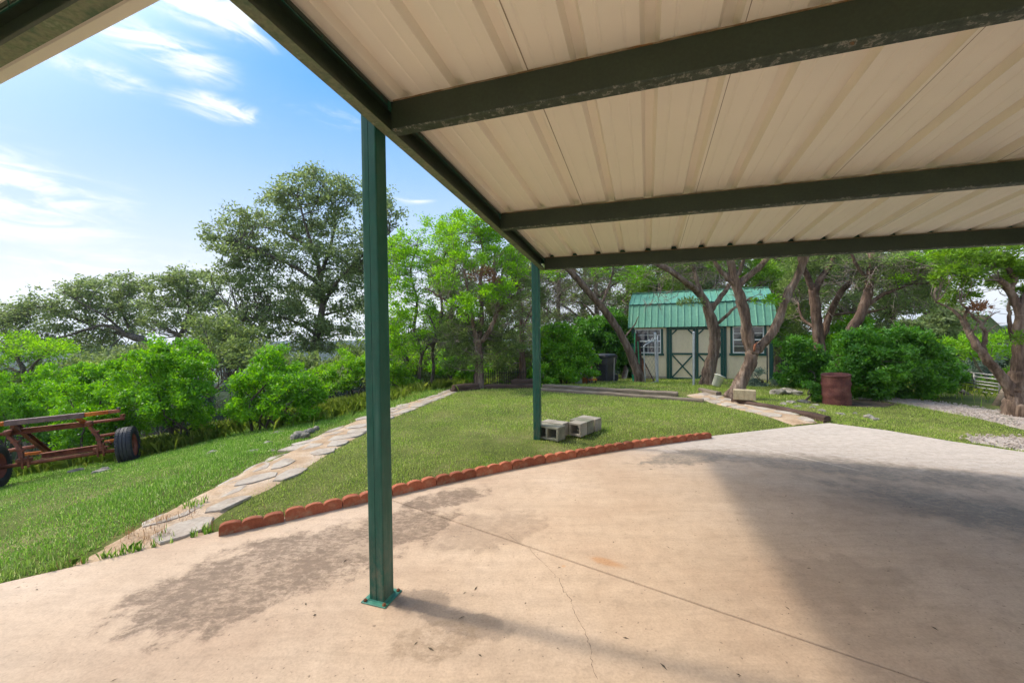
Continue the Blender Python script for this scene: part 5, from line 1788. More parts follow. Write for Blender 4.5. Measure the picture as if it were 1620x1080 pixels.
# rake leaning on the forked tree, bucket
rk = thing('garden_rake', 'long wooden handled rake leaning on the tree by the doors', 'rake', gz(1128, 614, 11.4))
ra, rb = gz(1128, 614, 11.4), at(1140, 540, 11.6)
mb = MB(); mb.tube([ra, rb], 0.016, 8); mb.build('handle', M_HANDLE, rk)
mb = MB(); mb.bar(ra + [-.12, 0, .02], ra + [.12, 0, .02], .02, .03)
for k in range(9): mb.bar(ra + [-.11 + .0275 * k, 0, .02], ra + [-.11 + .0275 * k, -.07, .0], .006, .008)
mb.build('head', M_RUST, rk)
q = gz(1132, 617, 10.9)
o = thing('bucket', 'white plastic bucket tipped over at the foot of the tree', 'bucket', q)
tilt = Matrix.Rotation(math.radians(24), 3, 'Y')
lathe_obj('body', [(0.0, 0.0), (0.105, 0.0), (0.135, 0.3), (0.145, 0.3), (0.145, 0.32), (0.132, 0.32), (0.10, 0.02), (0.0, 0.02)], M_BUCKET, q + [0, 0, 0.03], o, tilt=tilt)

# barrel
q = gz(1324, 640, 8.35) - [0, 0, 0.05]
o = thing('steel_barrel', 'dark red rusty steel barrel half under the big green shrub', 'barrel', q)
tl = Matrix.Rotation(math.radians(-4), 3, 'Y') @ Matrix.Rotation(math.radians(2), 3, 'X')
pr = [(0.0, 0.0), (0.24, 0.0), (0.253, 0.012), (0.245, 0.03)]
for k in range(1, 14):
    z = 0.03 + k * 0.045
    pr.append((0.245 + (0.014 if k in (5, 10) else 0), z))
pr += [(0.245, 0.655), (0.257, 0.665), (0.25, 0.68), (0.232, 0.672), (0.232, 0.60), (0.0, 0.60)]
br = lathe_obj('body', pr, M_BARREL, q, o, n=30, tilt=tl)
for vtx in br.data.vertices:
    c = vtx.co
    for dx, dz, am in ((-0.9, 0.33, 0.03), (-1.9, 0.2, 0.02), (-1.3, 0.5, 0.022), (-2.3, 0.45, 0.02)):
        a = math.atan2(c.y, c.x)
        f = math.exp(-((a - dx) ** 2) / 0.06 - ((c.z - dz) ** 2) / 0.006)
        c.x *= 1 - am / 0.27 * f; c.y *= 1 - am / 0.27 * f


# ------------------------------------------------------------------ rocks
def rock(c, r, label, group, flat=0.6, name='rock'):
    bm = bmesh.new()
    bmesh.ops.create_icosphere(bm, subdivisions=2, radius=1.0)
    off = rng.uniform(0, 50, 3)
    from mathutils import noise as mn
    sx, sy = rng.uniform(0.8, 1.3), rng.uniform(0.7, 1.1)
    for v_ in bm.verts:
        n_ = mn.noise(v_.co * 1.3 + Vector(off)) * 0.45 + mn.noise(v_.co * 3.1 + Vector(off)) * 0.2
        v_.co = Vector((v_.co.x * sx, v_.co.y * sy, v_.co.z * flat)) * r * (1 + n_)
    me = bpy.data.meshes.new(name)
    bm.to_mesh(me); bm.free()
    me.materials.append(M_ROCK)
    o = bpy.data.objects.new(name, me); COL.objects.link(o)
    o.location = (c[0], c[1], c[2]); o.rotation_euler[2] = rng.uniform(0, 6.28)
    return tag(o, label, 'rock', group)


RG = 'limestone rocks in the sloping grass'
for (x, y, r, lab) in ((122, 745, .10, 'flat pale rock in the grass, left of two below the trailer'), (163, 745, .12, 'flat pale rock in the grass, right of two below the trailer'), (140, 733, .07, 'small pale rock just behind the two flat rocks below the trailer'),
                       (160, 722, .09, 'pale rock under the trailer axle near the right wheel')):
    q = gp(x, y); rock(q + [0, 0, 0.0], r, lab, RG, 0.45)
k = 0
for (x, y, r) in ((352, 705, .08), (338, 715, .09), (325, 712, .07), (403, 712, .09), (424, 700, .08), (430, 712, .07), (440, 684, .10), (412, 692, .07)):
    q = gp(x, y); rock(q - [0, 0, .02], r, 'pale limestone rock half sunk in the grass before the shrubs', 'half sunk rocks before the shrubs', 0.5)
for (x, y, r) in ((466, 694, .075), (474, 690, .085), (482, 692, .07), (492, 684, .065), (500, 680, .06), (486, 686, .06)):
    q = gp(x, y); rock(q + [0, 0, .03], r, 'rough limestone rock in the heap beside the flagstone path', 'heap of rocks beside the path', 0.7)
for (x, y, r) in ((1240, 639, .08), (1252, 637, .10), (1262, 643, .06), (1270, 636, .11), (1285, 645, .07), (1292, 641, .06), (1300, 650, .07), (1330, 655, .06), (1352, 654, .05), (1246, 646, .05), (1375, 660, .10), (1385, 664, .07)):
    q = gp(x, y); rock(q, r, 'small pale rock on the ground left of the rusty barrel' if x < 1310 else 'small pale rock on the ground in front of the barrel shrub', 'pale rocks left of the barrel' if x < 1310 else 'pale rocks before the barrel shrub', 0.55)
for (x, y, r) in ((1568, 655, .06), (1580, 657, .07), (1590, 661, .06), (1598, 665, .07), (1603, 668, .06), (1560, 658, .05)):
    q = gp(x, y); rock(q, r, 'small pale stone at the foot of the grey forked tree', 'stones round the grey tree', 0.6)
for (x, y, r) in ((1240, 626, .15), (1254, 625, .17), (1268, 627, .14)):
    q = gp(x, y); rock(q + [0, 0.2, .06], r, 'brown weathered boulder behind the grass strip, between bush and barrel', 'brown boulders behind the grass strip', 0.55, 'boulder')

# ------------------------------------------------------------------ field gate and leaning post on the right
fg = thing('field_gate', 'grey pipe field gate standing beyond the driveway', 'gate', gz(1540, 640, 9.6))
g0, g1 = gz(1506, 635, 10.2), gz(1581, 648, 8.9)
gh = at(1540, 590, 9.6)[2] - g0[2]
for f, nm in ((0.0, 'stile'), (0.5, 'stile'), (1.0, 'stile')):
    b = g0 * (1 - f) + g1 * f
    mb = MB(); mb.tube([b + [0, 0, .02], b + [0, 0, gh * (0.62 + 0.38 * min(1, f * 2))]], 0.017, 8); mb.build(nm, M_GATEPIPE, fg, smooth=True)
for k, h in enumerate((0.12, 0.3, 0.48, 0.62, 0.82, 1.0)):
    f0 = 0.0 if h < 0.65 else 0.4
    mb = MB(); mb.tube([g0 * (1 - f0) + g1 * f0 + [0, 0, gh * h], g1 + [0, 0, gh * h - 0.02]], 0.016, 8); mb.build('rail', M_GATEPIPE, fg, smooth=True)
mb = MB()
mb.tube([gz(1572, 652, 8.0) - [0, 0, .1], at(1599, 604, 7.9)], 0.062, 10, ripple=0.04)
tag(mb.build('leaning_post', M_TIMBER_G, smooth=True), 'grey wooden post leaning on the forked tree beside the gate', 'fence post')
mb = MB()
mb.tube(spline([gz(1520, 640, 9.3) + [0, 0, .08], at(1550, 634, 9.1), at(1582, 628, 8.9)], 8), [0.05, 0.055, 0.06, 0.06, 0.055, 0.05, 0.05, 0.04], 9, ripple=0.08)
tag(mb.build('fallen_log', M_BARK_DK, smooth=True), 'dark fallen log lying across the foot of the pipe gate', 'log')

# ------------------------------------------------------------------ low picket fence behind the lawn
pf = thing('picket_fence', 'low dark iron picket fence behind the lawn, right of the cedar trunk', 'fence', gz(800, 612, 12.4))
f0, f1 = gz(769, 612, 12.3), gz(832, 610, 12.9)
for k in range(19):
    t = k / 18
    b = f0 * (1 - t) + f1 * t
    mb = MB(); mb.tube([b, b + [rng.normal(0, .01), 0, 0.52 + rng.uniform(-.02, .04)]], 0.009, 6); mb.build('picket', M_IRON, pf)
for h in (0.1, 0.42):
    mb = MB(); mb.tube([f0 + [0, .012, h], f1 + [0, .012, h]], 0.009, 6); mb.build('rail', M_IRON, pf)

# ------------------------------------------------------------------ foliage tools
class Leaves:
    def __init__(self): self.P, self.A, self.S, self.L, self.W = [], [], [], [], []

    def add(self, P, A, S, L, W):
        self.P.append(P); self.A.append(A); self.S.append(S); self.L.append(L); self.W.append(W)

    def count(self): return sum(len(p) for p in self.P)

    def build(self, name, mat, parent, kind=None):
        P = np.concatenate(self.P); A = np.concatenate(self.A); S = np.concatenate(self.S); L = np.concatenate(self.L)[:, None]; W = np.concatenate(self.W)[:, None]
        Nn = np.cross(A, S)
        v0 = P; v1 = P + A * L * 0.45 + S * W * 0.5 + Nn * W * 0.18; v2 = P + A * L; v3 = P + A * L * 0.45 - S * W * 0.5 + Nn * W * 0.18
        V = np.stack([v0, v1, v2, v3], 1).reshape(-1, 3)
        F = np.arange(len(V)).reshape(-1, 4)
        return np_mesh(name, V, F, mat, parent, kind)


def unit(a): return a / np.maximum(1e-9, np.linalg.norm(a, axis=1, keepdims=True))


def frame_for(A):
    r = rng.normal(0, 1, A.shape)
    return unit(np.cross(A, r))


def ell_points(c, R, n, shell=0.45, low=-1.0):
    """points inside an ellipsoid, biased to its outside"""
    d = unit(rng.normal(0, 1, (n, 3)))
    if low > -1: d[:, 2] = np.where(d[:, 2] < low, np.abs(d[:, 2]), d[:, 2])
    r = rng.random(n) ** shell
    return c + d * R * r[:, None], d


def leaf_tufts(LV, c, R, nsub, per, sub, L, W, style, low=-1.0, shell=0.4):
    cs, dirs = ell_points(np.array(c), np.array(R), nsub, shell, low)
    sc = sub * rng.uniform(0.6, 1.4, nsub)
    idx = np.repeat(np.arange(nsub), per)
    n = len(idx)
    if style == 'cedar':
        off = rng.normal(0, 1, (n, 3)) * np.array([1, 1, 0.7])
        P = cs[idx] + off * sc[idx][:, None] * 0.5
        A = unit(off * 0.7 + dirs[idx] * 0.8 + np.array([0, 0, 0.55]) + rng.normal(0, 0.35, (n, 3)))
    elif style == 'laurel':
        off = rng.normal(0, 1, (n, 3)) * np.array([1, 1, 0.7])
        P = cs[idx] + off * sc[idx][:, None] * 0.6
        rad_ = unit(off + dirs[idx])
        tn_ = rng.normal(0, 1, (n, 3)); tn_ -= rad_ * (tn_ * rad_).sum(1, keepdims=True)
        A = unit(unit(tn_) + rad_ * 0.35 + np.array([0, 0, 0.2]) + rng.normal(0, 0.35, (n, 3)))
        S = unit(np.cross(A, rad_ + rng.normal(0, 0.35, (n, 3))))
    else:
        off = rng.normal(0, 1, (n, 3)) * np.array([1, 1, 0.6])
        P = cs[idx] + off * sc[idx][:, None] * 0.6
        A = unit(rng.normal(0, 1, (n, 3)) + dirs[idx] * 0.4)
    if style != 'laurel': S = frame_for(A)
    LV.add(P, A, S, L * rng.uniform(0.65, 1.3, n), W * rng.uniform(0.65, 1.3, n))
    return cs


def limb_tube(mb, pts, r0, r1, n=9, ripple=0.09, kk=3, seg=None, flare=0.0, wob=0.007):
    seg = seg or max(6, int(4 * len(pts)))
    P = spline(pts, seg)
    L = np.linalg.norm(np.array(pts[-1]) - np.array(pts[0]))
    P = [p + rng.normal(0, wob * min(1, L), 3) * (0 if i == 0 else 1) for i, p in enumerate(P)]
    t = np.linspace(0, 1, seg)
    R = r0 * (1 - t) + r1 * t
    R = R * (1 + flare * np.exp(-t * 9))
    mb.tube(P, list(R), n, ripple=ripple, kk=kk, seed=int(rng.integers(1e6)))
    return P


def grow_twigs(mb, ends, skel, r=0.02, frac=1.0, sag=0.06, n=3, seg=4):
    """thin branches from the nearest limb point to leaf clusters"""
    sk = np.array(skel)
    for e in ends:
        if rng.random() > frac: continue
        d = sk - e
        # prefer points lower than the cluster, so branches rise outwards
        dist = np.linalg.norm(d, axis=1) + 0.5 * np.maximum(0, d[:, 2])
        b = sk[np.argmin(dist)]
        L = np.linalg.norm(e - b)
        if L < 0.08: continue
        m1 = b + (e - b) * 0.35 + rng.normal(0, 0.09, 3) * L - np.array([0, 0, sag * L])
        m2 = b + (e - b) * 0.7 + rng.normal(0, 0.07, 3) * L
        P = spline([b, m1, m2, e], seg + 2)
        rr = r * min(1.6, 0.4 + L * 0.5)
        mb.tube(P, list(np.linspace(rr, rr * 0.3, len(P))), n, cap=False)


def dead_twigs(mb, c, R, n, L, r):
    P, d = ell_points(np.array(c), np.array(R), n, 0.5)
    for p, q in zip(P, d):
        dr = q * 0.6 + rng.normal(0, 0.7, 3); dr /= np.linalg.norm(dr)
        l = L * rng.uniform(0.4, 1.3)
        a = p; b = p + dr * l * 0.5 + rng.normal(0, 0.12, 3) * l; c2 = b + (dr + rng.normal(0, 0.6, 3)) * l * 0.5
        mb.tube([a, b, c2], [r, r * 0.7, r * 0.3], 3, cap=False)
        for _ in range(2):
            e = b + (dr + rng.normal(0, 0.8, 3)) * l * 0.35
            mb.tube([b, e], [r * 0.6, r * 0.25], 3, cap=False)


def tree(name, label, cat, group, limbs, clumps, bark, leaf, style, per=40, sub=0.28, L=0.1, W=0.05, dens=1.0, twig=0.02, tfrac=0.7, dead=(), dead_r=0.008, root=None, shell=0.4, ripple=0.09, extra=()):
    """limbs: [(points, r0, r1)], points in world coordinates; clumps: [(px, py, Y, rx, ry[, rdepth])] in photo pixels at distance Y"""
    base = np.array(limbs[0][0][0])
    if style == 'cedar':
        L *= 0.62; W *= 0.85; per = int(per * 1.9)
    t = thing(name, label, cat, base, group)
    mb = MB()
    skel = []
    for i, lb in enumerate(limbs):
        P = limb_tube(mb, lb[0], lb[1], lb[2], 10 if lb[1] > 0.05 else 6, ripple if lb[1] > 0.04 else 0.04, flare=0.55 if i == 0 else 0.0, seg=lb[3] if len(lb) > 3 else None)
        skel += P[2:]
    mb.build('trunk', bark, t, smooth=True)
    tw = MB()
    groups = [(leaf, clumps)] + list(extra)
    for mat, cl in groups:
        LV = Leaves()
        for c in cl:
            px, py, Y, rx, ry = c[:5]
            C = at(px, py, Y); k = Y / F_PX
            rd = c[5] if len(c) > 5 else 0.9 * rx * k
            R = np.array([rx * k, rd, ry * k])
            vol = (R[0] * R[2]) / (sub * sub)
            ns = max(3, int(vol * 5.0 * dens))
            ends = leaf_tufts(LV, C, R, ns, per, sub, L, W, style, shell=shell)
            grow_twigs(tw, ends, skel, twig, tfrac * min(1, 26 / ns))
        if LV.P: LV.build('crown', mat, t)
    for d in dead:
        C = at(*d[:3]); k = d[2] / F_PX
        dead_twigs(tw, C, (d[3] * k, d[3] * k * 0.8, d[4] * k), d[5], d[6] if len(d) > 6 else 0.5, dead_r)
    if tw.v: tw.build('twigs', M_TWIG if dead else bark, t, kind='stuff')
    return t


def A(*q): return at(*q)


# ------------------------------------------------------------------ live oaks on the left skyline
Y = 20.0
rt = gz(494, 590, Y)
tree('oak_tree', 'tall live oak with a broad open crown behind the left shrubs', 'tree', 'live oaks on the left', [
    ([rt - [0, 0, .3], A(497, 556, Y), A(505, 515, Y), A(511, 480, Y)], 0.22, 0.14),
    ([A(511, 480, Y), A(507, 435, Y + .2), A(494, 390, Y), A(480, 345, Y - .3), A(470, 310, Y - .2)], 0.12, 0.025),
    ([A(511, 482, Y), A(530, 450, Y - .5), A(552, 425, Y - .8), A(585, 395, Y - 1), A(615, 370, Y - 1)], 0.10, 0.025),
    ([A(505, 440, Y + .2), A(520, 400, Y + .6), A(530, 350, Y + 1), A(520, 305, Y + 1)], 0.10, 0.025),
    ([A(506, 450, Y), A(470, 425, Y - 1), A(430, 405, Y - 1.3), A(385, 385, Y - 1.2), A(350, 380, Y - 1)], 0.10, 0.02),
    ([A(494, 395, Y), A(455, 370, Y + .8), A(420, 360, Y + 1), A(385, 345, Y + 1)], 0.07, 0.02),
    ([A(502, 530, Y), A(470, 510, Y - .8), A(430, 500, Y - 1.2), A(390, 505, Y - 1.4), A(355, 520, Y - 1.4)], 0.09, 0.02),
    ([A(507, 500, Y), A(540, 490, Y + .6), A(575, 478, Y + 1)], 0.07, 0.02),
    ([A(495, 570, Y), A(482, 545, Y - .4), A(470, 525, Y - .5)], 0.05, 0.02),
], [(478, 300, Y, 42, 28), (505, 283, Y + .5, 30, 18), (440, 318, Y, 32, 26), (548, 305, Y - .3, 40, 28), (600, 335, Y - .8, 36, 34), (520, 345, Y + .5, 40, 30), (470, 365, Y + .6, 46, 30),
    (400, 352, Y - .5, 44, 26), (360, 372, Y - .8, 34, 30), (385, 400, Y - 1, 50, 26), (440, 405, Y - 1, 46, 26), (365, 440, Y - 1.2, 36, 24), (420, 445, Y - 1, 40, 22), (560, 390, Y - .8, 48, 34),
    (590, 440, Y - .6, 40, 30), (530, 430, Y + .7, 44, 30), (480, 470, Y + .5, 46, 26), (440, 490, Y - 1, 50, 22), (385, 500, Y - 1.2, 46, 24), (555, 480, Y + .8, 40, 24), (360, 530, Y - 1.3, 36, 26), (425, 525, Y - 1, 44, 20), (545, 520, Y + .6, 40, 18), (620, 400, Y - 1, 24, 30), (405, 470, Y - 1, 30, 16), (495, 515, Y - .6, 34, 20), (505, 455, Y - .7, 30, 20), (520, 545, Y - .4, 36, 14), (480, 545, Y - .6, 34, 14), (500, 400, Y - .6, 30, 18)],
    M_BARK_DK, L_OAK, 'oak', per=34, sub=0.30, L=0.15, W=0.08, dens=0.85, twig=0.022, tfrac=0.85)

Y = 24.0
rt = gz(232, 575, Y)
tree('oak_tree', 'wide low live oak with long arching limbs above the left shrubs', 'tree', 'live oaks on the left', [
    ([rt - [0, 0, .3], A(228, 552, Y), A(214, 535, Y), A(196, 528, Y)], 0.26, 0.18),
    ([A(205, 530, Y), A(170, 515, Y - .4), A(140, 520, Y - .8), A(110, 530, Y - 1), A(80, 538, Y - 1)], 0.12, 0.03),
    ([A(205, 530, Y), A(150, 518, Y + .5), A(135, 495, Y + .6), A(140, 470, Y + .6)], 0.10, 0.03),
    ([A(150, 517, Y + .3), A(110, 500, Y), A(75, 485, Y - .4), A(45, 490, Y - .5)], 0.08, 0.02),
    ([A(214, 535, Y), A(195, 500, Y + .8), A(190, 470, Y + 1), A(200, 445, Y + 1)], 0.09, 0.02),
    ([A(190, 520, Y), A(165, 500, Y - .8), A(130, 480, Y - 1), A(100, 462, Y - 1)], 0.07, 0.02),
], [(195, 448, Y, 40, 18), (150, 456, Y, 44, 20), (105, 468, Y - .4, 40, 20), (60, 485, Y - .6, 40, 18), (25, 505, Y - .6, 36, 16), (120, 498, Y, 46, 16), (175, 485, Y + .7, 44, 22), (215, 480, Y + .6, 34, 26),
    (70, 520, Y - .8, 46, 14), (30, 535, Y - .7, 30, 12), (160, 530, Y + .5, 40, 16), (205, 515, Y + .8, 36, 18), (130, 548, Y + .3, 50, 12), (180, 555, Y, 46, 14), (-15, 510, Y - .5, 36, 24)],
    M_BARK_DK, L_OAK, 'oak', per=32, sub=0.33, L=0.17, W=0.09, dens=0.8, twig=0.026, tfrac=0.85)

Y = 22.0
rt = gz(272, 580, Y)
tree('oak_tree', 'smaller live oak with a bent trunk between the wide oak and the tall oak', 'tree', 'live oaks on the left', [
    ([rt - [0, 0, .3], A(281, 545, Y), A(285, 530, Y), A(296, 510, Y), A(300, 490, Y)], 0.15, 0.10),
    ([A(300, 490, Y), A(296, 465, Y), A(300, 440, Y)], 0.08, 0.02),
    ([A(299, 495, Y), A(325, 475, Y - .5), A(345, 465, Y - .5)], 0.06, 0.02),
    ([A(300, 485, Y), A(275, 465, Y + .5), A(258, 450, Y + .5)], 0.06, 0.02),
], [(295, 440, Y, 34, 18), (265, 452, Y, 28, 20), (325, 452, Y - .3, 26, 20), (300, 470, Y + .4, 36, 18), (258, 482, Y + .4, 30, 20), (335, 485, Y - .5, 30, 20), (300, 508, Y + .6, 30, 12), (340, 515, Y, 30, 18), (250, 515, Y + .5, 30, 14), (322, 540, Y + 1, 36, 16)],
    M_BARK_DK, L_OAK, 'oak', per=32, sub=0.30, L=0.16, W=0.085, dens=0.85, twig=0.022, tfrac=0.85)

Y = 15.0
rt = gz(40, 640, Y)
tree('cedar_tree', 'scrubby cedar with bare grey lower twigs at the far left edge', 'tree', 'cedars on the left slope', [
    ([rt - [0, 0, .3], A(38, 600, Y), A(30, 570, Y), A(10, 545, Y)], 0.10, 0.04), ([A(38, 600, Y), A(55, 575, Y - .3), A(75, 555, Y - .5)], 0.06, 0.02), ([A(36, 590, Y), A(12, 580, Y + .4), A(-12, 565, Y + .4)], 0.05, 0.02)],
    [(70, 545, Y - .4, 38, 12), (15, 540, Y, 34, 16), (95, 555, Y - .5, 20, 12), (-5, 570, Y, 30, 20), (40, 560, Y, 30, 12), (10, 600, Y, 36, 16)], M_BARK_DK, L_CEDAR, 'cedar', per=34, sub=0.22, L=0.15, W=0.05, dens=0.8, dead=((45, 585, Y, 40, 22, 70, 0.6),))

# a mass of brush closing the gap under the oaks
Y = 16.0
for (nm, lb, px, cl, lf, st_) in (
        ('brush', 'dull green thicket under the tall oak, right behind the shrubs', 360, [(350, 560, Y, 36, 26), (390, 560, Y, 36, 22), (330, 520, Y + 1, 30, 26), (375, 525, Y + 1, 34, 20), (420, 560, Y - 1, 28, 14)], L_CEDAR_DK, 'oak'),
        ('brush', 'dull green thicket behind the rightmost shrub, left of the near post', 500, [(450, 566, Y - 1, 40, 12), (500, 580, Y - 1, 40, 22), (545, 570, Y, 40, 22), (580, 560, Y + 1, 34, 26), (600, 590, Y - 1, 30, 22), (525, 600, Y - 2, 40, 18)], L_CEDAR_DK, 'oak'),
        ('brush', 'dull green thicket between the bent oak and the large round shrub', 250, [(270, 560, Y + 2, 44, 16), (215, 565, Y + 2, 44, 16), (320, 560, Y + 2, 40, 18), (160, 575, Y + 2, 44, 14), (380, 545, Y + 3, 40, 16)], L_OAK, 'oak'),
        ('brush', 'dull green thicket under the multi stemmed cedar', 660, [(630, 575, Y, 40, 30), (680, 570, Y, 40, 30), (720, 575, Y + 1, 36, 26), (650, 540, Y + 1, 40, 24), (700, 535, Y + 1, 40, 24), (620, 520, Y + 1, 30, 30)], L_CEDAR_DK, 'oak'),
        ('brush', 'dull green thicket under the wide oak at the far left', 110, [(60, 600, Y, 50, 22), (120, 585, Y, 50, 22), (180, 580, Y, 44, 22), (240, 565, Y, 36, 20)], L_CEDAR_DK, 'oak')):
    rt = gz(px, 610, Y)
    tree('thicket', lb, 'thicket', 'thickets behind the left shrubs', [([rt - [0, 0, .2], rt + [0.1, 0, .8], rt + [0.1, 0, 1.6]], 0.05, 0.02), ([rt, rt + [.9, .2, 1.2]], 0.03, 0.01), ([rt, rt + [-.9, .2, 1.2]], 0.03, 0.01)], cl, M_BARK_DK, lf, st_, per=30, sub=0.28, L=0.16, W=0.08, dens=0.9, tfrac=0.5)


# ------------------------------------------------------------------ rounded shrubs
def shrub(label, root_px, cl, Y, leaf, group, per=46, sub=0.13, L=0.06, W=0.032, nst=7, name='evergreen_shrub', cat='shrub', dens=1.0, style='laurel', bark=None, spread=1.0, shell=0.34, stem_r=0.026):
    """cl: list of lobes (px, py, rx, ry[, dY])"""
    base = gz(root_px[0], root_px[1], Y)
    if style == 'laurel':
        L *= 0.85; W *= 1.0; per = int(per * 1.6)
    t = thing(name, label, cat, base, group)
    st = MB(); skel = []
    tops = [at(c[0], c[1], Y + (c[4] if len(c) > 4 else 0)) for c in cl]
    for k in range(nst):
        e = tops[k % len(tops)] + rng.normal(0, 0.08, 3)
        b = base + np.array([rng.normal(0, 0.13 * spread), rng.normal(0, 0.13 * spread), -0.05])
        m1 = b + (e - b) * 0.4 + np.array([rng.normal(0, 0.1), rng.normal(0, 0.1), 0.06])
        m2 = b + (e - b) * 0.7 + rng.normal(0, 0.08, 3)
        r = stem_r * rng.uniform(0.7, 1.2)
        skel += limb_tube(st, [b, m1, m2, e], r, r * 0.35, 6, 0.05, seg=9)[2:]
    st.build('stem', bark or M_BARK_DK, t, smooth=True)
    LV = Leaves(); tw = MB()
    for c in cl:
        C = at(c[0], c[1], Y + (c[4] if len(c) > 4 else 0)); k = Y / F_PX
        R = np.array([c[2] * k, 0.85 * c[2] * k, c[3] * k])
        # each lobe is a heap of smaller leafy heads on its skin
        nh = max(6, int(15 * dens * (R[0] * R[2]) / 0.16))
        hc, hd = ell_points(C, R, nh, 0.22)
        for p in hc:
            hr = sub * rng.uniform(0.8, 1.5)
            leaf_tufts(LV, p, np.array([hr, hr, hr * 0.75]), 6, int(per / 2), sub * 0.55, L, W, style, shell=0.3)
        grow_twigs(tw, hc, skel, 0.011, 0.55, n=3)
    LV.build('crown', leaf, t)
    if tw.v: tw.build('twigs', bark or M_BARK_DK, t, kind='stuff')
    return t


SG = 'rounded evergreen shrubs behind the trailer'
shrub('large round bright green shrub just right of the trailer wheel', (285, 697), [(265, 562, 44, 26), (235, 585, 46, 34, -.1), (300, 585, 42, 34), (215, 632, 42, 28, -.2), (262, 635, 46, 30, -.5), (306, 632, 32, 26, -.2), (238, 662, 36, 18, .1), (300, 662, 36, 16, .1), (262, 610, 40, 30, .6)], 7.9, L_LAUREL, SG, nst=9)
shrub('dense bright green shrub nearest the flagstone path, rightmost of the left row', (430, 682), [(440, 577, 40, 22), (410, 595, 36, 24), (470, 597, 34, 26), (388, 615, 28, 26), (440, 612, 44, 26, -.4), (490, 622, 24, 26), (400, 640, 40, 26, -.3), (455, 645, 38, 24, -.3), (380, 650, 20, 16), (480, 650, 26, 18, .1), (430, 600, 40, 24, .6)], 7.9, L_LAUREL, SG, nst=10)
shrub('bright green shrub behind the trailer rail, left of the large round shrub', (160, 715), [(165, 610, 36, 24, .3), (120, 635, 38, 28), (165, 645, 40, 28, -.2), (110, 668, 30, 22), (150, 680, 40, 20), (190, 670, 26, 24)], 7.7, L_LAUREL, SG, nst=7)
shrub('bright green shrub standing behind the others, above the middle of the trailer', (130, 680), [(100, 596, 36, 22), (140, 590, 36, 16), (70, 616, 32, 22), (178, 600, 26, 14, .3), (120, 622, 42, 24)], 10.0, L_LAUREL, SG, nst=7)
shrub('bright green shrub at the left edge behind the trailer', (25, 715), [(20, 615, 40, 22), (60, 640, 34, 26), (10, 650, 44, 28), (50, 675, 34, 22), (-20, 680, 36, 24), (-35, 640, 30, 24)], 8.2, L_LAUREL, SG, nst=7)
shrub('weedy small shrub low behind the trailer drawbar', (85, 712), [(70, 690, 26, 14), (100, 698, 24, 12), (125, 700, 16, 10)], 8.1, L_LAUREL_DK, 'low weeds under the trailer', nst=4, per=40)
shrub('thin leggy shrub behind the near post', (560, 645), [(550, 575, 26, 20), (575, 595, 30, 24), (540, 605, 24, 18), (600, 575, 26, 20), (520, 590, 14, 18)], 11.5, L_CEDAR, 'scrub left of the path', nst=6, per=32, dens=0.7, L=0.1, W=0.04)
shrub('yellow green low shrub right beside the near post, left of the path', (640, 630), [(620, 600, 22, 16), (650, 605, 16, 12), (635, 585, 20, 14)], 12.0, L_CEDAR, 'scrub left of the path', nst=5, per=30, dens=0.6, L=0.1, W=0.04)

# ------------------------------------------------------------------ cedars in the middle
Y = 12.3
rt = gz(661, 621, Y)
tree('cedar_tree', 'multi stemmed cedar with dark crooked trunks and bright green crown, right of the near post', 'tree', 'cedars behind the lawn', [
    ([rt - [0, 0, .1], A(655, 600, Y), A(648, 580, Y), A(640, 560, Y), A(620, 530, Y - .3)], 0.07, 0.03),
    ([rt - [0, 0, .05], A(664, 590, Y), A(668, 560, Y), A(680, 545, Y), A(700, 535, Y + .2), A(716, 520, Y + .3)], 0.065, 0.025),
    ([A(681, 618, Y + .3), A(686, 585, Y + .3), A(684, 555, Y + .3), A(690, 530, Y), A(680, 500, Y)], 0.06, 0.025),
    ([A(668, 560, Y), A(655, 520, Y + .3), A(660, 480, Y + .4), A(650, 430, Y + .5), A(660, 390, Y + .5)], 0.06, 0.02),
    ([A(684, 550, Y + .3), A(700, 490, Y + .6), A(692, 440, Y + .8), A(705, 400, Y + .8), A(720, 370, Y + .8)], 0.06, 0.02),
    ([A(648, 580, Y), A(630, 555, Y + .2), A(622, 530, Y + .3)], 0.035, 0.015),
], [(640, 385, Y + .4, 34, 20), (685, 365, Y + .8, 34, 18), (720, 352, Y + 1, 26, 16), (660, 415, Y + .3, 44, 22), (622, 415, Y, 26, 24), (705, 400, Y + .8, 40, 22), (640, 455, Y - .2, 36, 20), (690, 445, Y + .6, 36, 18), (625, 495, Y - .4, 34, 24), (665, 490, Y + .2, 36, 20), (640, 535, Y - .5, 34, 24), (610, 550, Y - .4, 26, 30), (690, 520, Y + .3, 30, 16), (625, 590, Y - .3, 24, 20), (650, 560, Y + .6, 26, 18)],
    M_BARK_DK, L_CEDAR, 'cedar', per=36, sub=0.15, L=0.12, W=0.042, dens=0.42, twig=0.014, tfrac=0.8, dead=((690, 540, Y, 36, 34, 60, 0.45), (660, 470, Y + .5, 40, 60, 50, 0.5)))

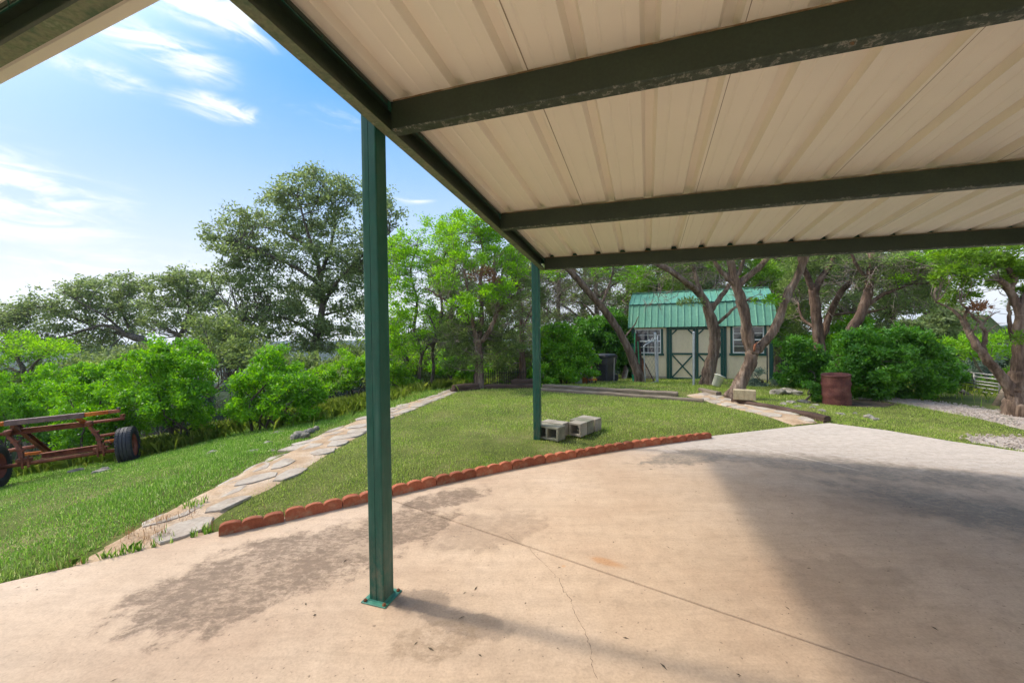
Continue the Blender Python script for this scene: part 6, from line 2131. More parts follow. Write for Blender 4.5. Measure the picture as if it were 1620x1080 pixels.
Y = 11.4
rt = gz(757, 616, Y)
tree('cedar_tree', 'big shaggy cedar with pale stringy trunk at the short timber stack', 'tree', 'cedars behind the lawn', [
    ([rt - [0, 0, .1], A(758, 590, Y), A(757, 560, Y), A(756, 537, Y)], 0.13, 0.115, 22),
    ([A(755, 542, Y), A(750, 520, Y), A(747, 500, Y - .2), A(742, 470, Y - .3), A(735, 430, Y - .2)], 0.075, 0.03),
    ([A(762, 541, Y), A(774, 522, Y), A(784, 500, Y + .2), A(790, 470, Y + .3), A(795, 430, Y + .3)], 0.075, 0.03),
    ([A(757, 540, Y + .1), A(762, 500, Y + .4), A(760, 450, Y + .6), A(765, 400, Y + .6), A(755, 360, Y + .5)], 0.08, 0.025),
    ([A(747, 505, Y), A(715, 480, Y - .4), A(690, 465, Y - .6), A(672, 455, Y - .7)], 0.045, 0.015),
    ([A(786, 495, Y + .2), A(810, 470, Y), A(830, 455, Y)], 0.04, 0.015),
], [(745, 352, Y + .5, 34, 18), (720, 375, Y, 34, 18), (770, 380, Y + .6, 34, 20), (735, 410, Y - .3, 40, 16), (790, 405, Y + .3, 30, 16), (775, 365, Y + .7, 30, 24), (730, 475, Y - .8, 26, 14), (740, 492, Y - .9, 20, 16), (780, 465, Y - .6, 34, 14), (798, 455, Y - .5, 24, 14), (815, 430, Y, 22, 14), (820, 400, Y + .5, 26, 18), (705, 440, Y - .3, 24, 16)],
    M_BARK, L_CEDAR, 'cedar', per=36, sub=0.14, L=0.115, W=0.04, dens=0.5, twig=0.014, tfrac=0.8, dead=((755, 450, Y, 60, 40, 130, 0.5), (800, 500, Y + .3, 44, 50, 70, 0.5), (735, 540, Y, 40, 40, 60, 0.4), (720, 430, Y, 50, 40, 50, 0.5)),
    extra=((L_DEAD, [(752, 432, Y - .6, 10, 7), (766, 428, Y - .6, 10, 8), (776, 440, Y - .55, 9, 9), (782, 447, Y - .5, 6, 6)]), (L_CEDAR_DK, [(760, 520, Y + .4, 40, 30), (730, 560, Y + .3, 34, 30), (795, 540, Y + .5, 40, 34), (800, 480, Y + .5, 40, 26), (757, 575, Y - .25, 12, 12), (720, 520, Y + .4, 30, 26)])), ripple=0.14)

Y = 13.2
rt = gz(826, 606, Y)
tree('cedar_tree', 'slim reddish cedar trunk just left of the far post', 'tree', 'cedars behind the lawn', [
    ([rt - [0, 0, .1], A(827, 580, Y), A(826, 540, Y), A(825, 500, Y), A(820, 460, Y), A(815, 410, Y)], 0.12, 0.04, 22),
    ([A(826, 520, Y), A(840, 490, Y), A(850, 460, Y)], 0.04, 0.015), ([A(825, 505, Y), A(808, 480, Y), A(800, 455, Y)], 0.04, 0.015)],
    [(830, 440, Y, 34, 18), (810, 410, Y + .3, 30, 20), (850, 470, Y + .4, 26, 18), (800, 560, Y + .3, 36, 30), (850, 545, Y + .4, 26, 40), (790, 595, Y + .2, 34, 14)], M_BARK_RED, L_CEDAR_DK, 'cedar', per=36, sub=0.17, L=0.13, W=0.045, dens=0.6, dead=((825, 470, Y, 50, 50, 130, 0.55), (840, 530, Y, 30, 40, 60, 0.5)))

# deeper woods behind, tree by tree
BG = 'cedars in the woods behind the shed'
Y = 17.5
specs = [(700, 620, 'grey green cedar in the woods behind the multi stemmed cedar'), (790, 610, 'grey green cedar in the woods behind the big shaggy cedar'), (880, 600, 'grey twiggy cedar in the woods above the green undergrowth'), (950, 595, 'grey twiggy cedar in the woods behind the wheelie bins'), (1030, 590, 'pale green cedar rising behind the left half of the shed roof'),
         (1110, 590, 'pale green cedar rising behind the middle of the shed roof'), (1190, 590, 'pale green cedar rising behind the right half of the shed roof'), (1260, 600, 'dull green cedar in the woods right of the shed'),
         (1340, 605, 'dull green cedar in the woods behind the thick upright trunk'), (1410, 605, 'pale green cedar in the woods above the biggest shrub'), (1475, 605, 'dull green cedar in the woods left of the field gate'),
         (990, 590, 'tall back row cedar over the left end of the shed roof'), (1070, 590, 'tall back row cedar over the shed roof, left of the twisted trunk'), (1150, 590, 'tall back row cedar over the shed roof, between the two trunks'), (1230, 595, 'tall back row cedar over the right end of the shed roof'), (915, 600, 'tall back row cedar above the leafy undergrowth'), (845, 605, 'tall back row cedar behind the far green post')]
for i, (x, y, lab) in enumerate(specs):
    yy = Y + (i % 3) * 1.1 + (3.2 if i > 10 else 0)
    rt = gz(x, y, yy)
    tp_ = rng.uniform(-14, 14)
    lim = [([rt - [0, 0, .2], A(x + tp_ * .4, 560, yy), A(x + tp_, 500, yy), A(x + tp_ * 1.4, 440, yy), A(x + tp_, 390, yy)], 0.17, 0.05)]
    for q in range(4):
        yb = 540 - 35 * q; sg = -1 if q % 2 else 1
        lim.append(([A(x + tp_ * .8, yb, yy), A(x + sg * 24, yb - 22, yy + rng.uniform(-.6, .6)), A(x + sg * 46, yb - 30, yy + rng.uniform(-1, 1))], 0.06, 0.02))
    greyish = 840 < x < 1000
    if x < 830:
        cl = [(x + rng.uniform(-36, 36), yv + rng.uniform(-8, 8), yy + rng.uniform(-.8, .8), rng.uniform(26, 40), rng.uniform(16, 24)) for yv in (425, 455, 470, 500, 520, 545, 570, 590)]
    elif greyish:
        cl = [(x + rng.uniform(-40, 40), yv + rng.uniform(-8, 8), yy + rng.uniform(-.8, .8), rng.uniform(22, 34), rng.uniform(10, 16)) for yv in (400, 425, 445, 470, 500, 530)]
    else:
        cl = [(x + rng.uniform(-40, 40), yv + rng.uniform(-6, 6), yy + rng.uniform(-.8, .8), rng.uniform(26, 40), rng.uniform(14, 20)) for yv in (392, 410, 425, 440, 455, 470, 490, 505, 525, 545)]
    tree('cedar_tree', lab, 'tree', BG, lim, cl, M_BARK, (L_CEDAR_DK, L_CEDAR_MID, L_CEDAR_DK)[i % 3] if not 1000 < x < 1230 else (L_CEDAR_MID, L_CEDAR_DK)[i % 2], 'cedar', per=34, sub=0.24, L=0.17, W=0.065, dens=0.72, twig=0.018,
         dead=((x, 460, yy - .4, 54, 60, 170 if greyish else 30, 0.7), (x, 540, yy - .2, 50, 40, 30, 0.6)), dead_r=0.011)

# leafy undergrowth left of the shed
UG = 'leafy green undergrowth left of the shed'
shrub('tall bright green shrub between the far post and the wheelie bins', (890, 610), [(885, 540, 32, 26), (910, 560, 26, 26), (870, 570, 24, 26), (895, 585, 32, 18), (925, 575, 16, 14), (875, 530, 20, 14)], 13.4, L_LAUREL, UG, nst=8, per=40, sub=0.16, L=0.10, W=0.05)
shrub('dark green shrub filling the gap behind the wheelie bins', (955, 604), [(950, 530, 34, 24), (985, 545, 26, 30), (930, 525, 26, 20), (970, 510, 26, 18), (960, 565, 40, 20), (1000, 575, 20, 22)], 15.8, L_LAUREL_DK, UG, nst=7, per=40, sub=0.19, L=0.12, W=0.06)
shrub('small leafy green shrub beside the foot of the far post', (858, 611), [(858, 592, 13, 13), (868, 604, 10, 7)], 12.4, L_LAUREL, UG, nst=4, per=40, sub=0.12, L=0.09, W=0.045)
shrub('small leafy plant spilling over the flower pot', (925, 603), [(925, 591, 9, 7), (937, 590, 8, 6), (912, 596, 8, 8)], 12.75, L_LAUREL, UG, nst=4, per=36, sub=0.10, L=0.08, W=0.04)
shrub('dense green shrub row behind the picket fence', (800, 612), [(780, 585, 26, 22), (815, 580, 26, 26), (745, 590, 20, 16), (835, 590, 18, 18), (800, 600, 30, 10)], 13.9, L_LAUREL, UG, nst=6, per=36, sub=0.17, L=0.11, W=0.05, dens=0.8)
shrub('bright green low growth left of the big cedar trunk', (712, 605), [(700, 575, 22, 16), (725, 590, 18, 12), (735, 570, 16, 14)], 14.2, L_LAUREL, UG, nst=5, per=36, sub=0.17, L=0.11, W=0.05, dens=0.8)

# ------------------------------------------------------------------ gnarled cedars round the shed
Y = 13.2
rt = gz(1014, 606, Y)
tree('cedar_tree', 'leaning cedar trunk rising left from the shed corner', 'tree', 'cedars round the shed', [
    ([rt - [0, 0, .1], A(1004, 575, Y), A(985, 535, Y), A(962, 498, Y - .1), A(935, 465, Y - .2), A(905, 432, Y - .3), A(880, 405, Y - .4), A(860, 370, Y - .4)], 0.13, 0.08, 34),
    ([A(950, 485, Y), A(962, 455, Y + .3), A(970, 425, Y + .5), A(965, 390, Y + .5)], 0.05, 0.02), ([A(912, 440, Y - .3), A(905, 410, Y), A(915, 380, Y + .2)], 0.06, 0.02), ([A(985, 538, Y), A(1003, 515, Y + .1), A(1010, 500, Y + .1)], 0.03, 0.012)],
    [(880, 430, Y + .6, 26, 10), (990, 430, Y + 1, 30, 14), (950, 420, Y + .8, 30, 14), (900, 390, Y, 50, 20), (960, 385, Y + .5, 50, 18)], M_BARK, L_CEDAR, 'cedar', per=34, sub=0.17, L=0.13, W=0.045, dens=0.5, dead=((880, 470, Y + .5, 50, 40, 150, 0.6), (930, 440, Y + .2, 40, 26, 70, 0.5)), ripple=0.14)

Y = 11.6
rt = gz(1118, 617, Y)
tree('cedar_tree', 'twisted cedar trunk in front of the right shed door, with the bucket at its foot', 'tree', 'cedars round the shed', [
    ([rt - [0, 0, .1], A(1122, 585, Y), A(1129, 555, Y), A(1130, 525, Y), A(1124, 500, Y), A(1119, 482, Y)], 0.155, 0.13, 26),
    ([A(1121, 488, Y), A(1108, 465, Y), A(1090, 450, Y - .2), A(1065, 432, Y - .3), A(1035, 415, Y - .4), A(1010, 395, Y - .4)], 0.105, 0.05, 20),
    ([A(1119, 485, Y), A(1105, 452, Y + .2), A(1098, 425, Y + .3), A(1092, 390, Y + .3)], 0.075, 0.04),
    ([A(1124, 492, Y), A(1140, 470, Y + .1), A(1155, 450, Y + .2), A(1172, 425, Y + .2), A(1180, 390, Y + .2)], 0.075, 0.04),
    ([A(1131, 515, Y), A(1148, 500, Y - .1), A(1164, 486, Y - .2), A(1190, 470, Y - .2)], 0.05, 0.03)],
    [(1060, 405, Y, 44, 16), (1120, 395, Y + .4, 50, 18), (1090, 478, Y - .2, 22, 6), (1065, 440, Y + .8, 26, 8), (1180, 385, Y, 50, 16)], M_BARK, L_CEDAR_DK, 'cedar', per=34, sub=0.15, L=0.12, W=0.042, dens=0.5, dead=((1060, 425, Y, 50, 18, 70, 0.5), (1130, 430, Y + .2, 40, 20, 60, 0.5), (1040, 470, Y - .2, 30, 10, 24, 0.4)), ripple=0.16)

Y = 8.95
rt = gz(1158, 632, Y)
tree('cedar_tree', 'forked cedar leaning over the walkway timber, red wood at its fork', 'tree', 'cedars round the shed', [
    ([rt - [0, 0, .06], A(1170, 610, Y), A(1181, 585, Y), A(1189, 562, Y), A(1193, 548, Y)], 0.145, 0.12, 26),
    ([A(1191, 560, Y), A(1184, 535, Y), A(1179, 505, Y), A(1172, 475, Y), A(1164, 448, Y), A(1158, 425, Y), A(1152, 395, Y)], 0.115, 0.08, 30),
    ([A(1192, 560, Y), A(1205, 545, Y), A(1222, 525, Y), A(1236, 495, Y), A(1247, 465, Y), A(1262, 435, Y), A(1276, 400, Y - .1)], 0.10, 0.065, 30),
    ([A(1166, 455, Y), A(1180, 440, Y), A(1195, 428, Y + .1), A(1212, 410, Y + .2), A(1225, 385, Y + .2)], 0.075, 0.05),
    ([A(1164, 452, Y), A(1146, 436, Y), A(1134, 420, Y), A(1120, 395, Y)], 0.055, 0.035),
    ([A(1176, 492, Y), A(1168, 478, Y - .1), A(1160, 466, Y - .1)], 0.02, 0.008)],
    [(1215, 474, Y - .1, 15, 5), (1160, 385, Y, 50, 16), (1250, 385, Y, 50, 16)], M_BARK, L_CEDAR, 'cedar', per=40, sub=0.10, L=0.10, W=0.032, dens=0.7, dead=((1200, 470, Y + .2, 30, 30, 20, 0.3),), ripple=0.17)
M_SPLIT = pmat('split_red_wood', [(0.3, (0.16, 0.05, 0.022)), (0.7, (0.30, 0.11, 0.05))], 20, 0.9, 0.3)
sc_ = MB()
sc_.tube(spline([A(1193, 556, Y - .16), A(1194, 547, Y - .15), A(1198, 541, Y - .1)], 6), [0.02, 0.03, 0.012], 6, ripple=0.2)
sc_.build('split_wood', M_SPLIT, bpy.data.objects[[o.name for o in bpy.data.objects if o.name.startswith('cedar_tree') and 'red wood' in o.get('label', '')][0]], smooth=True)

Y = 12.5
rt = gz(1298, 600, Y)
tree('cedar_tree', 'thick upright cedar trunk right of the shed, rising out of green shrubs', 'tree', 'cedars round the shed', [
    ([rt - [0, 0, .2], A(1297, 560, Y), A(1293, 520, Y), A(1290, 485, Y), A(1287, 455, Y)], 0.165, 0.125, 26),
    ([A(1287, 460, Y), A(1278, 440, Y), A(1270, 420, Y), A(1262, 395, Y)], 0.10, 0.06),
    ([A(1288, 460, Y), A(1300, 440, Y), A(1312, 422, Y), A(1325, 395, Y)], 0.10, 0.06),
    ([A(1300, 540, Y + .3), A(1312, 500, Y + .3), A(1325, 470, Y + .2), A(1345, 445, Y), A(1355, 430, Y), A(1375, 400, Y)], 0.11, 0.05),
    ([A(1310, 500, Y + .3), A(1340, 495, Y + .3), A(1370, 492, Y + .4), A(1400, 488, Y + .5)], 0.05, 0.02),
    ([A(1292, 520, Y), A(1270, 505, Y + .4), A(1262, 480, Y + .6)], 0.06, 0.02)],
    [(1270, 420, Y + .5, 30, 14), (1310, 410, Y + .4, 40, 16), (1262, 500, Y + 1, 22, 30), (1250, 455, Y + 1, 20, 20), (1320, 470, Y + 1, 30, 16), (1345, 420, Y + .3, 34, 14), (1300, 395, Y, 60, 16)], M_BARK_RED, L_CEDAR_DK, 'cedar', per=36, sub=0.18, L=0.13, W=0.045, dens=0.7, dead=((1330, 450, Y + .3, 60, 40, 110, 0.6), (1275, 470, Y + .6, 30, 40, 50, 0.5)), ripple=0.15)

Y = 11.2
rt = gz(1326, 600, Y)
tree('cedar_tree', 'leaning cedar trunk above the big shrub and the rusty barrel', 'tree', 'cedars round the shed', [
    ([rt - [0, 0, .2], A(1334, 555, Y), A(1345, 525, Y), A(1362, 495, Y), A(1372, 465, Y), A(1378, 435, Y), A(1380, 400, Y)], 0.16, 0.08, 28),
    ([A(1366, 488, Y), A(1390, 470, Y - .1), A(1412, 460, Y - .2), A(1440, 450, Y - .3), A(1470, 448, Y - .4)], 0.06, 0.02),
    ([A(1362, 495, Y), A(1385, 492, Y + .3), A(1420, 482, Y + .5), A(1455, 486, Y + .6)], 0.045, 0.015),
    ([A(1376, 445, Y), A(1355, 420, Y), A(1345, 395, Y)], 0.05, 0.03)],
    [(1400, 440, Y, 46, 12), (1450, 440, Y - .3, 34, 12), (1460, 462, Y - .3, 34, 10), (1400, 480, Y + .5, 34, 10), (1440, 485, Y + .5, 40, 12), (1380, 410, Y, 60, 14), (1470, 412, Y - .4, 46, 14)], M_BARK_RED, L_CEDAR_DK, 'cedar', per=36, sub=0.15, L=0.12, W=0.042, dens=0.6,
    dead=((1385, 430, Y, 50, 24, 140, 0.6), (1430, 470, Y, 50, 20, 60, 0.5)), ripple=0.15, extra=((L_CEDAR, [(1440, 412, Y - .6, 30, 9), (1478, 420, Y - .7, 20, 8), (1420, 440, Y - .4, 16, 6), (1500, 400, Y - .7, 30, 9)]),))

Y = 6.9
rt = gz(1604, 664, Y)
tree('cedar_tree', 'grey forked cedar with a bare dead limb beside the gravel driveway', 'tree', 'cedars round the shed', [
    ([rt - [0, 0, .1], A(1604, 640, Y), A(1607, 615, Y), A(1610, 590, Y)], 0.14, 0.115, 20),
    ([A(1609, 600, Y), A(1613, 560, Y), A(1611, 525, Y), A(1612, 500, Y), A(1606, 475, Y), A(1595, 455, Y), A(1580, 442, Y - .1)], 0.082, 0.042, 26),
    ([A(1602, 625, Y), A(1590, 603, Y), A(1572, 580, Y), A(1556, 560, Y), A(1543, 545, Y), A(1530, 520, Y + .1), A(1523, 506, Y + .1)], 0.085, 0.04, 26),
    ([A(1527, 512, Y + .1), A(1513, 495, Y + .1), A(1498, 485, Y + .2), A(1480, 478, Y + .2)], 0.035, 0.012),
    ([A(1524, 508, Y + .1), A(1530, 492, Y), A(1540, 486, Y)], 0.028, 0.012),
    ([A(1556, 560, Y), A(1558, 530, Y), A(1552, 512, Y), A(1538, 500, Y), A(1520, 480, Y)], 0.04, 0.012),
    ([A(1598, 458, Y), A(1604, 440, Y), A(1596, 425, Y), A(1594, 400, Y)], 0.05, 0.03),
    ([A(1610, 490, Y), A(1625, 460, Y), A(1640, 430, Y)], 0.05, 0.03),
    ([A(1603, 540, Y + .3), A(1598, 515, Y + .3), A(1596, 490, Y + .3), A(1600, 465, Y + .3)], 0.035, 0.02),
    ([A(1553, 515, Y), A(1566, 500, Y), A(1582, 492, Y - .1)], 0.016, 0.006), ([A(1556, 530, Y), A(1568, 520, Y), A(1580, 512, Y)], 0.014, 0.005), ([A(1535, 530, Y), A(1546, 512, Y), A(1548, 495, Y)], 0.014, 0.005)],
    [(1505, 425, Y - .2, 20, 9), (1530, 432, Y - .2, 22, 9), (1545, 440, Y - .1, 18, 9), (1562, 420, Y, 26, 10), (1590, 412, Y, 26, 10), (1540, 408, Y, 36, 9), (1585, 442, Y, 14, 6), (1495, 440, Y, 16, 7), (1515, 455, Y, 14, 6), (1540, 470, Y, 13, 6), (1615, 425, Y, 22, 16), (1635, 470, Y + .2, 24, 20), (1608, 532, Y - .2, 10, 5), (1500, 405, Y, 30, 10), (1580, 395, Y, 50, 10), (1500, 470, Y + .2, 10, 6)],
    M_BARK, L_CEDAR_MID, 'cedar', per=40, sub=0.095, L=0.095, W=0.03, dens=0.62, twig=0.01, tfrac=0.8, dead=((1560, 505, Y, 26, 16, 16, 0.28), (1520, 415, Y + .3, 40, 16, 50, 0.35)), dead_r=0.005,
    extra=((L_DEAD, [(1546, 488, Y - .1, 10, 3.5)]), (L_CEDAR_DK, [(1530, 415, Y + .5, 40, 14), (1590, 430, Y + .6, 30, 20), (1505, 470, Y + .6, 14, 10)])), ripple=0.13)
sb_ = MB()
q = gz(1618, 668, 6.75)
sb_.tube([q - [0, 0, .1], q + [0, 0, .1], q + [0, 0, .2], q + [.01, 0, .23]], [.10, .09, .08, .04], 10, ripple=0.06)
tag(sb_.build('tree_stump', M_BARK, smooth=True), 'grey weathered stump at the foot of the forked tree on the right edge', 'stump')

# shrubs right of the shed
RG_ = 'green shrubs right of the shed'
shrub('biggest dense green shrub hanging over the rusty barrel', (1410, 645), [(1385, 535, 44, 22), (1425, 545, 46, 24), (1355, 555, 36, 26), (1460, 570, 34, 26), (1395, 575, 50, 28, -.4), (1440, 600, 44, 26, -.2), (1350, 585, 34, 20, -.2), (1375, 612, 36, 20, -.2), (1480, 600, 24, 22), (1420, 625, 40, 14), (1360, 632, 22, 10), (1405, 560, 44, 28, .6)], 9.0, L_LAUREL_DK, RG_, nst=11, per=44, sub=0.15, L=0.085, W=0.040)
shrub('green shrub between the shed and the barrel, trunk standing in it', (1280, 632), [(1268, 560, 28, 22), (1295, 575, 26, 24), (1262, 590, 26, 22), (1285, 605, 30, 18), (1250, 545, 16, 16), (1310, 595, 16, 20)], 10.6, L_LAUREL_DK, RG_, nst=7, per=40, sub=0.15, L=0.085, W=0.04)
shrub('small green shrub hugging the left side of the barrel', (1297, 640), [(1296, 625, 14, 12), (1308, 612, 12, 10), (1288, 615, 10, 8)], 8.7, L_LAUREL_DK, RG_, nst=4, per=36, sub=0.09, L=0.06, W=0.03)
shrub('green shrub in the back behind the trunk right of the shed', (1320, 610), [(1315, 535, 26, 20), (1335, 560, 24, 22), (1300, 550, 22, 22), (1350, 520, 26, 16)], 13.0, L_LAUREL, RG_, nst=6, per=36, sub=0.17, L=0.10, W=0.05)
shrub('grey green feathery bush in front of the right shed window', (1205, 626), [(1195, 600, 18, 16), (1218, 608, 18, 14), (1205, 615, 24, 9), (1232, 612, 12, 12), (1190, 612, 12, 10)], 11.2, L_GREYGREEN, RG_, nst=6, per=34, sub=0.12, L=0.07, W=0.022, dens=0.8)
shrub('shrub at the right end of the big shrub by the gate', (1500, 630), [(1495, 585, 20, 16), (1505, 605, 18, 16), (1485, 620, 18, 12), (1515, 590, 12, 12)], 9.8, L_LAUREL_DK, RG_, nst=5, per=38, sub=0.12, L=0.075, W=0.036)
# beyond the gate
shrub('grey twiggy scrub beyond the field gate', (1560, 640), [(1540, 565, 24, 14), (1570, 560, 26, 14), (1560, 590, 30, 16), (1530, 600, 18, 14)], 15.0, L_GREYGREEN, 'scrub beyond the gate', nst=8, per=26, sub=0.22, L=0.12, W=0.05, dens=0.5, bark=M_TWIG)
shrub('flat topped bright green cedar scrub beyond the field gate', (1580, 640), [(1535, 540, 26, 7), (1570, 535, 24, 8), (1600, 560, 26, 9), (1550, 560, 20, 6), (1515, 545, 20, 8), (1590, 595, 24, 10), (1560, 620, 20, 8)], 13.0, L_CEDAR, 'scrub beyond the gate', nst=8, per=30, sub=0.17, L=0.12, W=0.042, dens=0.8, style='cedar', bark=M_TWIG)
shrub('grey green tree beyond the big shrub, right of the leaning trunk', (1480, 620), [(1490, 510, 24, 22), (1470, 530, 24, 18), (1505, 550, 20, 20), (1480, 560, 24, 18), (1450, 520, 26, 14)], 14.5, L_OAK, 'scrub beyond the gate', nst=6, per=34, sub=0.2, L=0.13, W=0.065, dens=0.8)


# ------------------------------------------------------------------ grass
def wavy(x, y, sd=0):
    r = np.random.default_rng(sd); v = np.zeros(len(x))
    for f in (0.6, 1.1, 1.9, 3.3, 5.2, 8.5):
        a = r.uniform(0, 6.28); b = r.uniform(0, 6.28); v += np.sin(f * (x * math.cos(a) + y * math.sin(a)) + b + 1.3 * np.sin(f * 0.7 * (x * math.sin(a) - y * math.cos(a)) + a)) / f ** 0.35
    return v / 2.2


def blades(name, x, y, h, w, mat, lean=0.35, kind='stuff', seg2=False):
    n = len(x)
    z = T(x, y) - 0.004
    P = np.stack([x, y, z], 1)
    a = rng.uniform(0, 2 * np.pi, n)
    D = np.stack([np.cos(a), np.sin(a), np.zeros(n)], 1)
    S = np.stack([-np.sin(a), np.cos(a), np.zeros(n)], 1)
    ln = np.abs(rng.normal(0, lean, n))
    h = h * rng.uniform(0.5, 1.25, n)
    top = P + D * (h * np.sin(ln))[:, None] + np.array([0, 0, 1]) * (h * np.cos(ln))[:, None]
    w = w * rng.uniform(0.7, 1.3, n)
    if seg2:
        mid = P + D * (h * 0.35 * np.sin(ln))[:, None] + np.array([0, 0, 1]) * (h * 0.6)[:, None]
        V = np.stack([P - S * w[:, None] / 2, P + S * w[:, None] / 2, mid + S * w[:, None] * .35, top, mid - S * w[:, None] * .35], 1).reshape(-1, 3)
        return np_mesh(name, V, np.arange(len(V)).reshape(-1, 5), mat, None, kind)
    V = np.stack([P - S * w[:, None] / 2, P + S * w[:, None] / 2, top], 1).reshape(-1, 3)
    return np_mesh(name, V, np.arange(len(V)).reshape(-1, 3), mat, None, kind)


def grass_mat(name, stops, dry):
    m, nt, b = new_mat(name)
    g = N(nt, 'ShaderNodeNewGeometry'); tc = N(nt, 'ShaderNodeTexCoord')
    r = ramp(nt, [(p_, tuple(min(0.6, v_ * 2.05) for v_ in c_)) for p_, c_ in stops])
    nt.links.new(g.outputs['Random Per Island'], r.inputs[0])
    n1 = noise(nt, tc.outputs['Object'], 1.3, 4, 0.65)
    mr = N(nt, 'ShaderNodeMapRange', interpolation_type='SMOOTHSTEP')
    for i, v in ((1, dry[0]), (2, dry[1]), (3, 0), (4, dry[2])): mr.inputs[i].default_value = v
    nt.links.new(n1.outputs[0], mr.inputs[0])
    mx = N(nt, 'ShaderNodeMix', data_type='RGBA'); mx.inputs[7].default_value = (0.31, 0.31, 0.105, 1)
    nt.links.new(mr.outputs[0], mx.inputs[0]); nt.links.new(r.outputs[0], mx.inputs[6])
    nt.links.new(mx.outputs[2], b.inputs['Base Color'])
    b.inputs['Roughness'].default_value = 0.55; b.inputs['Specular IOR Level'].default_value = 0.3
    tr = N(nt, 'ShaderNodeBsdfTranslucent'); hs = N(nt, 'ShaderNodeHueSaturation'); hs.inputs['Value'].default_value = 1.5
    nt.links.new(mx.outputs[2], hs.inputs['Color']); nt.links.new(hs.outputs[0], tr.inputs['Color'])
    ms = N(nt, 'ShaderNodeMixShader'); ms.inputs[0].default_value = 0.35
    nt.links.new(b.outputs[0], ms.inputs[1]); nt.links.new(tr.outputs[0], ms.inputs[2])
    nt.links.new(ms.outputs[0], nt.nodes['Material Output'].inputs['Surface'])
    return m


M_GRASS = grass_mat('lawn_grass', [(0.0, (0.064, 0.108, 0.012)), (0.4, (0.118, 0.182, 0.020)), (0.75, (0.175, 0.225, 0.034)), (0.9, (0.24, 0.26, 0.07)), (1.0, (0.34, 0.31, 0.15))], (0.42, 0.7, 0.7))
M_GRASS_L = grass_mat('deep_green_grass', [(0.0, (0.034, 0.080, 0.008)), (0.45, (0.070, 0.150, 0.012)), (0.8, (0.12, 0.205, 0.022)), (0.93, (0.20, 0.26, 0.07)), (1.0, (0.34, 0.32, 0.15))], (0.5, 0.8, 0.5))  # deeper green for the slope and the tufts by the slab


def lawn_points(n, x0, x1, y0, y1, keep_slab=0.02):
    x = rng.uniform(x0, x1, n); y = rng.uniform(y0, y1, n)
    ok = (np.abs(x) < 1.33 * y + 0.9) & ~in_poly(x, y, SLAB)
    x, y = x[ok], y[ok]
    ok = seg_dist(x, y, SLAB + SLAB[:1]) > keep_slab
    pin = in_poly(x, y, PATH_POLY) | in_poly(x, y, RPATH_POLY)
    de = np.minimum(np.minimum(seg_dist(x, y, PATH_L), seg_dist(x, y, PATH_R)), np.minimum(seg_dist(x, y, RPATH_L), seg_dist(x, y, RPATH_R)))
    ok &= ~pin | (rng.random(len(x)) < 0.8 * np.exp(-de / 0.07) * (y > 3.6))
    gin = in_poly(x, y, GRAVEL) | in_poly(x, y, DRIVE_BARE)
    dg = seg_dist(x, y, GRAVEL + GRAVEL[:1])
    ok &= ~gin | (rng.random(len(x)) < 0.5 * np.exp(-dg / 0.08))
    # under the edging bricks nothing grows
    ok &= seg_dist(x, y, [tuple(p) for p in EDGE_C]) > 0.035
    return x[ok], y[ok]


def thin(x, y, f):
    k = rng.random(len(x)) < f(x, y)
    return x[k], y[k]


pathx = lambda y: np.interp(y, _px, _pv) + 0.4
# main lawn
x, y = lawn_points(620000, -3.4, 8.2, 3.0, 11.8)
side = x > pathx(y)
x, y = x[side], y[side]
x, y = thin(x, y, lambda a, b: np.clip(1.25 - 0.075 * b, 0.35, 1) * np.clip(0.8 + 0.5 * wavy(a, b, 1), 0.18, 1))
blades('lawn_grass', x, y, np.clip(1 + 0.45 * wavy(x, y, 2), 0.5, 1.7) * np.clip(0.026 + 0.0012 * y, 0.02, 0.045), 0.005 + 0.0006 * y, M_GRASS, 0.8)
# slope on the left
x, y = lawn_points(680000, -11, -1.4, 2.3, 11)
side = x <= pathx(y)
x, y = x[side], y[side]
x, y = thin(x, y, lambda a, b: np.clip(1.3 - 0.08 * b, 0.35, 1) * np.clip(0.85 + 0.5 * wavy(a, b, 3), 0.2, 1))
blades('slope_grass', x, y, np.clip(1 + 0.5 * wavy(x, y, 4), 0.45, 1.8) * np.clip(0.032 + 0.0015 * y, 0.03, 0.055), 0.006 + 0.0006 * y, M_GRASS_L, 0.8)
# back yard behind the timbers, sparser
x, y = lawn_points(170000, -6, 11, 8.5, 17)
k = (y > 11.6) | ((x > 4.4) & (y > 9)) | (x < pathx(y) - 0.3)
x, y = x[k], y[k]
shed_in = in_poly(x, y, [tuple(sw(-.05, 0, 0)[:2]), tuple(sw(SLEN + .05, 0, 0)[:2]), tuple(sw(SLEN + .05, 3, 0)[:2]), tuple(sw(-.05, 3, 0)[:2])])
x, y = x[~shed_in], y[~shed_in]
from mathutils import noise as mnoise
pn = np.array([mnoise.noise((a * 0.9, b * 0.9, 3.3)) for a, b in zip(x, y)])
k = rng.random(len(x)) < np.clip(0.45 + 1.1 * pn, 0.08, 1)
blades('yard_grass', x[k], y[k], 0.07, 0.014, M_GRASS, 0.5)
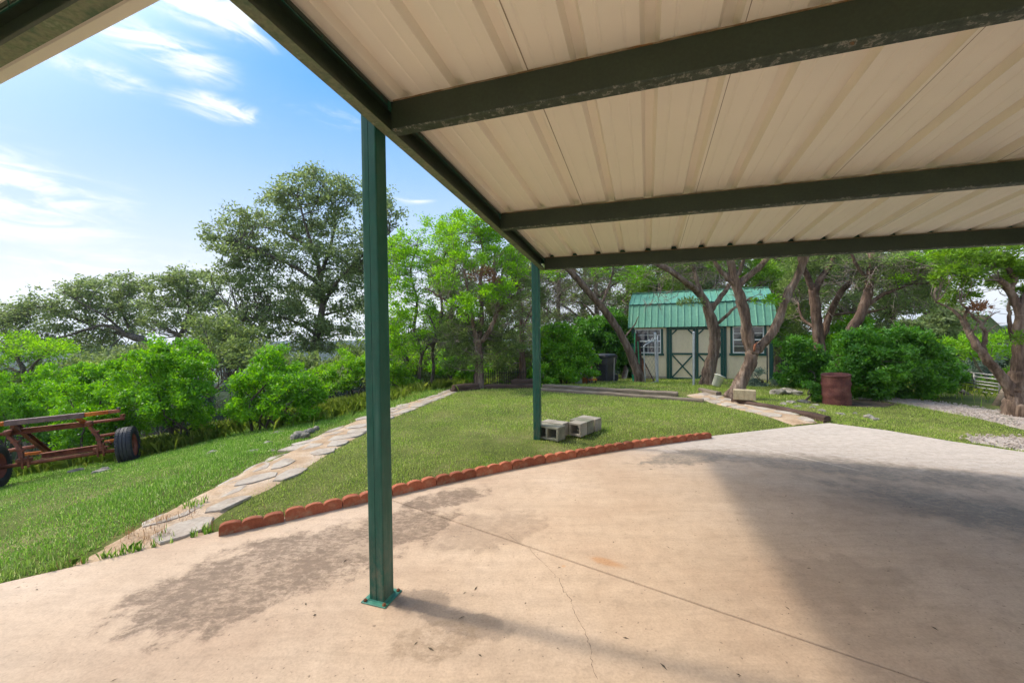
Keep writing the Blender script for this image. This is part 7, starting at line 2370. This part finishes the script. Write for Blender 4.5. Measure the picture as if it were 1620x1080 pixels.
# tall pale weeds left of the path and under the trailer
wx, wy = [], []
for (px, py, Yd, sx, sy, n) in ((540, 645, 9.5, .7, .8, 2600), (600, 625, 12.5, 1.6, 1.2, 5200), (700, 600, 15.5, 1.6, 1.6, 4200), (325, 675, 8.8, .5, .3, 900), (235, 700, 7.4, .55, .25, 1100), (70, 705, 7.8, .9, .3, 1500), (130, 700, 7.6, .6, .25, 900), (555, 610, 13, 1.2, 1.4, 3600), (640, 600, 16, 2.5, 2, 5000), (20, 715, 7.6, .5, .3, 600)):
    q = gz(px, py, Yd)
    n = int(n * 1.0)
    wx.append(rng.normal(q[0], sx, n)); wy.append(rng.normal(q[1], sy, n))
wx, wy = np.concatenate(wx), np.concatenate(wy)
k = ~in_poly(wx, wy, PATH_POLY) & (seg_dist(wx, wy, PATH_L) > 0.25) & (wx < pathx(wy) + 0.3)
blades('tall_weeds', wx[k], wy[k], 0.30, 0.0065, L_WEED, 0.5, seg2=True)
q = gz(1590, 640, 9.5)
blades('far_meadow_grass', rng.normal(q[0] + .4, 1.2, 3500), rng.normal(q[1] + .6, 1.0, 3500), 0.2, 0.014, L_WEED, 0.4, seg2=True)
# dry straw and tufts where path and slab meet
sx_, sy_, tx_, ty_ = [], [], [], []
for (px, py, s_, n) in ((225, 855, .07, 130), (250, 832, .07, 170), (290, 822, .05, 70), (205, 848, .05, 80), (330, 837, .03, 60), (255, 848, .03, 60), (120, 890, .06, 40)):
    q = on_z(px, py); sx_.append(rng.normal(q[0], s_, n)); sy_.append(rng.normal(q[1], s_, n))
for (px, py, s_, n) in ((88, 902, .03, 40), (112, 894, .012, 14), (133, 890, .012, 14), (165, 882, .012, 16), (185, 878, .02, 26), (205, 872, .02, 22), (222, 868, .015, 16), (243, 865, .012, 14), (272, 858, .010, 12), (306, 848, .012, 16), (328, 840, .02, 26), (305, 805, .05, 60), (250, 862, .1, 26)):
    q = on_z(px, py); tx_.append(rng.normal(q[0], s_, n)); ty_.append(rng.normal(q[1], s_, n))
sx_, sy_, tx_, ty_ = map(np.concatenate, (sx_, sy_, tx_, ty_))
k = ~in_poly(sx_, sy_, SLAB)
blades('dry_straw', sx_[k], sy_[k], 0.09, 0.005, L_STRAW, 1.5)
k = ~in_poly(tx_, ty_, SLAB)
blades('grass_tufts', tx_[k], ty_[k], 0.075, 0.008, M_GRASS_L, 0.35, seg2=True)
# thatch of dead clippings along slab edge and bricks
s_ = rng.uniform(0, 1, 6000)
ex, ey = np.interp(s_ * es[-1], es, ec[:, 0]), np.interp(s_ * es[-1], es, ec[:, 1])
dx = rng.exponential(0.05, 6000) + 0.03
blades('dead_clippings', ex - 0.5 * dx, ey + 0.85 * dx, 0.06, 0.006, L_STRAW, 1.2)

# fallen leaves, twigs and grit on the slab
lv = MB()
for _ in range(60):
    px, py = rng.uniform(20, 1600), rng.uniform(720, 1078)
    q = on_z(px, py)
    if not in_poly([q[0]], [q[1]], SLAB)[0]: continue
    s_ = rng.uniform(0.004, 0.011); a = rng.uniform(0, 6.28); e = rng.uniform(1, 3.5)
    c, d = math.cos(a), math.sin(a)
    lv.add([(q[0] + (x_ * e * c - y_ * d) * s_, q[1] + (x_ * e * d + y_ * c) * s_, 0.0015 + z_ * s_) for x_, y_, z_ in ((-.8, 0, 0.1), (0, -.5, .25), (.9, 0, .1), (0, .5, .45))], [(0, 1, 2, 3)])
lv.build('leaf_litter', M_DUFF, kind='stuff')
